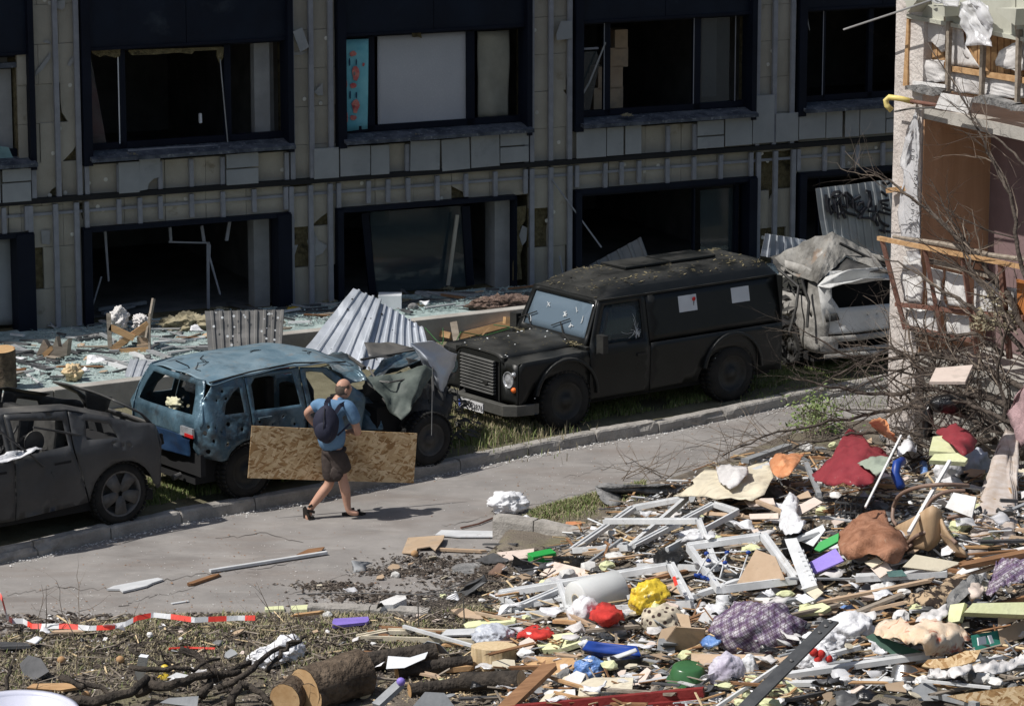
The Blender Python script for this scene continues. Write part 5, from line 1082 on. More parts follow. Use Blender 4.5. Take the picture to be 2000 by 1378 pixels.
# sandals
def sandal(P,nrm):
    s=MB().poly(P,.026,nrm).o('sandal',m_sandal,man); bevel(s,.006); return s
s1=sandal([A(594,990,.04),A(597,987,-.04),A(606,1005,-.06),A(611,1022,-.05),A(603,1023,.03),A(595,1010,.05)],Vector((.75,.3,.35)))
for P in ([A(600,996,-.06),A(612,999,-.03),A(614,1000,.04)],[A(602,1012,-.06),A(611,1010,-.04),A(612,1008,.03)],[A(603,990,-.05),A(611,985,.0),A(607,984,.06)]): strap(P,.03,m_sandal,s1).name='strap'
g0=G(668,1006);f_=Vector((math.cos(math.radians(8)),math.sin(math.radians(8)),0)); l_=Vector((-f_.y,f_.x,0))
s2=sandal([g0+l_*(-.035),g0+f_*.10-l_*.04,g0+f_*.24-l_*.05,g0+f_*.285,g0+f_*.24+l_*.045,g0+f_*.1+l_*.035,g0+l_*.035],Vector((0,0,1))); s2.location.z+=.028
for x0,z0 in ((.20,.065),(.13,.085)): strap([g0+f_*x0-l_*.045+Vector((0,0,.03)),g0+f_*x0+Vector((0,0,z0)),g0+f_*x0+l_*.045+Vector((0,0,.03))],.035,m_sandal,s2).name='strap'
# board on the far side of the body
ba=math.radians(19); bd_=Vector((math.cos(ba),math.sin(ba),0)); bn_=Vector((bd_.y,-bd_.x,0)); bo=A(650,880)+bn_*(-.24)
P=[onp(u,v,bo,bn_) for u,v in ((492,831),(815,846),(808,943),(484,933))]
ob=MB().poly(P,.012,bn_).o('strand_board',m_osb); tag(ob,'tan strand board panel held upright at the side of the walking man','board')
# ---------------------------------------------------------------- debris builders
m_whitep=mat('white_pvc',(.50,.51,.52),.45,scale=4,bump=.05,col2=(.64,.65,.66)); overlay(m_whitep,(.30,.26,.21),3.5,.60,.78,amt=.8)
m_creamb=mat('cream_board',(.56,.50,.38),.8,scale=3,bump=.2,col2=(.66,.60,.47)); m_yfoam=mat('yellow_green_foam',(.58,.60,.34),.9,scale=5,bump=.5,bscale=20,col2=(.70,.72,.45)); m_pinkb=mat('pinkish_board',(.58,.48,.42),.8,scale=3,col2=(.66,.56,.49),bump=.1)
m_tanb=mat('tan_board',(.42,.30,.20),.8,scale=3,bump=.2,col2=(.50,.37,.26)); m_grey=mat('grey_sheet',(.22,.23,.24),.6,scale=4,bump=.3,col2=(.33,.34,.35)); m_dgrey=mat('dark_grey_plastic',(.055,.057,.06),.5,scale=4,bump=.2,col2=(.10,.10,.105))
m_green=mat('green_plastic',(.03,.33,.07),.35,var=.1,scale=3,bump=.05); m_dgreen=mat('dull_green_plastic',(.045,.13,.05),.25,var=.15,scale=3,bump=.05); m_bluepl=mat('blue_plastic',(.015,.05,.26),.4,var=.2,scale=3,bump=.05); m_purple=mat('purple_plastic',(.26,.19,.60),.5,var=.12); m_redc=mat('red_cloth',(.42,.025,.02),.8,scale=5,bump=.6,bscale=12,dist=.03,col2=(.60,.045,.035)); m_dred=mat('dark_red_sheet',(.20,.022,.032),.75,scale=3,bump=.4,bscale=8,col2=(.27,.035,.045)); overlay(m_dred,(.35,.28,.25),26,.64,.7)
m_bagw=mat('white_bag',(.62,.62,.64),.4,scale=5,bump=1,bscale=9,col2=(.78,.78,.80),dist=.03,spec=.5); m_bagy=mat('yellow_bag',(.60,.42,.03),.35,scale=5,bump=1,bscale=9,col2=(.78,.58,.06),dist=.03,spec=.5); overlay(m_bagy,(.10,.08,.03),9,.60,.66); m_bagb=mat('blue_bag',(.07,.17,.45),.35,scale=5,bump=.9,bscale=16,col2=(.22,.36,.62),dist=.03,spec=.5); m_bagl=mat('lilac_bag',(.36,.32,.42),.45,scale=3,bump=.8,bscale=12,col2=(.62,.60,.66),dist=.03); m_bagk=mat('black_bag',(.012,.012,.013),.3,scale=5,bump=.9,bscale=12,dist=.03,spec=.6); m_bago=mat('orange_film',(.55,.21,.09),.4,scale=5,bump=1,bscale=9,col2=(.70,.34,.18)); m_bagg=mat('grey_purple_bag',(.35,.37,.42),.4,scale=2.5,bump=1,bscale=9,col2=(.60,.63,.68),dist=.03); overlay(m_bagg,(.05,.03,.14),2.4,.58,.62)
m_rug=mat('brown_rug',(.20,.085,.045),.95,scale=6,bump=.9,bscale=60,col2=(.36,.18,.11)); overlay(m_rug,(.35,.27,.20),9,.6,.7,amt=.7); m_mat=mat('patterned_carpet',(.03,.02,.015),.95,scale=7,col2=(.42,.31,.2),ramp=(.48,.52),bump=.4); m_leop=mat('speckled_cushion',(.50,.44,.34),.9,scale=3,bump=.3); overlay(m_leop,(.05,.03,.025),14,.34,.26,vor=True); m_flor=mat('floral_duvet',(.62,.45,.30),.85,scale=3,bump=.5,bscale=8,col2=(.70,.60,.48),dist=.03); overlay(m_flor,(.42,.10,.04),5,.56,.66); overlay(m_flor,(.5,.14,.15),2.6,.62,.68)
m_log=mat('log_bark',(.05,.035,.024),.98,scale=5,bump=1,bscale=16,col2=(.16,.12,.085),dist=.06,stretch=(1,1,1)); m_logend=mat('sawn_log_end',(.40,.24,.11),.85,scale=3,bump=.2,col2=(.58,.40,.22)); overlay(m_logend,(.22,.09,.035),4,.58,.64); m_logs=mat('black_log',(.022,.018,.015),.95,scale=5,bump=1,bscale=22,col2=(.08,.065,.052),dist=.04); m_cut=mat('pale_sawn_wood',(.52,.39,.22),.85,scale=4,bump=.2,stretch=(8,8,1),col2=(.66,.52,.33))
m_paint_red=mat('red_beam',(.15,.015,.015),.6,scale=5,bump=.5,col2=(.24,.03,.027)); overlay(m_paint_red,(.10,.06,.05),9,.62,.72); m_bar=mat('black_bar',(.045,.047,.05),.5,scale=6,col2=(.07,.072,.075)); m_pot=mat('brushed_steel',(.50,.50,.50),.28,metal=.9,scale=6,var=.1,stretch=(1,1,12)); m_wicker=mat('bent_wood',(.16,.10,.075),.5,scale=4,col2=(.25,.17,.13)); m_ply=mat('plywood',(.36,.24,.14),.6,scale=2,stretch=(1,5,1),col2=(.45,.32,.20),bump=.1)
m_zinc=mat('zinc_sheet',(.42,.45,.49),.42,scale=1.5,bump=.3,bscale=4,col2=(.60,.63,.68),metal=.35,dist=.03); overlay(m_zinc,(.25,.24,.24),3,.6,.75,amt=.6); m_zincd=mat('dull_zinc_sheet',(.15,.145,.14),.6,scale=2,bump=.3,bscale=5,col2=(.22,.215,.21)); m_plaster=mat('plaster_lump',(.52,.51,.49),.9,scale=6,bump=.6,bscale=20,col2=(.70,.69,.67)); m_mark=mat('red_tape',(.72,.06,.04),.5,var=.1,bump=0)
m_plaid=mat('plaid_fabric',(.5,.47,.5),.8,var=.06,bump=.3,bscale=9,dist=.03)
def plaidize(m):
    t=m.node_tree;N=t.nodes;L=t.links;b=N['Principled BSDF']; tc=N.new('ShaderNodeTexCoord'); mp=N.new('ShaderNodeMapping'); mp.inputs['Rotation'].default_value=(.3,.5,.6); L.new(tc.outputs['Object'],mp.inputs[0])
    src=b.inputs['Base Color'].links[0].from_socket
    for ax,col,sc in (('X',(.10,.05,.14),11),('Y',(.12,.06,.12),11),('Z',(.10,.05,.14),11),('X',(.04,.02,.03),33),('Z',(.04,.02,.03),33)):
        w=N.new('ShaderNodeTexWave'); w.bands_direction=ax; w.inputs['Scale'].default_value=sc/3.1; L.new(mp.outputs[0],w.inputs[0]); mr=N.new('ShaderNodeMapRange'); mr.inputs[1].default_value=.62 if sc<20 else .8; mr.inputs[2].default_value=.70 if sc<20 else .9; mr.inputs[4].default_value=.6; L.new(w.outputs[0],mr.inputs[0])
        mx=N.new('ShaderNodeMix'); mx.data_type='RGBA'; L.new(mr.outputs[0],mx.inputs[0]); L.new(src,mx.inputs[6]); mx.inputs[7].default_value=(*col,1); src=mx.outputs[2]
    L.new(src,b.inputs['Base Color'])
plaidize(m_plaid)
for _m in (m_creamb,m_pinkb,m_tanb,m_yfoam,m_whited,m_card,m_grey): overlay(_m,(.20,.17,.14),4.5,.52,.78,amt=.75); overlay(_m,(.07,.06,.05),22,.66,.74,amt=.6)
overlay(m_whitep,(.16,.13,.10),9,.62,.74,amt=.8)
def land(n,u,v): LAND.append((n,u,v))
def ctr(P): return sum(p[0] for p in P)/len(P),sum(p[1] for p in P)/len(P)
def TT(q): return T(q[0],q[1],q[2] if len(q)>2 else .03)
def fitplane(Q):
    c=sum(Q,Vector())/len(Q); n=Vector()
    for i in range(len(Q)):
        a,b=Q[i],Q[(i+1)%len(Q)]; n+=Vector(((a.y-b.y)*(a.z+b.z),(a.z-b.z)*(a.x+b.x),(a.x-b.x)*(a.y+b.y)))
    n.normalize(); return c,(n if n.z>0 else -n)
def sheet(name,label,cat,P,m,t=.012,h=None,short=None,group=None,par=None,lift=0):
    "rigid flat piece traced as a polygon, lying on the terrain"
    Q=[T(q[0],q[1],(q[2] if len(q)>2 else (.075 if q[0]<960 and q[1]>1200 else .03))+lift) for q in P]; c,n=fitplane(Q)
    if n.z<.45: n=Vector((n.x,n.y,.45*1.2)).normalized()
    Q=[onp(q[0],q[1],c,n) for q in P]
    o=MB().poly(Q,t,n).o(name,m,par)
    if label: tag(o,label,cat,group)
    if short: land(short,*ctr(P))
    return o
def drape(name,label,cat,P,m,amp=.03,fr=6,h=.04,step=14,short=None,hill=0,thick=.006,seed=0,parent=None,smooth=True,wl=.13):
    "soft piece: outline traced, laid over the terrain with folds and its own rise in the middle"
    o2=[(q[0],q[1]) for q in P]; V2,Fc=cdt(o2,[],step); used=sorted({i for f in Fc for i in f}); mp={i:k for k,i in enumerate(used)}; V=[]
    cu,cv=ctr(P); ru=max(abs(q[0]-cu) for q in P); rv=max(abs(q[1]-cv) for q in P)
    for i in used:
        u,v=V2[i]; r=min(1,math.hypot((u-cu)/ru,(v-cv)/rv)); hh=h+hill*(1-r*r)
        p=T(u,v,hh); r1=1-2*abs(noise.noise(Vector((p.x*fr*1.3,p.y*fr*.8,seed+5)))); r2=1-2*abs(noise.noise(Vector((p.x*fr*3.1,p.y*fr*2.0,seed+9)))); a=.7*noise.noise(Vector((p.x*fr*.7,p.y*fr*.5,seed)))+.9*math.copysign(abs(r1)**2,r1)+.4*math.copysign(abs(r2)**2,r2)
        d=(CP-p).normalized(); a=a*.45+creases(p,seed+len(name),wl)*1.0; p=p+d*amp*a+Vector((0,0,amp*.6*a)); V.append(p)
    o=mesh(name,V,[tuple(mp[i] for i in f) for f in Fc],m,parent,smooth); solid(o,thick)
    if label: tag(o,label,cat)
    if short: land(short,cu,cv)
    return o
def bar(name,label,cat,a,b,w,t,m,short=None,jag=0):
    A_,B_=TT(a),TT(b); mb=MB(); x=(B_-A_); L_=x.length; x.normalize(); y=Vector((0,0,1)).cross(x).normalized(); z=x.cross(y)
    if jag:
        n=5;V=[]
        for s,P0 in ((0,A_),(1,B_)):
            for j in range(n):
                for k in (-1,1): V.append(P0+y*w*(j/(n-1)-.5)+z*t/2*k+x*(RN.uniform(-1,1)*jag))
        Fc=[]
        for j in range(n-1): a0=j*2;b0=n*2+j*2; Fc+=[(a0,a0+2,b0+2,b0),(a0+1,b0+1,b0+3,a0+3),(a0,a0+1,a0+3,a0+2),(b0,b0+2,b0+3,b0+1)]
        Fc+=[(0,2*n,2*n+1,1),(2*n-2,2*n-1,4*n-1,4*n-2)]
        mb.add(V,Fc)
    else: mb.bar(A_,B_,w,t)
    o=mb.o(name,m)
    if label: tag(o,label,cat)
    if short: land(short,(a[0]+b[0])/2,(a[1]+b[1])/2)
    return o
def profile(mb,A_,B_,w,t):
    "window profile: a bar with a raised rebate"
    x=(B_-A_).normalized(); y=Vector((0,0,1)).cross(x).normalized(); z=x.cross(y); mb.bar(A_,B_,w,t); mb.bar(A_+z*t*.55+y*w*.28,B_+z*t*.55+y*w*.28,w*.42,t*.5)
def frame(label,P,w,t,m,short,mull=(),name='window_frame',cat='window frame',closed=True):
    Q=[TT(q) for q in P]; c,n=fitplane(Q); r=thing(name,label,cat,c)
    k=len(Q)
    for i in range(k if closed else k-1):
        a,b=Q[i],Q[(i+1)%k]; d=(b-a).normalized(); mb=MB(); profile(mb,a-d*w*.2,b-d*w*.45,w,t); mb.o('frame_bar',m,r)
    for a,b in mull: mb=MB(); profile(mb,TT(a),TT(b),w*.8,t*.8); mb.o('mullion',m,r)
    land(short,*ctr(P)); return r
def bag(name,label,cat,u,v,w,h,m,short,seed=0,amp=.25,ridge=.16,neck=None,rot=0,dep=.75,sub=4,lift=0):
    S_=F/(G(u,v,.3)-CP).length; r=w/2/S_; rz=h/2/S_; p=T(u,v,0)
    p=p+Vector((0,r*dep*.5,lift)); o=lump(name,m,p+Vector((0,0,rz*.8)),(r,r*dep,rz*1.08),amp,2.0,None,seed,sub=5 if w>60 else sub,flat=-.75,ridge=ridge*.6,rot=rot,fold=min(.035,r*.11),wl=max(.07,min(.18,r*.55)))
    tag(o,label,cat); land(short,u,v-h/2)
    if neck:
        q=p+Vector((neck[0]/S_,0,neck[1]/S_)); crumple('bag_tail',[q+Vector((0,0,0)),q+Vector((.09,0,.09)),q+Vector((0,-.02,.13)),q+Vector((-.08,0,.08))],[(0,1,2),(0,2,3)],m,o,2,.03,8)
    return o
def corr(name,label,cat,P,m,n,dep=.03,short=None,holes=0,bend=0,par=None):
    "ribbed metal sheet between four corners (tl,tr,br,bl as 3D points); ribs run tl-bl"
    tl,tr,br_,bl_=P; nn=(tr-tl).cross(bl_-tl).normalized(); nn=nn if nn.dot(CP-tl)>0 else -nn; V=[];Fc=[]; xs=[]
    for i in range(n):
        for q,h in ((0,0),(.62,0),(.70,1),(.92,1)): xs.append(((i+q)/n,h))
    xs.append((1,0)); ny=10
    for x,h in xs:
        for j in range(ny+1):
            y=j/ny; p=tl.lerp(tr,x).lerp(bl_.lerp(br_,x),y); p=p+nn*(h*dep+bend*math.sin(y*2.6)*x+.03*noise.noise(p*2.5)+.012*noise.noise(p*7)); V.append(p)
    for i in range(len(xs)-1):
        for j in range(ny): k=ny+1; Fc.append((i*k+j,(i+1)*k+j,(i+1)*k+j+1,i*k+j+1))
    o=mesh(name,V,Fc,m); solid(o,.004)
    if label: tag(o,label,cat)
    if holes:
        mb=MB()
        for _ in range(holes):
            x,y=RN.uniform(.05,.95),RN.uniform(.05,.95); p=tl.lerp(tr,x).lerp(bl_.lerp(br_,x),y)+nn*(.036+.012); r=RN.uniform(.008,.02); q=Matrix.Translation(p)@nn.to_track_quat('Z','Y').to_matrix().to_4x4(); mb.lathe([(r,0),(0,.001)],q,6)
        tag(mb.o('shrapnel_hole',m_black if m==m_zinc else m_chip,o),kind='stuff')
    if short: land(short,*proj(sum(P,Vector())/4))
    return o
def log(label,a,b,r,m,me,short,ra=0,name='log',rings=True,rough=.12,seed=0):
    A_,B_=Vector(a),Vector(b); n=14;k=22;x=(B_-A_).normalized();y=x.orthogonal().normalized();z=x.cross(y);V=[];Fc=[]
    for i in range(n+1):
        for j in range(k):
            an=6.283*j/k; d=y*math.cos(an)+z*math.sin(an); c=A_.lerp(B_,i/n); nn=noise.noise((c+d*r)*4+Vector((seed,0,0)))*.5+abs(noise.noise(Vector((j*1.3,i*.35,seed))))*.7; V.append(c+d*r*(1+(ra*(i/n)))*(1+rough*nn))
    for i in range(n):
        for j in range(k): Fc.append((i*k+j,i*k+(j+1)%k,(i+1)*k+(j+1)%k,(i+1)*k+j))
    o=mesh(name,V,Fc,m,smooth=True); tag(o,label,'log')
    for e,s in ((0,-1),(n,1)):
        c=A_ if e==0 else B_; W=[c+x*s*.004]+[V[e*k+j]*1.0 for j in range(k)]; W=[W[0]]+[c+(w-c)*.985+x*s*.003 for w in W[1:]]
        mesh('sawn_end',W,[(0,1+j,1+(j+1)%k) if s>0 else (0,1+(j+1)%k,1+j) for j in range(k)],me,o)
    land(short,*proj((A_+B_)/2)); return o
def box_(name,label,cat,u,v,dx,dy,dz,rot,m,short=None,tilt=0,par=None):
    p=T(u,v,0); M4=Matrix.Rotation(rot,3,'Z')@Matrix.Rotation(tilt,3,'Y'); o=MB().obox(p+M4@Vector((0,0,dz/2)),M4@Vector((dx/2,0,0)),M4@Vector((0,dy/2,0)),M4@Vector((0,0,dz/2))).o(name,m,par)
    if label: tag(o,label,cat)
    bevel(o,min(dx,dy,dz)*.06)
    if short: land(short,u,v-10)
    return o
# ---------------------------------------------------------------- things on the terrace and behind the cars
def TE(u,v,h=0): return G(u,v,TZ+.02+h)
def tbar(name,label,cat,a,b,w,t,m,par=None):
    o=MB().bar(TE(*a),TE(*b),w,t).o(name,m,par)
    if label: tag(o,label,cat)
    return o
# shards
for nm,mm,n,sz in (('glass_shards',None,22000,.020),('grey_crumbs',m_grub,1500,.03)):
    mb=MB(); V=[];Fc=[]
    for _ in range(n):
        u=RN.uniform(-60,1150); v0=pl(PAR,u)-8; top=648-.092*u-(0 if u<1060 else 0); v=RN.uniform(top+3,v0) 
        if v0<top+4: continue
        p=G(u,v,TZ); p.z=terr_h(p)+RN.uniform(0,.03); s=sz*RN.uniform(.4,1.4); a=RN.uniform(0,6.28); d=Vector((math.cos(a),math.sin(a),RN.uniform(-.5,.5)))*s; w=Vector((-math.sin(a),math.cos(a),RN.uniform(-.4,.6)))*s*RN.uniform(.4,1)
        k=len(V); V+= [p-d,p+w,p+d*RN.uniform(.4,1)]; Fc.append((k,k+1,k+2))
    if mm is None:
        mm=mat('glass_shard',(.26,.36,.355),.18,scale=30,col2=(.55,.66,.645),spec=.7,bump=0)
    o=mesh(nm,V,Fc,mm); tag(o,'bed of crushed pale green glass covering the terrace' if 'glass' in nm else 'grey crumbs scattered over the glass on the terrace','debris',kind='stuff')
def V3(u,v,Y): return at(u,v,Y)
Yt=lambda u,v,h=0: TE(u,v,h).y
# ribbed sheets
y0=Yt(478,700); corr('ribbed_sheet','dull grey upright ribbed sheet peppered with holes behind the blue car','metal sheet',[V3(400,607,y0+.25),V3(555,605,y0+.45),V3(549,692,y0+.2),V3(408,697,y0)],m_zincd,9,.02,'grey ribbed sheet',26)
y0=G(650,700,.3).y; corr('ribbed_sheet','large bright ribbed sheet leaning against the parapet behind the crushed car front','metal sheet',[V3(690,563,y0+1.1),V3(745,585,y0+1.0),V3(700,735,y0-.1),V3(588,690,y0)],m_zinc,4,.03,'large bright ribbed sheet',10,.06)
corr('ribbed_sheet','bent bright ribbed sheet with a torn peak right of the larger leaning one','metal sheet',[V3(742,590,y0+1.0),V3(826,640,y0+.9),V3(860,720,y0+.1),V3(700,735,y0-.08)],m_zinc,7,.03,'bent bright ribbed sheet',14,-.10)
crumple('torn_sheet',PX3([(800,670,1.0),(845,668,1.1),(890,690,1.3),(889,716,1.3),(872,745,1.2),(862,770,1.1),(855,735,1.0),(835,700,.9)],Yb),fan(8),m_zinc,None,3,.05,4); tag(D.objects[-1] if 0 else [o for o in COL.objects if o.name.startswith('torn_sheet')][-1],'crumpled bright metal piece hanging between the crushed car and the van bumper','metal sheet')
y0=Yt(300,745); corr('ribbed_sheet','curled grey ribbed sheet folded over the parapet left of the blue car','metal sheet',[V3(254,700,y0+.6),V3(335,712,y0+.7),V3(312,764,y0+.0),V3(243,735,y0-.05)],m_zinc,5,.02,'curled grey sheet',0,.12)
crumple('bent_flashing',PX3([(300,750,.2),(350,705,.5),(362,708,.5),(330,745,.2),(305,770,.1)],y0),fan(5),m_grey,None,2,.03,4); tag([o for o in COL.objects if o.name.startswith('bent_flashing')][-1],'bent grey flashing strip sticking up beside the blue car rear window','metal strip')
y0=Yt(1180,540); corr('ribbed_sheet','small grey ribbed sheet showing above the van roof beside the dark doorway','metal sheet',[V3(1150,518,y0),V3(1252,463,y0+.3),V3(1266,505,y0+.2),V3(1170,545,y0-.1)],m_zincd,5,.02,'small grey ribbed sheet')
y0=c0.y+2.2; corr('ribbed_sheet','pale blue ribbed sheet standing between the van roof and the tent shaped car roof','metal sheet',[V3(1495,456,y0),V3(1576,468,y0+.2),V3(1590,512,y0+.2),V3(1486,500,y0)],m_zinc,6,.03,'pale blue ribbed sheet')
y0=c0.y+4.6; gp=[V3(1592,368,y0),V3(1752,349,y0+.5),V3(1775,560,y0+.5),V3(1625,575,y0)]
gs=corr('graffiti_fence_sheet','tall ribbed metal fence sheet sprayed with black graffiti beside the stucco pier','metal sheet',gp,m_zincd if 0 else mat('fence_zinc',(.27,.29,.30),.5,scale=2,bump=.2,bscale=5,col2=(.36,.38,.39),metal=.2),11,.02,'graffiti sheet')
gn=(gp[1]-gp[0]).cross(gp[3]-gp[0]).normalized(); gn=gn if gn.dot(CP-gp[0])>0 else -gn
def zz(x,y): return 1580+x/9.844,340+y/9.844
for st in ([(325,390),(345,600),(375,720)],[(395,460),(370,620),(430,770),(490,700),(440,600)],[(440,410),(480,350),(570,335),(620,370),(580,420),(480,440),(440,410)],[(480,460),(500,640),(560,560),(600,470),(620,600),(690,620)],[(500,600),(520,740)],[(545,640),(570,860)],[(700,340),(740,660),(760,480),(660,390)],[(715,340),(830,450),(840,650)],[(760,560),(990,430)],[(600,640),(740,750),(915,795)],[(560,780),(650,740),(700,850)],[(890,540),(900,680),(980,730),(1060,640),(1040,540),(960,560),(950,610)],[(1090,320),(1160,330),(1190,500),(1150,620)],[(1190,500),(1210,620),(1080,660),(950,860)],[(1080,660),(1060,700),(1000,840),(1150,840),(1290,900),(1330,1000)],[(1140,710),(1290,720),(1285,600)],[(1270,770),(1240,890),(1215,850)],[(1310,750),(1370,900),(1440,970),(1540,1000)],[(1400,150),(1480,200),(1550,160)],[(1350,1080),(1560,1110)],[(1440,1020),(1460,1140)],[(1380,330),(1500,420)],[(1360,520),(1540,500)],[(1400,640),(1560,700)],[(1340,720),(1560,780)],[(1380,560),(1520,610)]):
    P=[onp(*zz(x,y),gp[0]+gn*.055,gn) for x,y in st]; MB().tube(P,.026,4).o('graffiti_stroke',m_ink,gs)
# crate frame and broken wood on the terrace
cf=thing('broken_crate','broken pale wooden crate with crossed slats standing on the glass','crate',TE(250,685)); land('broken crate',250,650)
for a,b,w,m in (((212,612,.0),(215,680,-.0),.06,m_woodg),((292,612,.1),(292,684,0),.07,m_woodg),((300,583,.2),(286,660,0),.06,m_woodg),((214,638,0),(262,660,0),.09,m_wood),((218,683,0),(290,632,.05),.09,m_wood),((218,686,0),(290,683,0),.07,m_wood),((268,650,.3),(290,648,.3),.10,m_tanb),((268,665,.3),(290,663,.3),.10,m_tanb),((268,680,.2),(290,678,.2),.10,m_tanb),((222,640,.3),(248,610,.4),.04,m_wood)):
    yy=TE(250,685).y; MB().bar(at(a[0],a[1],yy+a[2]),at(b[0],b[1],yy+b[2]),.03,w).o('slat',m,cf)
lump('crumpled_paper',m_wrap,at(232,622,yy+.3),(.12,.1,.14),.4,2,None,2,ridge=.3,sub=5,fold=.035,wl=.07); tag([o for o in COL.objects if o.name.startswith('crumpled_paper')][-1],'crumpled whitish paper stuffed in the broken crate','paper'); lump('torn_cloth',m_wrap,at(275,628,yy+.3),(.10,.1,.09),.4,2,None,7,ridge=.3,sub=5,fold=.03,wl=.07); tag([o for o in COL.objects if o.name.startswith('torn_cloth')][-1],'white torn cloth scrap at the top of the broken crate','cloth')
for P,lab in (([(70,694),(85,662),(94,676),(90,690)],'leftmost brown broken block of the splintered group on the glass'),([(96,695),(110,656),(114,676),(122,678),(118,700)],'tallest brown broken block of the splintered group on the glass'),([(118,696),(122,672),(134,660),(130,694)],'rightmost brown broken block of the splintered group on the glass'),([(82,690),(100,675),(104,682),(88,699)],'pale lath leaning between the brown broken blocks')):
    y1=TE(100,700).y+RN.uniform(-.1,.1); o=MB().poly([at(u,v,y1) for u,v in P],.12,Vector((-.3,-.9,.2)).normalized()).o('broken_block',m_wood if 'pale' in lab else m_woodg); tag(o,lab,'broken wood')
log('short weathered log stump standing on the glass at the left edge',TE(8,755),TE(6,757)+Vector((0,0,.52)),.17,m_log,m_logend,'log stump')
lump('root_chunk',m_cut,TE(142,728,.08),(.11,.1,.10),.5,2,None,3,ridge=.3,sub=5,fold=.03,wl=.05); tag([o for o in COL.objects if o.name.startswith('root_chunk')][-1],'small torn pale root chunk alone on the bright glass','wood'); land('root chunk',142,725)
tb=[((8,684),(112,708),.10,.05,m_dgrey,'long dark plank slanting across the glass before the splintered blocks'),((30,702),(98,722),.14,.04,m_dgrey,'wide dark strip below the long slanting plank on the glass'),((25,710),(82,752),.03,.02,m_whitep,'thin white rod lying by the log stump, the longer of two'),((45,708),(78,724),.02,.02,m_whitep,'thin white rod by the log stump, the shorter of two'),((190,604),(284,590),.07,.05,m_grey,'light metal profile propped in front of the dark doorway'),((200,612),(262,597),.05,.04,m_grey,'second metal profile just under the propped light one'),((150,660),(200,652),.09,.04,m_dgrey,'dark offcut left of the broken crate'),((153,664),(203,658),.05,.04,m_dgrey,'thin dark offcut touching the crate corner post'),((128,692),(214,676),.05,.02,m_dgrey,'bent dark strip between the splintered blocks and the crate'),((184,698),(250,722),.08,.05,m_whitep,'white window bar left of the curled grey sheet'),((190,694),(258,716),.05,.04,m_grey,'grey window bar beside the white one at the curled sheet'),((258,690),(330,720),.09,.05,m_whitep,'white profile resting along the curled grey sheet'),((288,684),(352,708),.08,.05,m_grey,'dark edged profile above the curled grey sheet'),((300,670),(400,660),.06,.04,m_whitep,'white strip touching the left edge of the upright grey sheet'),((296,636),(384,664),.03,.02,m_grey,'thin rod running from the crate to the upright grey sheet'),((330,690),(402,678),.10,.03,m_grey,'flat grey profile at the foot of the upright grey sheet'),((42,630),(60,638),.06,.05,m_dgrey,'dark stub at the wall foot near the left edge'),((445,592),(530,612),.07,.04,m_dgrey,'dark frame bar lying at the shaded wall foot'),((540,604),(625,595),.06,.04,m_dgrey,'dark frame bar left of the large bright sheet'),((520,612),(640,600),.04,.03,m_dgrey,'long thin dark frame bar left of the large bright sheet'),((812,572),(940,578),.12,.05,m_grey,'grey beam lying in the shade behind the parapet'),((820,584),(950,590),.03,.02,m_dgrey,'thin dark strip in front of the grey beam behind the parapet'),((620,622),(660,600),.05,.03,m_dgrey,'short dark bar near the top left of the bright sheet'),((930,580),(1045,585),.02,.02,m_dgrey,'long thin rod beside the brown fur roll')]
for a,b,w,t,m,lab in tb: tbar('profile_bar' if m in(m_grey,m_dgrey) else 'white_bar',lab,'bar',a,b,w,t,m)
o=mesh('cardboard_box',*(lambda c:( [c+Vector((x,y,z)) for x in(-.17,.17) for y in (-.14,.14) for z in (0,.2)],BOXF))(TE(762,600)),m_paper); tag(o,'small pale carton on the shaded glass behind the large bright sheet','box')
for (u,v,w,seed) in ((985,590,.32,1),(955,588,.2,4)): pass
o=lump('fur_roll',mat('brown_fur',(.10,.065,.05),.98,scale=12,bump=1,bscale=50,col2=(.24,.17,.14),dist=.04),TE(985,592,.06),(.45,.16,.10),.3,2,None,5,ridge=.3,rot=.15,sub=5,fold=.05,wl=.09); tag(o,'brown shaggy fur roll lying on the parapet edge left of the van','fur'); land('brown fur roll',985,590)
o=lump('matted_wool',m_fluff,TE(370,632,.05),(.36,.2,.12),.5,2.5,None,6,ridge=.3,sub=5,fold=.06,wl=.10); tag(o,'matted greyish wool heap above the upright grey sheet','insulation')
for (u,v,w,lab) in ((572,602,.10,'small bright yellow foam scrap in the shade of the wall'),(660,580,.14,'dry moss clump at the top left corner of the bright sheet'),(725,586,.12,'dry moss clump right of the top of the bright sheet'),(795,588,.14,'mossy wool tuft between the pale carton and the grey beam'),(873,563,.11,'mossy wool tuft under the leaning lath'),(428,604,.13,'mossy tuft at the dark doorway foot'),(645,588,.12,'dry wool tuft left of the pale carton'),(820,596,.1,'dull tuft in front of the grey beam')):
    tag(tuft('moss_clump',m_fluff if 'yellow' not in lab else m_bagy,TE(u,v),w,(1,.6,.25),150,ln=.035),lab,'insulation')
o=crumple('bent_frame_end',[at(585,586,Yt(585,586)),at(590,548,Yt(585,586)-.1),at(598,547,Yt(585,586)-.1),at(600,560,Yt(585,586)),at(592,588,Yt(585,586))],fan(5),m_dgrey,None,2,.03,5,.04); tag(o,'bent dark frame end standing against the second pillar foot','metal scrap')
o=crumple('twisted_cable_tray',[TE(50,605),TE(58,612,.1),TE(90,622,.08),TE(110,640),TE(95,638),TE(60,622)],fan(6),m_grey,None,3,.05,5,.02); tag(o,'twisted grey metal channel at the wall foot near the left edge','metal scrap')
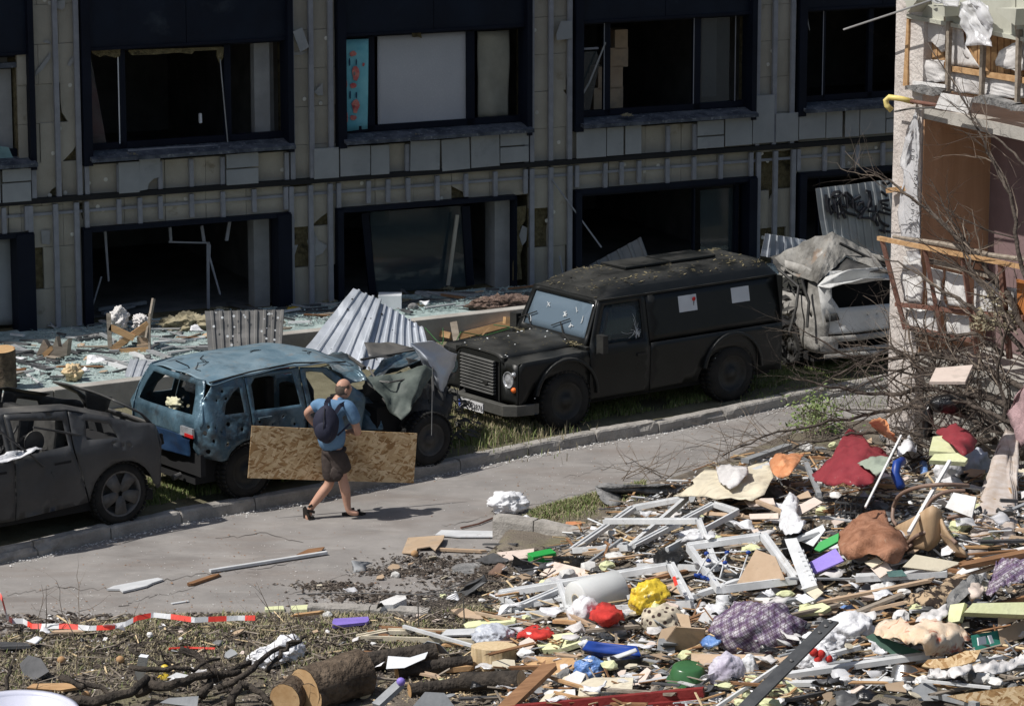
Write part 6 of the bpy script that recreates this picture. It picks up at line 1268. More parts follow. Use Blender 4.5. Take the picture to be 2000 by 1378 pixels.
# timber behind the parapet beside the van
y0=G(900,700,.13).y
def vbar(name,lab,cat,a,b,w,t,m): o=MB().bar(at(a[0],a[1],y0+a[2]),at(b[0],b[1],y0+b[2]),w,t,Vector((0,-1,.2))).o(name,m); tag(o,lab,cat)
vbar('timber','wide raw timber beam lying before the parapet left of the van windscreen','timber',(850,668,1.2),(1005,628,1.6),.10,.16,m_wood)
vbar('timber','short weathered post with splintered top leaning by the van wing','timber',(886,630,.7),(894,676,.5),.10,.08,m_woodg)
vbar('timber','long weathered plank between the bent bright sheet and the van wing','timber',(788,664,.4),(892,684,.3),.08,.10,m_woodg)
vbar('timber','short raw timber under the wide beam, behind the green straps','timber',(835,645,1.2),(880,655,1.1),.09,.08,m_wood)
vbar('timber','upright raw timber block near the van windscreen base','timber',(985,625,1.3),(1026,628,1.4),.10,.12,m_wood)
vbar('timber','thin splintered lath leaning on the wide beam','timber',(930,667,.9),(955,640,1.1),.02,.05,m_wood)
vbar('timber','raw timber block on the parapet left of the large bright sheet','timber',(560,675,1.2),(602,668,1.4),.09,.12,m_wood2)
for i,P in enumerate(([(830,640,.9),(852,664,.6),(880,684,.5)],[(865,640,.9),(866,665,.8),(858,680,.6)],[(888,672,.4),(900,648,.6),(945,656,.9),(1000,640,1.2)],[(964,634,1.3),(1010,640,1.2)])):
    o=MB().tube([at(u,v,y0+d_) for u,v,d_ in P],.008,5).o('green_strap',m_dgreen); tag(o,('green strap end nearest the bent bright sheet','short green strap crossing behind the long weathered plank','long green strap looping over the splintered post','green strap on the timber by the van windscreen')[i],'strap')
# white cloth on the grey car door
o=crumple('white_cloth',[pmat(gr)@Vector(p) for p in ((1.85,.93,.98),(1.5,.97,1.02),(1.05,.93,1.09),(1.12,.86,1.07),(1.5,.84,1.06),(1.8,.84,1.03))],fan(6),m_bagw,None,3,.05,7); tag(o,'dirty white cloth draped over the grey car window sill','cloth')
# hose from crushed car etc
for i,(u,v,lab) in enumerate(((1735,700,'grey steel drum end behind the bare branches'),)): pass
# ---------------------------------------------------------------- the rubble heap: named things
W_=m_whitep
# window frames
frame('large white window frame lying in front with a red mark on its right bar',[(978,1160,.12),(1310,1106,.22),(1350,1180,.12),(1016,1202,.06)],.075,.06,W_,'large white frame',[((1092,1142,.17),(1110,1190,.1)),((1003,1190,.12),(1092,1152,.15))])
sheet('red_mark','small red mark on the right bar of the large white frame','mark',[(1313,1126,.30),(1319,1124,.30),(1324,1140,.30),(1318,1144,.30)],m_mark,.004)
frame('white window sash holding a brown cardboard piece right of the yellow bag',[(1345,1068,.24),(1491,1048,.30),(1554,1133,.16),(1405,1152,.14)],.07,.06,W_,'white sash with cardboard')
frame('stained white window frame standing askew behind the pink beige board',[(1182,1018,.30),(1365,1018,.30),(1400,1110,.14),(1245,1106,.14)],.055,.05,W_,'stained white frame',closed=False)
frame('white window frame farthest back with a cut corner beside the bent car sill',[(1118,1075,.10),(1238,992,.18),(1340,973,.22),(1228,1070,.12)],.06,.05,W_,'farthest white frame')
frame('dark edged white window frame poking from under the tan boards',[(1240,1066,.16),(1395,985,.28),(1440,1000,.28),(1300,1075,.18)],.05,.05,W_,'dark edged frame',closed=False)
frame('low white frame pieces under the white roll, nearest the grey bag',[(985,1190,.05),(1095,1165,.08),(1100,1190,.05),(1000,1212,.04)],.06,.05,W_,'low white frame')
frame('cream wooden frame lying flat right of the purple strip',[(700,1245,.04),(760,1233,.05),(930,1236,.05),(925,1252,.04)],.06,.04,m_cream if 0 else m_creamb,'cream wooden frame',name='wooden_frame')
LB=[('white_profile',(1040,1180,.1),(1100,1168,.12),.07,.04,W_,'white bar wedged against the white roll'),('white_profile',(1230,1165,.1),(1265,1155,.12),.07,.05,W_,'short white bar between the roll and the yellow bag'),('white_profile',(1220,1195,.08),(1360,1183,.1),.07,.05,W_,'white bar passing below the yellow bag'),('white_profile',(1140,1075,.1),(1225,1062,.12),.06,.05,W_,'white bar crossing the bottom of the stained white frame'),('white_profile',(1150,1098,.1),(1215,1052,.2),.03,.03,m_grey,'pale blue grey rod crossing behind the dark box'),
('white_profile',(1350,1165,.14),(1460,1128,.2),.08,.05,W_,'white bar under the sash with the cardboard'),('white_profile',(1672,1128,.2),(1850,1118,.24),.13,.06,W_,'long thick white board lying right of the sash with the cardboard'),('white_profile',(1535,1060,.3),(1600,1040,.36),.05,.04,W_,'white strip behind the white notched profile'),
('lath',(1600,1176,.15),(1820,1132,.26),.06,.03,m_tanb,'long tan lath under the long thick white board'),('lath',(1640,1208,.16),(1762,1160,.24),.09,.03,m_woodg,'wide weathered lath left of the patterned carpet'),('lath',(1695,1192,.2),(1800,1168,.26),.04,.03,m_tanb,'thin tan lath ending at the patterned carpet'),('lath',(1480,1215,.1),(1640,1180,.14),.05,.03,m_woodg,'brown lath right of the front plaid bag'),
('red_beam',(930,1392,.12),(1375,1350,.20),.07,.085,m_paint_red,'upper red painted steel beam along the bottom edge'),('red_beam',(1060,1400,.06),(1365,1370,.10),.06,.07,m_paint_red,'lower red painted steel beam along the bottom edge'),
('plank',(985,1385,.1),(1078,1296,.30),.16,.05,m_wood2,'broad brown plank slanting up from the bottom edge over the logs'),('plank',(848,1306,.05),(918,1300,.08),.16,.05,m_wood,'short orange brown plank left of the split stump'),('plank',(745,1227,.05),(862,1234,.06),.10,.04,m_wood2,'red brown plank behind the cream wooden frame'),
('pole',(788,1222,.12),(922,1260,.10),.035,.03,W_,'thin white pole lying across the cream wooden frame'),('grey_profile',(735,1378,.1),(782,1335,.25),.11,.05,m_grey,'grey channel with a purple ball at its tip'),
('lath',(410,1114,.03),(638,1078,.03),.05,.03,W_,'long white lath on the road nearest the middle'),('lath',(370,1141,.02),(425,1122,.02),.07,.03,m_wood2,'small red brown board on the road left of the long white lath'),('lath',(335,1178,.01),(368,1173,.01),.04,.01,W_,'tiny white sliver on the road above the tape'),
('lath',(857,1072,.03),(945,1076,.03),.05,.03,m_tanb,'thin beige lath right of the folded cardboard on the road'),('pole',(945,1062,.03),(1010,1062,.03),.04,.02,m_dgrey,'dark flat strip in front of the low kerb'),
('white_profile',(1535,1318,.1),(1815,1278,.2),.09,.05,W_,'long white profile under the clear bag with tomatoes'),('white_profile',(1540,1334,.08),(1745,1330,.1),.10,.04,W_,'lowest long white profile left of the steel pot'),('white_profile',(1560,1305,.1),(1760,1280,.16),.07,.04,m_grey,'grey white profile in the middle of the profile bundle'),('white_profile',(1545,1298,.1),(1680,1262,.14),.06,.04,W_,'upper white profile behind the clear bag'),
('pipe',(1800,1328,.2),(1935,1342,.22),.025,.025,W_,'thin white pipe right of the steel pot'),('pipe',(1820,1355,.1),(1910,1376,.1),.05,.05,m_grey,'grey pipe running to the bottom edge right of the pot'),('pipe',(1400,1380,.1),(1520,1300,.26),.04,.03,W_,'white rod beside the black bolted bar'),
('plank',(1745,1225,.3),(2010,1165,.4),.05,.04,m_wood2,'dark thin lath below the right plaid cloth'),('plank',(1880,1105,.42),(2010,1078,.46),.12,.05,m_wood2,'orange brown plank end under the leaning sheet'),('lath',(1850,1135,.3),(2010,1085,.4),.05,.03,m_tanb,'tan lath under the orange brown plank end'),
('lath',(1530,1000,.3),(1470,975,.3),.06,.03,m_tanb,'tan lath behind the tan boards'),('lath',(1600,965,.4),(1575,905,.44),.05,.04,m_grey,'grey profile on edge left of the dark red sheet'),('white_profile',(1455,900,.2),(1540,870,.2),.10,.05,m_grey,'grey white bar at the far edge of the heap'),('white_profile',(1460,925,.3),(1515,905,.3),.1,.05,W_,'white sill piece behind the cream sheet'),
('pole',(1775,1040,.4),(1855,900,.7),.035,.035,m_whited,'long whitish pole rising through the branches'),('pole',(1690,990,.5),(1760,850,.9),.02,.02,m_whited,'thin wire like rod over the dark red sheet')]
for nm,a,b,w,t,m,lab in LB: bar(nm,lab,'bar' if 'bar' in lab or 'beam' in lab else ('plank' if 'plank' in nm else 'strip'),a,b,w,t,m,jag=.05 if m in(m_wood,m_wood2,m_woodg,m_tanb) else 0)
for n,u,v in (('red beams',1200,1370),('broad brown plank',1030,1340),('steel profile bundle',1650,1310),('long white lath',520,1096),('cream wooden frame',820,1243)): land(n if n!='steel profile bundle' else 'white profile bundle',u,v)
# black bar with bolts, propped
bb=bar('steel_bar','black flat steel bar with bolts slanting up over the heap','steel bar',(1445,1392,.15),(1625,1212,.62),.15,.02,m_bar,'black bolted bar')
A_,B_=TT((1445,1392,.15)),TT((1625,1212,.62))
for t in (.86,.93,.55,.98): 
    c=A_.lerp(B_,t); MB().lathe([(.018,0),(.018,.012),(0,.016)],Matrix.Translation(c+Vector((0,-.012,.014)))@Vector((0,-.5,.8)).to_track_quat('Z','Y').to_matrix().to_4x4(),10).o('bolt',m_steel,bb)
# sheets
SH=[('cardboard','folded tan cardboard lying on the road behind the dark tin','cardboard',[(785,1078),(797,1049),(868,1044),(866,1052,.1),(850,1074,.1),(840,1066),(815,1070),(812,1080)],m_card,.012,'folded cardboard on the road'),
('board','long flat white board on the road touching the low kerb','board',[(850,1043),(862,1034),(965,1036),(965,1047),(900,1047)],m_whitep,.015,'flat white board'),
('board','small red brown board at the far tip of the long white lath','board',[(579,1082),(602,1071),(634,1067),(628,1074),(600,1083)],m_wood2,.015,None),
('board','broken white board with ragged tip lying alone on the road','board',[(208,1149),(222,1143),(308,1127),(319,1130),(298,1137),(286,1143),(240,1154),(234,1149)],m_whitep,.02,'broken white board on the road'),
('foam_strip','bright purple foam strip in the dry grass','foam',[(649,1213),(652,1207),(719,1203),(721,1210),(716,1214),(650,1221)],m_purple,.03,'purple strip'),
('foam_strip','yellow green strip by the road edge, the shorter left one','foam',[(517,1184),(553,1182),(556,1189),(518,1190)],m_yfoam,.03,None),('foam_strip','yellow green strip by the road edge, the right one','foam',[(568,1182),(612,1179),(614,1189),(570,1190)],m_yfoam,.03,'yellow green strips'),
('foam_strip','long pale yellow foam strip behind the grey purple bag','foam',[(905,1218,.08),(915,1213,.08),(1000,1203,.14),(1008,1207,.14),(1005,1212,.14),(910,1225,.07)],m_yfoam,.04,'pale yellow foam strip'),
('board','pink beige board tilted in front of the green plastic box','board',[(1053,1121,.05),(1083,1096,.14),(1175,1119,.12),(1095,1133,.04)],m_pinkb,.012,'pink beige board'),
('board','pale pinkish board behind the black plastic tub','board',[(970,1078,.06),(1043,1070,.1),(1042,1086,.06),(990,1093,.03)],m_pinkb,.012,None),
('cardboard_sheet','brown cardboard panel inside the white sash','cardboard',[(1438,1141,.16),(1476,1072,.44),(1514,1086,.40),(1533,1131,.18)],m_tanb,.012,'brown cardboard panel'),
('cardboard_sheet','tan panel under the large white frame right of the yellow bag','cardboard',[(1248,1130,.1),(1300,1112,.12),(1355,1150,.12),(1330,1160,.08)],m_tanb,.012,None),
('foam_slab','pale yellow foam slab right of the dark red cloth','foam',[(1036,1252,.08),(1052,1242,.1),(1115,1234,.12),(1148,1248,.1),(1095,1266,.06),(1060,1268,.05)],m_yfoam,.05,'pale yellow slab'),
('foam_slab','thick pale yellow foam slab at the right edge above the cardboard box','foam',[(1883,1195,.4),(1900,1177,.5),(2010,1175,.5),(2010,1200,.42)],m_yfoam,.09,'thick yellow slab'),('foam_slab','upright pale yellow slab left of the thick yellow slab','foam',[(1848,1216,.3),(1856,1180,.46),(1884,1176,.46),(1874,1212,.3)],m_yfoam,.06,None),
('foam_slab','yellow foam slab lying right of the front plaid bag','foam',[(1557,1198,.14),(1562,1186,.16),(1606,1176,.18),(1622,1184,.16),(1606,1194,.14)],m_yfoam,.05,None),('foam_slab','yellow foam piece beside the foot of the black bolted bar','foam',[(1495,1334,.1),(1535,1328,.12),(1570,1350,.08),(1510,1356,.06)],m_yfoam,.05,'yellow foam piece'),
('foam_slab','upper pale yellow slab behind the white pillow bag among branches','foam',[(1815,880,.5),(1822,852,.56),(1845,850,.56),(1876,873,.5),(1874,884,.48)],m_yfoam,.05,'upper yellow slab'),('foam_slab','lower pale yellow slab under the branches','foam',[(1815,898,.5),(1825,886,.52),(1870,884,.52),(1890,895,.5),(1885,902,.46)],m_yfoam,.05,None),
('board','cream board lying between the blue bag and the red beams','board',[(1128,1362,.08),(1133,1330,.12),(1160,1322,.14),(1237,1322,.14),(1234,1350,.08)],m_creamb,.015,'cream board'),('board','white broken board just above the red beams','board',[(1058,1346,.12),(1123,1345,.12),(1124,1358,.1),(1110,1363,.1),(1068,1362,.1)],m_whited,.015,None),('board','torn cream board piece left of the blue bag','board',[(1084,1314,.12),(1108,1308,.14),(1117,1320,.12),(1114,1338,.08)],m_creamb,.012,None),
('board','grey bent sheet standing at the bottom edge left of the brown plank','board',[(800,1385,.06),(830,1350,.24),(868,1352,.2),(893,1385,.06)],m_grey,.01,'grey bent sheet'),
('board','white flat board between the cream frame and the grey purple bag','board',[(860,1240,.08),(872,1228,.1),(928,1226,.1),(926,1238,.08)],m_whitep,.02,None),
('board','tan board on top of the white film behind the black crate','board',[(1528,1003,.28),(1590,970,.4),(1607,980,.38),(1548,1013,.26)],m_pinkb,.015,'tan boards'),('board','tan board strip at the left of the tan boards','board',[(1450,973,.3),(1510,972,.3),(1514,984,.28),(1462,987,.26)],m_pinkb,.015,None),('board','long tan board strip pointing left under the cream sheet','board',[(1370,998,.2),(1452,1002,.26),(1450,1009,.24),(1375,1005,.18)],m_tanb,.015,None),('board','short tan board under the crossed tan boards','board',[(1463,1003,.28),(1520,1001,.3),(1520,1012,.28),(1465,1013,.26)],m_pinkb,.015,None),('board','small tan square board near the dark crate','board',[(1556,968,.4),(1578,957,.44),(1585,970,.4),(1562,974,.38)],m_tanb,.015,None),
('board','white board tilted in front of the bent chair, left of the rug','board',[(1550,1050,.3),(1607,1024,.4),(1612,1034,.4),(1588,1066,.28)],m_whitep,.012,'tilted white board'),('board','white tile sheet with cracks behind the bent chair','board',[(1846,990,.5),(1862,961,.64),(1907,970,.6),(1898,1010,.45)],m_whited,.02,'cracked white sheet'),
('board','large pale sheet under the leaning tall sheet foot','board',[(1763,1106,.3),(1787,1082,.4),(1878,1098,.34),(1835,1115,.3)],m_creamb,.015,'large pale sheet'),
('board','small pinkish board above the stucco plinth rubble','board',[(1815,745,1.5),(1828,718,1.6),(1900,712,1.6),(1885,745,1.5)],m_pinkb,.03,'small pinkish board'),
('tile','cream square tile left of the brown rug foot','tile',[(1688,1098,.3),(1712,1087,.34),(1724,1096,.32),(1704,1108,.28)],m_creamb,.012,None),('tile','pink grey tile beside the small teal tile','tile',[(1700,1108,.26),(1730,1095,.3),(1743,1112,.26),(1718,1128,.22)],m_pinkb,.012,None),('tile','small teal tile right of the pink grey tile','tile',[(1731,1115,.26),(1762,1112,.28),(1772,1124,.24),(1736,1126,.22)],mat('teal_tile',(.06,.14,.13),.4),.012,None),
('tile','pale green square card at the tip of the white notched profile','card',[(1553,1168,.2),(1572,1158,.24),(1592,1170,.2),(1570,1178,.18)],m_paper,.008,None),('tile','cream square card below the white notched profile','card',[(1575,1156,.2),(1595,1145,.24),(1608,1156,.22),(1592,1170,.2)],m_creamb,.008,None),
('osb_piece','torn strand board piece above the white pillows at the lower right','board',[(1800,1300,.3),(1812,1287,.34),(1850,1284,.34),(1885,1270,.36),(1916,1268,.36),(1905,1290,.3),(1870,1300,.28),(1835,1306,.28)],m_osb,.015,'torn strand board'),('osb_piece','large splintered strand board at the lower right corner','board',[(1850,1358,.2),(1905,1350,.24),(2010,1336,.3),(2010,1382,.1),(1900,1374,.14)],m_osb,.015,'splintered strand board'),
('board','brown board with a white edge behind the lilac bag','board',[(1350,1276,.14),(1350,1300,.08),(1440,1300,.1),(1540,1300,.1),(1548,1278,.16)],m_tanb,.02,'brown board'),
('paper','white paper sheets with print lying on the black log','paper',[(754,1305,.14),(758,1280,.2),(800,1283,.2),(836,1272,.26),(830,1285,.22),(790,1303,.16)],m_paper,.004,'paper sheets'),('magazine','folded grey magazine behind the paper sheets','magazine',[(815,1264,.14),(835,1250,.22),(858,1255,.2),(878,1275,.12),(862,1274,.12),(845,1262,.14)],m_grey,.01,'magazine'),
('board','brown pointed board at the lower left','board',[(52,1342,.06),(64,1334,.08),(150,1332,.08),(158,1340,.06),(116,1347,.05)],m_wood,.03,'brown pointed board'),('board','grey sheet lying under the branches at the bottom','board',[(312,1371,.05),(330,1362,.1),(388,1358,.1),(385,1380,.04)],m_grey,.01,None),
('box_side','white carton with orange stripe standing in the lower left litter','carton',[(265,1320,.04),(275,1276,.34),(291,1278,.34),(282,1326,.04)],m_paper,.04,'orange striped carton'),('tray','white flat tray piece beside the yellow cup','tray',[(326,1322,.06),(345,1312,.1),(372,1318,.08),(362,1324,.06)],m_whitep,.012,None),
('black_strip','long black strip at the left edge of the dry grass','strip',[(0,1252),(52,1254),(60,1260),(0,1262)],m_dgrey,.03,'black strip'),('mud_flap','folded ribbed dark plastic liner at the lower left','plastic liner',[(38,1296,.05),(55,1278,.2),(80,1285,.2),(96,1310,.08),(70,1326,.04),(48,1324,.04)],m_dgrey,.01,'ribbed dark liner'),
('foam_block','white foam block with broken right end','foam',[(742,1174,.12),(775,1161,.12),(792,1162,.12),(794,1168,.12),(768,1180,.12),(745,1181,.12)],m_whited,.12,'white foam block'),
('board','small tan board half under the wire rack','board',[(880,1190,.08),(905,1185,.1),(952,1205,.06),(940,1208,.05),(900,1204,.05)],m_tanb,.015,None),
('book','dark green book open under the small white carton','book',[(1690,1243,.24),(1705,1236,.28),(1800,1272,.2),(1775,1284,.16),(1740,1276,.16)],mat('green_book',(.02,.07,.045),.6),.03,'green book'),
('board','orange brown plank end right of the split stump','plank',[(1018,1290,.1),(1030,1280,.14),(1120,1284,.16),(1130,1300,.12),(1080,1318,.08),(1040,1305,.08)],m_wood,.03,'orange brown plank'),
('board','dark brown board behind the yellow bag','board',[(1190,1140,.1),(1230,1135,.14),(1235,1150,.12),(1195,1158,.1)],m_wood2,.02,None)]
for nm,lab,cat,P,m,t,sh_n in SH: sheet(nm,lab,cat,P,m,t,short=sh_n)
for i in range(5): bar('print_line',None,None,(766,1288+i*3.2,.27),(800,1288+i*3.2,.27),.006,.002,m_ink) if 0 else None
# draped / crumpled
DR=[('cream_sheet','large creased cream vinyl sheet spread over the left side of the heap','vinyl sheet',[(1315,968),(1335,960),(1356,946),(1352,938),(1378,915),(1395,918),(1440,921),(1470,908),(1500,900),(1511,932),(1493,965),(1470,978),(1428,974),(1400,976),(1373,970),(1350,971)],m_creamb,.035,2.5,.30,None,.10,'cream sheet'),
('paper','white torn paper lying on the cream sheet','paper',[(1398,912),(1420,908),(1460,912),(1462,925),(1440,948),(1425,955),(1405,940)],m_wrap,.03,3,.42,None,.04,None),
('orange_film','crumpled pale orange plastic film beside the cream sheet','plastic film',[(1503,905),(1515,884),(1540,888),(1572,887),(1560,905),(1545,925),(1530,935),(1508,925)],m_bago,.08,5,.34,None,.12,'orange film'),
('red_sheet','large dark red sheet lying folded in the middle of the heap','fabric sheet',[(1586,925),(1600,915),(1625,895),(1640,862),(1660,838),(1685,850),(1700,870),(1728,884),(1742,900),(1715,918),(1705,945),(1685,953),(1660,945),(1620,947),(1592,940)],m_dred,.07,2.2,.42,None,.22,'dark red sheet'),
('red_sheet','second dark red sheet half hidden behind the branches','fabric sheet',[(1828,845),(1840,822),(1860,824),(1890,840),(1908,862),(1900,882),(1880,890),(1860,870)],m_dred,.05,2.5,.5,None,.14,'second dark red sheet'),
('green_cloth','pale grey green cloth on the dark red sheet','cloth',[(1675,905),(1700,892),(1740,893),(1735,912),(1712,930),(1695,915)],mat('grey_green',(.28,.32,.26),.85,var=.15),.03,4,.60,None,.05,None),
('brown_rug','crumpled rust brown shaggy rug in front of the bent chair','rug',[(1637,1065),(1640,1035),(1665,1020),(1690,1005),(1728,1000),(1738,1025),(1760,1040),(1776,1068),(1755,1098),(1735,1102),(1712,1085),(1690,1080),(1655,1092),(1642,1085)],m_rug,.10,2.6,.28,None,.26,'brown rug'),
('carpet','black and beige patterned carpet rolled at its edges','carpet',[(1765,1178),(1780,1160),(1830,1146),(1868,1122),(1890,1125),(1880,1150),(1850,1172),(1836,1192),(1815,1185)],m_mat,.03,2.5,.30,None,.12,'patterned carpet'),
('grey_carpet','grey brown rolled carpet edge beside the patterned carpet','carpet',[(1838,1188),(1855,1160),(1880,1135),(1905,1122),(1925,1128),(1910,1150),(1880,1172),(1856,1196)],m_grub,.05,3,.34,None,.16,None),
('plaid_cloth','purple plaid cloth spilling in from the right edge','plaid cloth',[(1925,1160),(1935,1130),(1945,1100),(1980,1085),(2015,1080),(2015,1135),(1985,1140),(1955,1150),(1935,1168)],m_plaid,.05,3,.44,None,.16,'right plaid cloth'),
('floral_duvet','orange flowered duvet crumpled in a heap','duvet',[(1706,1240),(1712,1222),(1728,1210),(1760,1206),(1785,1222),(1800,1212),(1835,1210),(1860,1218),(1888,1235),(1895,1250),(1870,1275),(1840,1283),(1808,1278),(1800,1262),(1760,1250),(1730,1248)],m_flor,.10,3,.22,None,.34,'flowered duvet'),
('white_cloth','white crumpled cloth behind the flowered duvet','cloth',[(1788,1216),(1800,1198),(1830,1190),(1850,1180),(1852,1200),(1840,1212),(1815,1220)],m_wrap,.06,5,.34,None,.08,None),
('white_bedding','white bedding strip at the right edge above the splintered strand board','bedding',[(1900,1302),(1940,1292),(1975,1290),(2012,1270),(2012,1295),(1970,1308),(1930,1315),(1905,1314)],m_wrap,.05,4,.28,None,.08,'white bedding'),
('white_bedding','white pillow scraps left of the bedding strip','bedding',[(1810,1320),(1818,1305),(1850,1310),(1880,1296),(1895,1292),(1900,1305),(1880,1320),(1840,1328)],m_wrap,.05,5,.24,None,.10,None),
('red_cloth','black patterned red cloth left of the pale yellow slab','cloth',[(1008,1246),(1015,1232),(1040,1223),(1070,1226),(1084,1238),(1078,1246),(1050,1252),(1030,1250)],m_redc,.05,6,.06,None,.14,'red cloth'),
('red_shirt','bright red crumpled shirt in front of the white roll','shirt',[(1150,1212),(1155,1190),(1172,1180),(1195,1182),(1215,1192),(1219,1212),(1200,1220),(1180,1223)],m_redc,.06,7,.14,None,.20,'bright red shirt'),
('blue_film','bright blue plastic scrap right of the cardboard box','plastic film',[(1366,1258),(1372,1248),(1395,1242),(1415,1245),(1405,1258),(1385,1266)],m_bagb,.05,8,.14,None,.08,None),
('leather_strip','pink beige rag left of the right plaid cloth','cloth',[(1880,1155),(1890,1142),(1912,1140),(1924,1148),(1915,1170),(1895,1172)],m_pinkb,.04,6,.40,None,.08,None),('grey_rag','dark grey rag under the pink beige rag','cloth',[(1852,1175),(1862,1155),(1882,1152),(1895,1172),(1875,1184)],m_dgrey,.04,6,.36,None,.08,None),
('net_film','white netting and film draped over the tan boards','plastic film',[(1522,1030),(1528,985),(1545,960),(1560,975),(1555,1005),(1575,1020),(1560,1042),(1535,1045)],m_bagw,.08,7,.34,None,.10,None),
('clear_film','clear plastic film under the tan boards','plastic film',[(1330,1058),(1345,1042),(1395,1040),(1398,1050),(1370,1058)],m_bagw,.06,8,.24,None,.10,None),
('grey_film','grey clear film lying across the branches foot left of the stucco pier','plastic film',[(1752,890),(1758,800),(1745,740),(1760,705),(1785,712),(1800,760),(1796,830),(1790,880)],m_bagw,.07,4,.3,None,.25,None),
('dark_debris','dark soaked cloth between the frames','cloth',[(1270,1100),(1285,1075),(1330,1068),(1345,1085),(1320,1105),(1290,1112)],m_bagk,.06,6,.12,None,.10,None)]
for nm,lab,cat,P,m,amp,fr,h,_,hill,shn in DR: drape(nm,lab,cat,P,m,(min(.065,max(.045,amp*1.3)) if 'rug' not in nm and 'duvet' not in nm and 'sheet' not in nm else amp*.9),fr,h,5 if max(q[0] for q in P)-min(q[0] for q in P)<130 else 7,shn,hill*.75,seed=len(lab),wl=.10 if 'rug' not in nm and 'sheet' not in nm else .22)
# tall leaning sheet, pink towel
pv=R0.y-2.0
o=crumple('leaning_sheet',[at(u,v,lerp(YB(1950)-.9,T(1940,1085,0).y,max(0,(v-835)/250))-.05) for u,v in ((1962,835),(1990,850),(1988,950),(1984,1062),(1935,1075),(1888,1092),(1895,1050),(1925,940))],fan(8),mat('leaning_beige_sheet',(.42,.34,.28),.85,scale=2,col2=(.55,.50,.47),stretch=(3,3,.4)),None,3,.03,3,.02,seed=3); tag(o,'tall bent beige and grey insulated sheet leaning at the right edge','insulated sheet'); land('leaning sheet',1940,980)
o=crumple('towel',[at(u,v,YB(u)+d-1.1) for u,v,d in ((2012,735,.2),(1985,780,.1),(1966,808,.1),(1982,840,0),(1988,878,0),(2012,860,0))],fan(6),mat('pink_towel',(.40,.27,.28),.95,scale=9,bump=1,bscale=60),None,3,.04,4,.015); tag(o,'dusty pink towel hanging at the right edge above the leaning sheet','towel')
# bags
BG=[('plastic_bag','white plastic bag standing alone on the road before the low kerb',992,1003,72,42,m_bagw,'white bag on the road',3,.35,.3),('plastic_bag','yellow plastic bag with dark print in the middle of the heap',1270,1200,76,66,m_bagy,'yellow bag',5,.18,.16),('plastic_bag','tied blue plastic bag beside the cream board',1153,1329,62,46,m_bagb,'blue bag',4,.15,.22),('plastic_bag','round lilac and white bag in front of the brown board',1422,1346,72,68,m_bagl,'lilac bag',6,.15,.15),('plastic_bag','white tail of plastic right of the lilac bag',1462,1330,36,50,m_bagw,None,8,.3,.3),('plastic_bag','grey bag with purple contents behind the split stump',965,1272,82,54,m_bagg,'grey purple bag',7,.22,.22),
('plastic_bag','clear bag of tomatoes in front of the white pillow',1592,1322,72,58,m_bagw,'clear bag with tomatoes',12,.3,.3),('pillow','large white pillow lying right of the black bolted bar',1660,1258,96,60,m_bagw,'white pillow',13,.22,.12),('pillow','white fabric sack left of the large white pillow',1610,1285,80,52,m_bagw,None,14,.3,.2),('plaid_bag','big purple plaid storage bag lying in the front of the heap',1482,1276,176,92,m_plaid,'front plaid bag',9,.22,.10),
('plastic_bag','clear crumpled bag left of the bright red shirt',1140,1228,56,62,m_bagw,None,15,.3,.35),('plastic_bag','small white bag right below the bright red shirt',1190,1246,58,28,m_bagw,None,17,.3,.35),('plastic_bag','black plastic bag behind the purple tray',1560,1090,58,52,m_bagk,'black bag',16,.3,.4),('pillow','small white pillow under the upper yellow slab',1852,938,50,46,m_bagw,'small white pillow',18,.2,.15),('plastic_bag','grey clear bag behind the small white pillow',1905,930,50,50,m_bagg,None,19,.3,.3),
('plastic_bag','white shopping bag with green print at the branches on the left',560,1290,62,48,m_bagw,'white shopping bag',20,.3,.3),('plastic_bag','second white shopping bag below the green printed one',520,1302,70,34,m_bagw,None,21,.3,.35),('plastic_bag','small crumpled white bag near the orange piece on the grass',1027,1019,18,13,m_bagw,None,22,.3,.3),('cushion','speckled black and cream cushion above the cardboard box',1296,1242,88,58,m_leop,'speckled cushion',23,.18,.10),('plastic_bag','milky bottle like bag on the bars behind the sash',1362,1058,72,20,m_bagw,None,24,.25,.2),('plastic_bag','translucent bag right of the speckled cushion',1395,1212,60,30,m_bagw,None,25,.3,.35),('foam_cushion','white foam block left of the right plaid cloth',1898,1142,56,34,m_whited,'white foam cushion',26,.06,.05)]
for nm,lab,u,v,w,h,m,shn,sd,am,rg in BG: bag(nm,lab,nm.replace('_',' '),u,v,w,h,m,shn or lab.split(' ')[0]+' '+nm.replace('_',' '),sd,am,rg)
LAND[:]=[l for l in LAND if not l[0].split(' ',1)[-1] in ('plastic bag','pillow')]
tb_=[o for o in COL.objects if o.get('label','').startswith('clear bag of tomatoes')][0]
for dx,dz in ((-.02,.27),(.05,.25),(.02,.20),(.12,.20),(.16,.12)): lump('tomato',m_redc,tb_.location+Vector((dx,-.10+abs(dx)*.2,dz)),(.045,.04,.045),.05,2,tb_,2,sub=2)
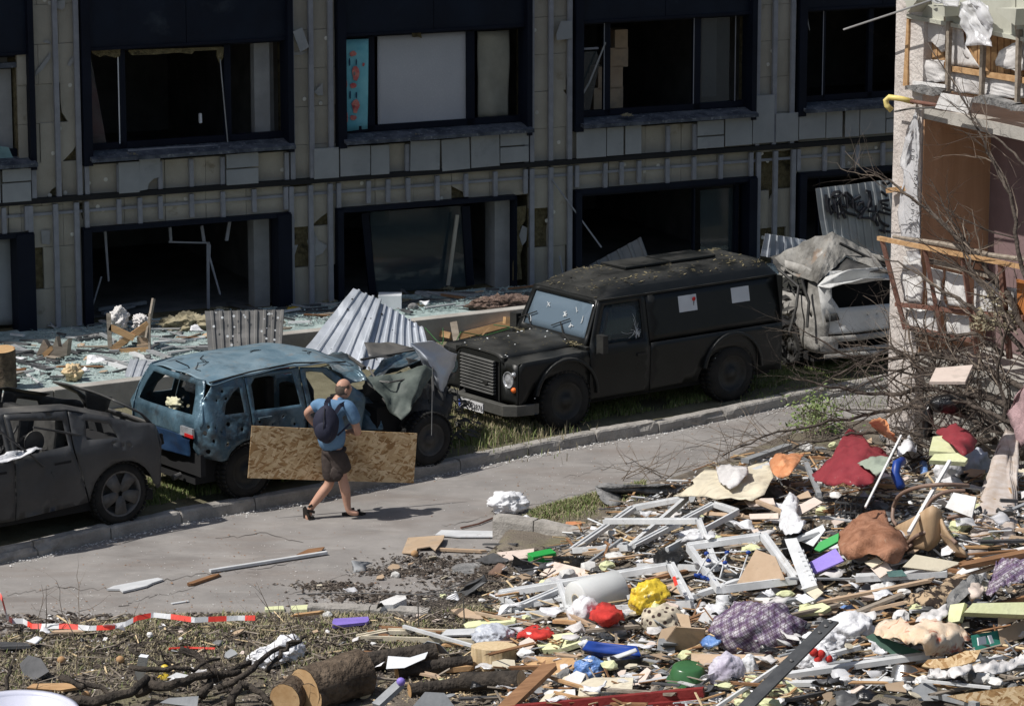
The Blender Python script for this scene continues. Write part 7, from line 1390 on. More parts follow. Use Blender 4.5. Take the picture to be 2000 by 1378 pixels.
# plastics and pots
def tub(name,lab,cat,u,v,r,h,m,short,inv=False,tilt=(0,0),r2=.8,n=28,oval=1):
    p=T(u,v,0); M4=Matrix.Translation(p)@Matrix.Rotation(tilt[1],4,'Z')@Matrix.Rotation(tilt[0],4,'X')@Matrix.Scale(oval,4,(1,0,0))
    pr_=[(0,h),(r*r2*.8,h),(r*r2,h*.9),(r*.95,h*.25),(r*.97,.01),(r*1.08,0),(r*1.08,-.012)] if inv else [(0,.01),(r*r2,0),(r*r2*1.02,.02),(r*.97,h*.9),(r,h),(r*1.08,h+.005),(r*1.07,h-.01),(r*.95,h*.85),(r*r2*.97,.02),(0,.02)]
    o=MB().lathe(pr_,M4,n).o(name,m,None,True); tag(o,lab,cat); land(short,u,v-8); return o
tub('basin','dull green plastic basin lying upside down in front','basin',1343,1326,.18,.15,m_dgreen,'green basin',True,(.15,.2),.80,32,1.05)
tub('pot','dented steel cooking pot lying on its side','pot',1762,1342,.13,.20,m_pot,'steel pot',True,(-.6,-.4),.97)
tub('jar','clear plastic cup lid in front of the sash','lid',1373,1186,.055,.05,m_film,'clear lid',True,(-.9,.3)); tub('bowl','white printed food tub below the sash','tub',1414,1178,.085,.09,m_whitep,'white food tub',True,(-.2,.3),.9); tub('jar','clear jar beside the brown rug','jar',1678,1095,.06,.09,m_film,'clear jar',True,(.8,.2)); tub('can','small blue can lying under the tan lath','can',1650,1190,.045,.11,m_bagb,'blue can',True,(1.3,.6),.98); tub('can','round brown can end below the blue can','can',1655,1192,.045,.05,m_tanb,'brown can',True,(1.35,.2),.98); tub('cup','yellow cup beside the white tray piece at the lower left','cup',318,1325,.05,.09,m_bagy,'yellow cup',True,(1.0,.5))
tub('dish','large pale lilac dish rim at the lower left corner','dish',35,1432,.50,.22,mat('lilac_enamel',(.55,.56,.66),.35,var=.05,bump=0),'lilac dish',False,(.10,0),.75,40,1.1)
tub('drum_lid','round grey manhole like metal lid lying near the dark tub','lid',920,1112,.22,.025,m_grub,'round metal lid',True,(.02,0),.98,30)
box_('green_box','bright green plastic box lying upside down behind the pink beige board','plastic box',1060,1100,.28,.18,.13,.35,m_green,'green box',-.1)
o=crumple('black_tub',[TT(q) for q in ((1000,1105,.02),(1003,1080,.24),(1018,1092,.16),(1040,1100,.12),(1068,1098,.14),(1060,1118,.02),(1030,1125,.02))],fan(7),m_dgrey,None,3,.04,4,.01); tag(o,'torn black plastic tub below the green plastic box','plastic tub'); land('torn black tub',1030,1105)
o=crumple('dark_liner',[TT(q) for q in ((928,1094,.03),(965,1080,.14),(1000,1095,.06),(960,1103,.02))],fan(4),m_dgrey,None,3,.04,4,.01); tag(o,'curved black plastic liner left of the torn black tub','plastic liner')
o=crumple('brown_tin',[TT(q) for q in ((950,1120,.03),(975,1100,.14),(990,1105,.12),(975,1128,.02))],fan(4),m_wicker,None,2,.04,6,.01); tag(o,'bent brown tin sheet below the curved black liner','metal scrap')
o=crumple('bumper_piece',[TT(q) for q in ((898,1155,.02),(915,1140,.12),(945,1120,.24),(952,1135,.16),(930,1155,.06),(908,1164,.02))],fan(6),m_dgrey,None,3,.03,4,.015); tag(o,'dark grey car bumper piece right of the white foam block','bumper piece'); land('dark bumper piece',925,1142)
o=crumple('dark_box',[TT(q) for q in ((1080,1085,.14),(1142,1084,.14),(1142,1105,.02),(1105,1106,.02),(1085,1100,.04))],fan(5),m_bagk,None,2,.01,4,.02); tag(o,'flat black box side right of the bright green box','box side')
o=crumple('bent_tin',[TT(q) for q in ((686,1095,.10),(700,1098,.06),(716,1096,.06),(728,1098,.03),(716,1104,.02),(714,1116,.0),(690,1117,.0),(688,1108,.04))],fan(8),m_grey,None,2,.02,6,.008); tag(o,'small bent grey tin on the road before the folded cardboard','metal scrap'); land('bent grey tin',705,1108)
sl_=crumple('car_sill',[TT(q) for q in ((1162,952,.18),(1175,947,.2),(1300,948,.16),(1345,945,.12),(1320,962,.06),(1215,965,.05),(1212,985,.02),(1195,990,.0),(1172,975,.08))],fan(9),m_grub,None,3,.03,4,.02); tag(sl_,'bent mossy grey gutter shaped metal piece at the heap edge by the road','metal scrap'); land('bent mossy gutter',1230,962)
o=crumple('blue_tray',[TT(q) for q in ((1136,1268,.12),(1150,1250,.22),(1245,1262,.18),(1253,1280,.12),(1238,1284,.06),(1170,1284,.04))],fan(6),m_bluepl,None,2,.015,4,.012); tag(o,'dark blue plastic tray turned over behind the blue bag','plastic tray'); land('blue tray',1190,1266)
o=crumple('white_carton',[TT(q) for q in ((1187,1286,.12),(1243,1266,.2),(1246,1272,.18),(1190,1294,.1))],fan(4),m_whitep,None,1,.0,4,.02); tag(o,'white lid of the black box in front of the blue tray','lid'); box_('black_box','black box under a white lid in front of the blue tray','box',1222,1305,.28,.16,.12,.35,m_bagk,'black box')
cb=thing('cardboard_box','open brown cardboard box with a raised flap below the speckled cushion','cardboard box',T(1330,1262)); land('open cardboard box',1330,1240)
for P in ([(1280,1262,.04),(1292,1228,.20),(1322,1220,.28),(1300,1250,.12)],[(1290,1264,.03),(1322,1222,.30),(1378,1226,.24),(1376,1262,.05),(1340,1268,.03)],[(1320,1196,.36),(1345,1200,.34),(1350,1225,.28),(1330,1222,.28)]): sheet('box_panel',None,None,P,m_card,.012,par=cb)
gb=thing('green_printed_box','open cardboard box with green printed side at the right','cardboard box',T(1930,1268)); land('green printed box',1920,1250)
for P,m in (([(1897,1240,.18),(1949,1230,.22),(1955,1258,.08),(1902,1270,.06)],mat('green_print',(.03,.20,.15),.7)),([(1950,1231,.22),(2010,1205,.34),(2010,1240,.16),(1956,1258,.08)],m_card),([(1950,1222,.28),(1950,1200,.38),(2010,1180,.44),(2010,1203,.36)],m_card),([(1910,1244,.20),(1925,1241,.21),(1927,1256,.15),(1912,1259,.14)],m_paper),([(1930,1240,.22),(1936,1239,.22),(1942,1254,.16),(1936,1256,.16)],m_paper)):
    sheet('box_panel' if m is not m_paper else 'printed_patch',None,None,P,m,.012,par=gb,lift=.02 if m is m_paper else 0)
box_('small_carton','small white medicine carton with pink print on the green book','carton',1778,1276,.26,.16,.10,.35,m_paper,'small white carton',.05)
o=sheet('purple_tray','bright purple plastic tray right of the white notched profile','plastic tray',[(1572,1104,.18),(1580,1098,.2),(1632,1070,.3),(1648,1094,.24),(1590,1119,.14)],m_purple,.02,short='purple tray')
o=sheet('green_tray','dark green plastic tray behind the purple tray','plastic tray',[(1590,1072,.3),(1600,1058,.34),(1638,1040,.40),(1637,1056,.36),(1600,1076,.28)],m_green,.03,short='green tray')
o=MB(); P=[TT(q) for q in ((1536,1062,.32),(1560,1060,.34),(1600,1152,.2),(1572,1160,.18))]; o.poly(P,.07); npf=o.o('notched_profile',m_whitep); tag(npf,'wide white notched plastic profile right of the sash with the cardboard','plastic profile'); land('white notched profile',1568,1110)
for k in range(7):
    c=P[1].lerp(P[2],.25+.1*k)+Vector((-.03,-.02,.02)); MB().obox(c,Vector((.03,.0,0)),Vector((.0,.04,0)),Vector((0,0,.03))).o('rib',m_whitep,npf)
# milk crate
ck=thing('black_crate','black plastic lattice crate half buried right of the tan boards','crate',T(1668,1020)); land('black crate',1668,1000)
c0k=T(1668,1012,.05); X=Vector((.16,-.05,0));Y=Vector((.05,.13,0))
for s in (-1,1):
    for k in range(7): t=-1+2*k/6; MB().bar(c0k+X*t-Y*s,c0k+X*t-Y*s+Vector((0,0,.2)),.02,.01).o('lattice_bar',m_dgrey,ck); 
    for z in (.0,.1,.2): MB().bar(c0k-X-Y*s+Vector((0,0,z)),c0k+X-Y*s+Vector((0,0,z)),.012,.02).o('lattice_rail',m_dgrey,ck)
    for z in (.0,.1,.2): MB().bar(c0k-Y+X*s+Vector((0,0,z)),c0k+Y+X*s+Vector((0,0,z)),.012,.02).o('lattice_rail',m_dgrey,ck)
# drying rack
dk=thing('drying_rack','collapsed thin drying rack with blue joints inside the white sash','drying rack',T(1400,1110)); land('drying rack',1400,1100)
for a,b in (((1378,1080,.3),(1460,1075,.34)),((1378,1080,.3),(1440,1120,.2)),((1384,1095,.26),(1455,1112,.22)),((1362,1120,.2),(1384,1082,.3)),((1372,1128,.18),(1430,1072,.34)),((1462,1078,.34),(1445,1128,.2)),((1420,1076,.32),(1406,1128,.2)),((1360,1132,.16),(1400,1140,.16))): MB().tube([TT(a),TT(b)],.008,5).o('rack_rod',m_whitep,dk)
for q in ((1380,1080,.31),(1384,1094,.28),(1420,1078,.33),(1462,1078,.35),(1375,1127,.2),(1366,1122,.2),(1416,1098,.26)): lump('rack_joint',m_bluepl,TT(q),(.028,.02,.022),.1,2,dk,2,sub=2)
MB().tube([TT((1358,1122,.17)),TT((1395,1133,.18))],.02,6).o('rack_foot',m_bluepl,dk)
# big white roll
ra=TT((1128,1180,.10)); ra=T(1125,1214,0)+Vector((0,.1,.20)); ax=Vector((.80,.55,.08)).normalized(); rb_=ra+ax*.52; q=Matrix.Translation(ra)@ax.to_track_quat('Z','Y').to_matrix().to_4x4()
ro=MB().lathe([(.065,.0),(.195,.0),(.20,.01),(.20,.53),(.19,.54),(.065,.54),(.062,.3),(.065,0)],q,32).o('film_roll',mat('white_film_roll',(.62,.63,.62),.45,var=.05,scale=3,bump=.15,bscale=60),None,True); tag(ro,'big white roll of plastic film with a hollow core','film roll'); land('white roll',1150,1175)
MB().lathe([(.064,-.004),(.075,-.004),(.075,.01)],q,20).o('core_ring',m_creamb,ro)
# bent wood chair parts
ch_=thing('bent_chair','broken bentwood chair with looped frame and tan plywood seat','chair',T(1800,1060)); land('bent chair',1800,1010)
for P in ([(1745,990,.3),(1742,1018,.2),(1760,1030,.2),(1800,1032,.25),(1850,1045,.3),(1868,1060,.3)],[(1745,990,.3),(1755,965,.5),(1790,950,.6),(1840,945,.6),(1892,948,.55)],[(1812,1030,.3),(1806,1000,.45),(1820,972,.6),(1850,958,.65),(1885,958,.6)],[(1760,1030,.2),(1784,1040,.2),(1782,1065,.15),(1768,1072,.1)],[(1770,1062,.15),(1800,1038,.3),(1850,1034,.3)],[(1850,1012,.4),(1880,1004,.4),(1905,1008,.4)]):
    Q=[TT(q_) for q_ in P]; 
    for _ in range(2):
        N_=[Q[0]]
        for i in range(len(Q)-1): N_+= [Q[i].lerp(Q[i+1],.25),Q[i].lerp(Q[i+1],.75)]
        Q=N_+[Q[-1]]
    MB().tube(Q,.022,7).o('bentwood_loop',m_wicker,ch_,True)
crumple('seat_board',[TT(q_) for q_ in ((1750,1030,.25),(1785,1010,.4),(1822,985,.6),(1838,1000,.5),(1855,1040,.35),(1892,1086,.15),(1870,1085,.1),(1840,1045,.25),(1815,1075,.1),(1780,1068,.1))],[(0,1,9),(1,8,9),(1,2,8),(2,3,7),(2,7,8),(3,4,7),(4,5,6),(4,6,7)],m_ply,ch_,2,.015,3,.03)
# wire rack
wk_=thing('wire_rack','grey wire rack standing in the dry grass left of the heap','wire rack',T(850,1225)); land('wire rack',850,1185)
for a,b in (((813,1158,.34),(908,1153,.36)),((816,1160,.34),(818,1228,.0)),((905,1155,.36),(908,1226,.0)),((820,1160,.36),(828,1180,.24)),((908,1156,.36),(888,1180,.2))): MB().tube([TT((a[0],a[1]+0,a[2]))if 0 else T(818,1228,0)+(TT(a)-TT(a))+Vector(((a[0]-818)/188,0,(1228-a[1])/188)),T(818,1228,0)+Vector(((b[0]-818)/188,.02,(1228-b[1])/188))],.007,5).o('rack_tube',m_steel,wk_)
for k in range(9): p0=T(818,1228,0); MB().tube([p0+Vector((.03,.02,.10+k*.022)),p0+Vector((.38,.45,.14+k*.022))],.003,4).o('rack_wire',m_steel,wk_)
# logs and branches in front
def L3(u,v,z): p=T(u,v,0); return p+Vector((0,0,z))
LC=lambda u,v,z:T(u,v,z)
log('biggest dark bark log lying left of the paper sheets',LC(595,1348,.18),LC(705,1312,.22),.22,m_log,m_logend,'biggest dark log',.05,rough=.16,seed=1)
log('thick log with a hollow brown heart facing out at the bottom edge',LC(556,1366,.15),LC(590,1338,.16),.155,m_log,m_logend,'hollow log end',rough=.12,seed=3)
log('middle log end between the hollow log and the biggest dark log',LC(606,1362,.14),LC(650,1340,.16),.14,m_log,m_logend,'middle log end',rough=.12,seed=4)
log('small sawn log right of the biggest dark log',LC(712,1348,.08),LC(688,1334,.09),.085,m_log,m_cut,'small sawn log',rough=.1,seed=5)
log('dark log with a pale sawn end under the split stump',LC(905,1330,.10),LC(1018,1326,.12),.09,m_logs,m_cut,'dark log with pale end',rough=.1,seed=6)
log('charred black log running from the paper sheets to the stump',LC(775,1312,.08),LC(920,1290,.12),.075,m_logs,m_logend,'charred log',-.2,rough=.18,seed=7)
log('dark trunk behind the paper sheets reaching to the magazine',LC(715,1292,.10),LC(850,1274,.12),.10,m_logs,m_logend,'dark trunk',rough=.14,seed=8)
log('lower dark log left of the log with the pale end',LC(800,1348,.06),LC(905,1335,.07),.07,m_logs,m_logend,'lower dark log',rough=.14,seed=9)
sp=MB(); p0=T(965,1306,0); n=26
V=[];Fc=[]
for i in range(9):
    for j in range(n):
        an=6.283*j/n; r=.20*(1+.12*noise.noise(Vector((j*2.1,0,1)))+.05*noise.noise(Vector((j*2.3,i*.2,3)))); V.append(p0+Vector((r*math.cos(an)*1.15,r*math.sin(an)*.8+.1,-.02+.235*i/8+.02*noise.noise(Vector((j,i,2)))*(i==8))))
for i in range(8):
    for j in range(n): Fc.append((i*n+j,i*n+(j+1)%n,(i+1)*n+(j+1)%n,(i+1)*n+j))
V.append(p0+Vector((0,.1,.22))); Fc+=[(8*n+j,8*n+(j+1)%n,9*n) for j in range(n)]
st=mesh('split_stump',V,Fc,m_cut); tag(st,'pale split wood stump standing upright behind the dark log','stump'); land('split stump',965,1290)
for seg,r,lab in (([(120,1378,.1),(200,1372,.14),(255,1358,.2),(290,1330,.26)],.065,'black branch forking upward at the bottom left'),([(120,1330,.2),(160,1345,.2),(205,1350,.18),(230,1368,.12)],.035,'thin curved black branch left of the forked one'),([(265,1352,.12),(330,1345,.2),(400,1328,.26),(470,1318,.22)],.06,'black branch stretching right below the striped carton'),([(255,1311,.3),(330,1315,.32),(380,1312,.3),(430,1295,.3)],.03,'grey branch crossing in front of the striped carton'),([(430,1350,.15),(480,1325,.3),(510,1300,.36),(560,1270,.4),(590,1262,.42)],.035,'dark branch leaning over the white shopping bags'),([(520,1320,.2),(545,1290,.34),(575,1265,.46),(600,1255,.5)],.03,'second dark branch leaning over the white shopping bags'),([(355,1275,.3),(400,1300,.2),(430,1325,.14)],.04,'stubby branch end above the grey sheet'),([(395,1360,.1),(420,1330,.2),(490,1300,.26)],.05,'branch with a sawn knot left of the hollow log'),([(0,1378,.1),(20,1320,.3),(25,1310,.32)],.025,'bent twig at the left edge by the ribbed liner'),([(250,1275,.34),(310,1300,.30),(370,1318,.2)],.018,'thin straight twig over the striped carton'),([(450,1378,.1),(470,1340,.24),(500,1350,.2),(530,1375,.1)],.045,'knotted branch just left of the hollow log')):
    P=[]; Q=[L3(u,v+z*160,z) for u,v,z in seg]
    for i in range(len(Q)-1):
        for k in range(4): P.append(Q[i].lerp(Q[i+1],k/4)+Vector((RN.gauss(0,.012),RN.gauss(0,.012),RN.gauss(0,.012))))
    P.append(Q[-1]); o=MB().tube(P,[r*(1-.5*i/len(P)) for i in range(len(P))],8).o('branch',m_logs,None,True); tag(o,lab,'branch')
    mb=MB(); 
    for _ in range(3): grow(RN.choice(P),Vector((RN.gauss(0,.6),RN.gauss(0,.3),RN.uniform(.2,1))).normalized(),RN.uniform(.2,.5),.008,1,mb)
    tag(mb.o('side_twigs',m_bark,o),kind='stuff')
land('black forked branch',240,1350); land('dark leaning branch',520,1300)
for u,v,c,lab in ((235,1291,m_wood,'orange brown onion left of the striped carton'),(120,1292,m_wood,'orange onion above the ribbed liner'),(168,1360,m_wood,'yellow onion by the brown pointed board'),(322,1308,m_bagy,'yellow potato by the yellow cup'),(810,1084,m_wood,'tan onion under the folded cardboard'),(728,1340,m_whited,'white ball beside the small sawn log'),(783,1332,m_purple,'purple ball at the tip of the grey channel'),(1395,1330 if 0 else 1000,m_orange,'orange ball left of the leaning sheet foot')):
    if u==1395: u,v=1728,1130
    p=T(u,v,.03); 
    if 'purple' in lab: p=TT((783,1334,.27))
    tag(lump('round_ball' if 'ball' in lab else ('potato' if 'potato' in lab else 'onion'),c,p+Vector((0,0,.02)),(.045,.042,.042),.08,2,None,3,sub=2),lab,'ball' if 'ball' in lab else 'vegetable')
# barrier tape
Q=[(-20,1130,.60),(4,1168,.42),(14,1205,.20),(24,1212,.08),(45,1212,.07),(62,1222,.05),(85,1222,.05),(130,1222,.05),(175,1226,.04),(215,1224,.04),(245,1218,.06),(268,1206,.1),(300,1200,.1),(340,1204,.08),(380,1210,.06),(420,1208,.05),(465,1206,.04),(505,1206,.04)]
tp=thing('barrier_tape','red and white barrier tape trailing along the road edge at the left','barrier tape',T(200,1226)); R_=[]
Qs=[TT((q[0],q[1],q[2]+.075)) for q in Q]; 
for i in range(len(Qs)-1):
    for k in range(6): R_.append(Qs[i].lerp(Qs[i+1],k/6))
n=len(R_); run=0; cur=0; V=[];seg=[]
def tapeup(i): a=noise.noise(Vector((i*.13,2,2)))*1.3; return Vector((0,.55+.3*math.sin(a),.8*math.cos(a))).normalized()*.029
i=0
while i<n-1:
    j=i; L_=0
    while j<n-1 and L_<.19: L_+=(R_[j+1]-R_[j]).length; j+=1
    V=[];Fc=[]
    for k in range(i,j+1): V+= [R_[k]-tapeup(k),R_[k]+tapeup(k)]
    for k in range(j-i): Fc.append((2*k,2*k+2,2*k+3,2*k+1))
    o=mesh('tape_band',V,Fc,m_mark if cur%2 else m_whitep,tp); solid(o,.001); cur+=1; i=j
tag(MB().tube([T(330,1266,.03),T(365,1264,.03),T(420,1266,.04)],.015,5).o('tape_scrap',m_mark),'short scrap of red and white tape in the dry litter','tape')
tag(MB().tube([TT((x,v,.05)) for x,v in ((580,1160),(660,1157),(720,1158),(812,1160),(860,1152),(935,1130),(990,1138),(1010,1142))],.006,5).o('wire','' and None or m_steel),'thin pale wire running over the dirt to the bumper piece','wire')
tag(MB().tube([TT((x,v,.02)) for x,v in ((900,1030),(935,1022),(965,1010),(992,1004))],.012,5).o('rusty_rod',m_rust),'thin rusty rod on the road pointing at the white bag','rod')
tag(MB().tube([TT((x,v,.03)) for x,v in ((1800,868),(1802,890),(1806,930))],.045,10).o('blue_tube',m_bagb,None,True),'blue tube standing in the heap under the branches','tube'); tag(MB().tube([TT((x,v,h)) for x,v,h in ((1760,950,.4),(1748,925,.5),(1752,905,.6),(1762,900,.6))],.05,9).o('blue_hose',m_bluepl,None,True),'curled blue hose beside the blue tube','hose')
tag(lump('black_wheel_cover',m_bagk,at(1862,788,YB(1862)-.3),(.28,.12,.12),.1,2,None,3),'black round shell caught in the branches','plastic shell'); tag(lump('black_shell',m_bagk,at(1812,825,YB(1812)-.3),(.07,.08,.22),.1,2,None,3),'narrow upright black shell caught in the branches','plastic shell')
tag(tuft('dry_moss',m_fluff,at(1940,640,YB(1940)-.1),.35,(.8,.5,1.5),500,ln=.04),'yellowish dry moss hanging in the branches at the right edge','moss')
sheet('orange_piece','small orange piece on the grass behind the low kerb','plastic scrap',[(1104,1023),(1106,1018),(1134,1017),(1136,1022),(1120,1024)],m_bago,.03,short='orange piece on the grass')
tag(crumple('orange_film_upper',[TT(q) for q in ((1695,825,.6),(1715,815,.8),(1745,850,.7),(1752,866,.5),(1725,850,.5))],fan(5),m_bago,None,3,.05,6),'orange film scrap under the branches above the dark red sheet','plastic film')
# ---------------------------------------------------------------- filler debris, each one its own object
def inpoly_heap(u,v):
    top=pl([(950,1180),(1040,1130),(1130,1060),(1230,1010),(1330,975),(1450,920),(1560,880),(1680,860),(2010,850)],u)
    return v>top+4 and u>950
CNT={}
def nearl(u,v):
    b=sorted(LAND,key=lambda l:((l[1]-u)/1.3)**2+((l[2]-v)*1.0)**2)
    return b
def where(u,v,k=0):
    l=nearl(u,v)[k]; dx,dy=u-l[1],v-l[2]
    if abs(dx)>abs(dy)*1.3: w='just left of' if dx<0 else 'just right of'
    else: w='just above' if dy<0 else 'just below'
    return w+' the '+l[0]
ALLV=[('splintered tan','lath',0,m_tanb),('weathered grey','lath',0,m_woodg),('dark brown','lath',0,m_wood2),('raw orange','lath',0,m_wood),('white plastic','strip',0,m_whitep),('dull grey','strip',0,m_grey),('thin black','strip',0,m_dgrey),
('broken cream','board',1,m_creamb),('broken white','board',1,m_whited),('pinkish','board',1,m_pinkb),('tan','board',1,m_tanb),('grey','board',1,m_grey),('dirty cardboard','scrap',1,m_card),('yellow foam','chunk',2,m_yfoam),('white foam','chunk',2,m_whited),('plaster','lump',2,m_plaster),('grey rubble','lump',2,m_grub),('crumpled white film','scrap',3,m_bagw),('crumpled clear film','scrap',3,m_film),('torn black plastic','scrap',3,m_bagk),('crumpled paper','scrap',3,m_wrap),('dark cloth','rag',3,m_dgrey)]
used=set()
def filler(u,v,sc_=1.0,kinds=None,terr=False):
    adj,nn,kd,m=RN.choice(kinds or ALLV); p=TE(u,v) if terr else T(u,v,0); sl=Vector((p.x,p.y,terr_h(p) if terr else H(p.x,p.y)))
    a=RN.uniform(-1,1)*.9+(math.pi if RN.random()<.3 else 0); hz=.015 if terr else RN.uniform(.01,.13)*min(1,H(p.x,p.y)*4+.3)
    if kd==0:
        L_=RN.choice((.2,.3,.45,.6,.8))*sc_*RN.uniform(.8,1.2); w=RN.uniform(.03,.08); d=Vector((math.cos(a),math.sin(a)*.9,RN.gauss(0,.10)))*L_/2; A_=sl+Vector((0,0,hz+.03))-d;B_=A_+d*2; mb=MB(); x=d.normalized();y=Vector((0,0,1)).cross(x).normalized();z=x.cross(y);t=RN.uniform(.01,.035); V=[]
        for P0 in (A_,B_):
            for j in range(4):
                for k in (-1,1): V.append(P0+y*w*(j/3-.5)+z*t/2*k+x*RN.uniform(-1,1)*(.04 if m not in (m_whitep,m_grey,m_dgrey) else .004))
        Fc=[]
        for j in range(3): a0=j*2;b0=8+j*2; Fc+=[(a0,a0+2,b0+2,b0),(a0+1,b0+1,b0+3,a0+3),(a0,a0+1,a0+3,a0+2),(b0,b0+2,b0+3,b0+1)]
        Fc+=[(0,8,9,1),(6,7,15,14)]; o=mesh(nn,V,Fc,m); sz=L_
    elif kd==1:
        r=RN.uniform(.05,.155)*sc_; n=RN.choice((4,5,6,7)); n_=Vector((RN.gauss(0,.25),RN.gauss(-.15,.3),1)).normalized(); x=n_.orthogonal().normalized();y=n_.cross(x); an0=RN.uniform(0,6)
        P=[sl+Vector((0,0,hz+.02))+x*r*math.cos(an0+6.283*k/n+RN.uniform(-.3,.3))*RN.uniform(.75,1.3)+y*r*math.sin(an0+6.283*k/n)*RN.uniform(.5,1.0) for k in range(n)]
        o=MB().poly(P,RN.uniform(.006,.02),n_).o(nn,m); sz=r*2
    elif kd==2:
        r=RN.uniform(.04,.10)*sc_; o=lump(nn,m,sl+Vector((0,0,r*.5+hz*.5)),(r*RN.uniform(.9,1.6),r*RN.uniform(.7,1.2),r*RN.uniform(.5,.9)),.5,2,None,RN.random()*90,sub=2,smooth=False,rot=RN.uniform(0,3)); sz=r*2
    else:
        r=RN.uniform(.06,.16)*sc_; n=5; P=[sl+Vector((r*math.cos(1.256*k)*RN.uniform(.7,1.4),r*math.sin(1.256*k)*RN.uniform(.5,1),hz+RN.uniform(.02,.12))) for k in range(n)]
        o=crumple(nn,P,fan(n),m,None,2,r*.5,9,.003,seed=RN.random()*50); sz=r*2
    for k in range(9):
        for pre in ('','small ' if sz<.22 else ('long ' if kd==0 and sz>.45 else 'larger ')):
            lab='%s%s %s %s'%(pre,adj,nn,where(u,v,k))
            if lab not in used: break
        else: continue
        break
    grp=None
    if lab in used: grp='loose '+adj+' '+nn+' pieces on the heap'
    used.add(lab); tag(o,lab,nn,grp); return o
n=0
# denser grid with jitter so that it covers evenly
cand=[]
for i in range(4000):
    u,v=RN.uniform(955,2010),RN.uniform(850,1390)
    if inpoly_heap(u,v): cand.append((u,v))
keep=[]
for c in cand:
    if all(((c[0]-k[0])/1.35)**2+(c[1]-k[1])**2>15.5**2 for k in keep): keep.append(c)
for u,v in keep:
    if not any(((u-l[1])/30)**2+((v-l[2]-4)/17)**2<1 for l in LAND): filler(u,v,1.0)
LT=[k for k in ALLV if k[1] in('lath','scrap','lump','board','chunk')]
for u,v in ((60,1268),(95,1252),(130,1245),(170,1262),(205,1252),(240,1252),(215,1243),(300,1245),(315,1242),(355,1252),(362,1245),(420,1262),(445,1265),(465,1240),(395,1280),(340,1280),(360,1285),(470,1285),(610,1245),(640,1238),(660,1262),(700,1272),(735,1262),(760,1250),(690,1300),(730,1290),(560,1330),(640,1210),(600,1215),(745,1203),(790,1200),(820,1215),(860,1215),(890,1268),(870,1330),(840,1335),(760,1345),(745,1320),(790,1300),(900,1310),(940,1385),(925,1366),(880,1372),(100,1372),(190,1378),(330,1350),(350,1336),(380,1340),(450,1295),(840,1095),(770,1110),(800,1108),(870,1128),(740,1130),(765,1128),(620,1145),(860,1168),(835,1178),(880,1180),(760,1195),(680,1170),(940,1180),(960,1150),(980,1130)): filler(u+RN.uniform(-8,8),v+RN.uniform(-4,4),.55,LT)
TK=[k for k in ALLV if k[0] in ('dull grey','thin black','weathered grey','white plastic','grey','grey rubble','crumpled white film','tan','dark cloth','dark brown')]+[('dull grey','strip',0,m_grey),('thin black','strip',0,m_dgrey)]*3
kt=[]
for i in range(900):
    u=RN.uniform(-5,1040); v=RN.uniform(648-.092*u+6,pl(PAR,u)-10)
    if v<pl(PAR,u)-8 and all(((u-a)/2.2)**2+(v-b)**2>10**2 for a,b in kt): kt.append((u,v))
for u,v in kt: filler(u,v,.75,TK,True)
# cracks in the road
m_crack=mat('crack_fill',(.11,.098,.09),.95)
for P in ([(0,1168),(60,1152),(130,1146),(210,1150),(290,1140),(400,1120),(520,1108),(600,1090)],[(860,1030),(940,1012),(1030,985),(1120,965),(1230,945),(1330,925)],[(560,1160),(640,1132),(740,1110),(830,1085),(900,1066)],[(230,1185),(290,1165),(330,1158),(400,1140)],[(60,1180),(90,1195),(120,1190),(170,1205)],[(1100,930),(1180,915),(1290,890),(1400,860),(1490,835)],[(420,1050),(520,1040),(600,1060)]):
    mb=MB(); Q=[G(u,v,.005) for u,v in P]; R2=[]
    for i in range(len(Q)-1):
        for k in range(9): R2.append(Q[i].lerp(Q[i+1],k/9)+Vector((RN.gauss(0,.015),RN.gauss(0,.05),0)))
    V=[];Fc=[]
    for k,q in enumerate(R2): w=.0015+.008*abs(noise.noise(q*3)); V+=[q+Vector((0,w*2,0)),q-Vector((0,w*2,0))]
    Fc=[(2*k,2*k+1,2*k+3,2*k+2) for k in range(len(R2)-1)]
    tag(mesh('road_crack',V,Fc,m_crack),kind='structure')
# long splinters and thin strips as stuff
def slivers(nm,lab,mm,n,l0,l1,w0,w1,fn,zmax=.12):
    mb=MB()
    for _ in range(n):
        q=fn()
        if q is None: continue
        p=G(q[0],q[1],0); h=H(p.x,p.y); p=Vector((p.x,p.y,h+RN.uniform(.01,zmax))); a=RN.gauss(0,.9); d=Vector((math.cos(a),math.sin(a),RN.gauss(0,.22)))*RN.uniform(l0,l1)/2; mb.bar(p-d,p+d,RN.uniform(w0,w1),RN.uniform(w0,w1)*.5,Vector((RN.gauss(0,.4),RN.gauss(0,.4),1)).normalized())
    tag(mb.o(nm,mm),lab,'debris',kind='stuff')

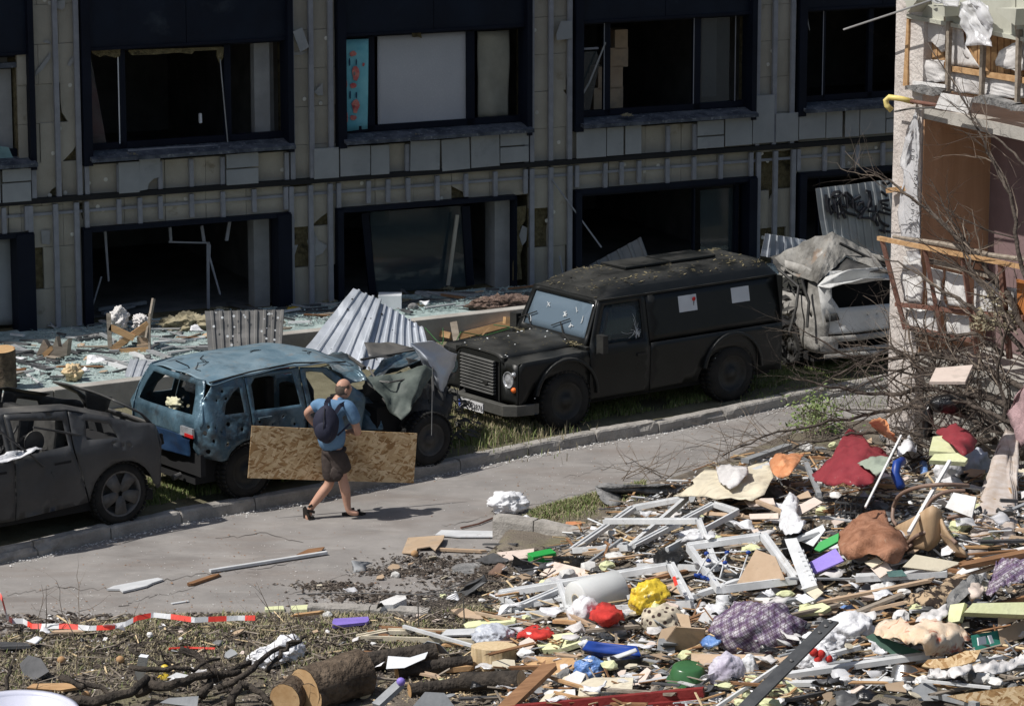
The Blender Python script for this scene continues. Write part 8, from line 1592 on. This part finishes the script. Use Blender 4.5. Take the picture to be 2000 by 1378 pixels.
def crumbs(nm,lab,mm,n,sz,fn,flat=.5):
    V=[];Fc=[]
    for _ in range(n):
        q=fn()
        if q is None: continue
        u,v=q; p=G(u,v,0); h=H(p.x,p.y); p=Vector((p.x,p.y,h+RN.uniform(.0,.02))); s=sz*RN.uniform(.35,1.5); a=RN.uniform(0,6.28); d=Vector((math.cos(a),math.sin(a),RN.uniform(-.3,.3)*flat*2))*s; w=Vector((-math.sin(a),math.cos(a),RN.uniform(-.5,.8)*flat*2))*s*RN.uniform(.15,.8); z=Vector((0,0,s*.35))
        k=len(V); V+=[p-d,p+w,p+d,p-w,p+z]; Fc+=[(k,k+1,k+4),(k+1,k+2,k+4),(k+2,k+3,k+4),(k+3,k,k+4)]
    tag(mesh(nm,V,Fc,mm),lab,'debris',kind='stuff')
def heapuv():
    for _ in range(20):
        u,v=RN.uniform(900,2200),RN.uniform(900,1500)
        if inpoly_heap(u,v-40) or inpoly_heap(u,v): return u,v
for mm,nn,k,s in ((m_whited,'white_crumbs',3200,.022),(m_woodg,'wood_splinters',3600,.045),(m_tanb,'tan_splinters',2000,.04),(m_grub,'grey_rubble_crumbs',3600,.035),(m_bagk,'black_crumbs',2200,.04),(m_plaster,'plaster_crumbs',1500,.035),(m_bagw,'film_scraps',900,.05)): crumbs(nn,nn.replace('_',' ')+' scattered through the rubble heap',mm,k,s,heapuv)
def roaduv():
    u=RN.uniform(-60,1700); lo=pl(KERB,u)+4; hi=pl(SOIL,u); t=RN.random(); t=t if RN.random()<.4 else 1-abs(RN.gauss(0,.3)); 
    return (u,lo+(hi-lo)*max(0,min(1,t))) if hi>lo else None
crumbs('road_grit','pale chips and glass scattered over the asphalt',m_plaster,1300,.0075,roaduv,.2); crumbs('road_dirt','dark dirt crumbs scattered over the asphalt',m_wood2,900,.012,roaduv,.2)
def edgeuv(): u=RN.uniform(-60,1700); return u,pl(KERB,u)+abs(RN.gauss(0,4))+1
crumbs('kerb_grit','gravel and glass swept along the foot of the kerb',m_plaster,1400,.013,edgeuv)
def dirtuv():
    c=RN.choice(((840,1098,45,8),(900,1125,60,16),(650,1146,38,4),(780,1118,40,4),(930,1160,60,14),(720,1166,60,8),(850,1185,70,10),(990,1140,50,18))); u=RN.gauss(c[0],c[2]);v=RN.gauss(c[1],c[3]); return (u,v) if v<1200 else None
for mm,nn,k in ((m_wood,'orange_splinters',420),(m_woodg,'grey_splinters',620),(m_whitep,'thin_white_strips',420),(m_wood2,'brown_splinters',420),(m_cut,'pale_splinters',420),(m_dgrey,'dark_strips',420)): slivers(nn,nn.replace('_',' ')+' strewn all over the rubble heap',mm,k,.08,.38,.010,.030,heapuv)
for mm,nn,k in ((m_woodg,'small_sticks',240),(m_bark,'dark_sticks',420),(m_cut,'pale_sticks',50)): slivers(nn,nn.replace('_',' ')+' strewn in the dry litter at the bottom left',mm,k,.06,.35,.007,.02,lambda:(RN.uniform(-30,1000),1215+abs(RN.gauss(0,85))),.05)
crumbs('dirt_clods','dark clods of soil spread on the asphalt in front of the heap',m_bark,3600,.028,dirtuv); crumbs('dirt_chaff','light chaff on the soil spread in front of the heap',m_woodg,900,.02,dirtuv)
def lowuv(): return RN.uniform(-40,1000),1200+abs(RN.gauss(0,90))
crumbs('bark_chips','bark chips and splinters in the dry grass along the bottom',m_woodg,2800,.024,lowuv); crumbs('dark_clods','dark clods in the dry grass along the bottom',m_bark,5200,.035,lowuv); crumbs('white_bits','tiny white bits in the dry grass along the bottom',m_whited,700,.018,lowuv)
def sawuv(): return RN.gauss(905,60),RN.gauss(1350,16)
crumbs('sawdust_chips','pale sawdust chips around the cut logs',m_cut,1500,.016,sawuv)
# ---------------------------------------------------------------- grass
m_gr=mat('green_grass',(.10,.14,.04),.8,scale=20,col2=(.22,.26,.09),bump=0); m_dry=mat('dry_grass',(.24,.20,.12),.9,scale=20,col2=(.40,.35,.23),bump=0)
def grass(nm,lab,n,fn,m,h,lean=.35,w=.006):
    V=[];Fc=[]
    for _ in range(n):
        q=fn()
        if q is None: continue
        u,v=q; p=G(u,v,0); p=Vector((p.x,p.y,H(p.x,p.y)-.01)); hh=h*RN.uniform(.4,1.3); a=RN.uniform(0,6.28); l=Vector((math.cos(a),math.sin(a),0))*hh*RN.uniform(0,lean)*2; s=Vector((math.sin(a),-math.cos(a),0))*w
        k=len(V); m1=p+l*.35+Vector((0,0,hh*.6)); V+=[p-s,p+s,m1+s*.7,m1-s*.7,p+l+Vector((0,0,hh))]; Fc+=[(k,k+1,k+2,k+3),(k+3,k+2,k+4)]
    tag(mesh(nm,V,Fc,m),lab,'grass',kind='stuff')
def vg(lo,hi,sc0,den):
    def f():
        for _ in range(30):
            u=RN.uniform(lo,hi); k=pl(KERB,u); v=k-26-abs(RN.gauss(0,sc0)); p=G(u,v,0)
            if noise.noise(Vector((u/60,v/25,2)))+den>RN.uniform(-.3,.4): return u,v
    return f
grass('verge_grass','green grass growing between the kerb and the parked wrecks',24000,vg(240,1800,24,.1),m_gr,.085)
grass('verge_grass_dry','dry grass growing between the kerb and the van',8000,vg(240,1700,24,-.05),m_dry,.065)
grass('verge_tall_grass','taller grass in front of the van bumper and under the wrecks',5000,lambda:(RN.gauss(960,60),RN.gauss(845,18)),m_dry,.14); grass('verge_tall_green','green grass in front of the van bumper',3500,lambda:(RN.gauss(935,60),RN.gauss(850,20)),m_gr,.12)
grass('verge_back_grass','thin grass far behind the wrecks',6000,lambda:(RN.uniform(880,1800),RN.uniform(640,800)),m_gr,.06)
def lowg():
    for _ in range(30):
        u,v=RN.uniform(-40,1000),1203+abs(RN.gauss(0,62))
        if noise.noise(Vector((u/70,v/30,5)))>RN.uniform(-.45,.35): return u,v+pl(SOIL,u)-1200 if u<520 else v
grass('roadside_dry_grass','dry yellow grass along the near road edge',15000,lowg,m_dry,.06,.8); grass('roadside_green_grass','green grass tufts along the near road edge',5000,lowg,m_gr,.055,.6)
def patch(): 
    u=RN.uniform(985,1260); v=pl(SOIL,u)+6+abs(RN.gauss(0,18)); return (u,v) if v<pl([(962,1030),(1130,1062),(1260,1090)],u) else None
grass('patch_grass','small grass patch behind the low kerb',5500,patch,m_gr,.06,.5); grass('patch_dry_grass','dry grass in the small patch behind the low kerb',5500,patch,m_dry,.055,.6)
mb=MB()
for u,v in ((75,1250),(88,1245),(145,1260),(155,1240),(150,1330),(475,1330),(530,1230),(490,1300),(590,1262),(1275,870) if 0 else (535,1215),(590,1240),(250,1240),(365,1270)):
    grow(T(u,v),Vector((RN.gauss(0,.15),0,1)).normalized(),RN.uniform(.3,.9),.008,1,mb)
tag(mb.o('weed_stalks',m_barkl),'bare upright weed stalks along the near road edge','weeds',kind='stuff')
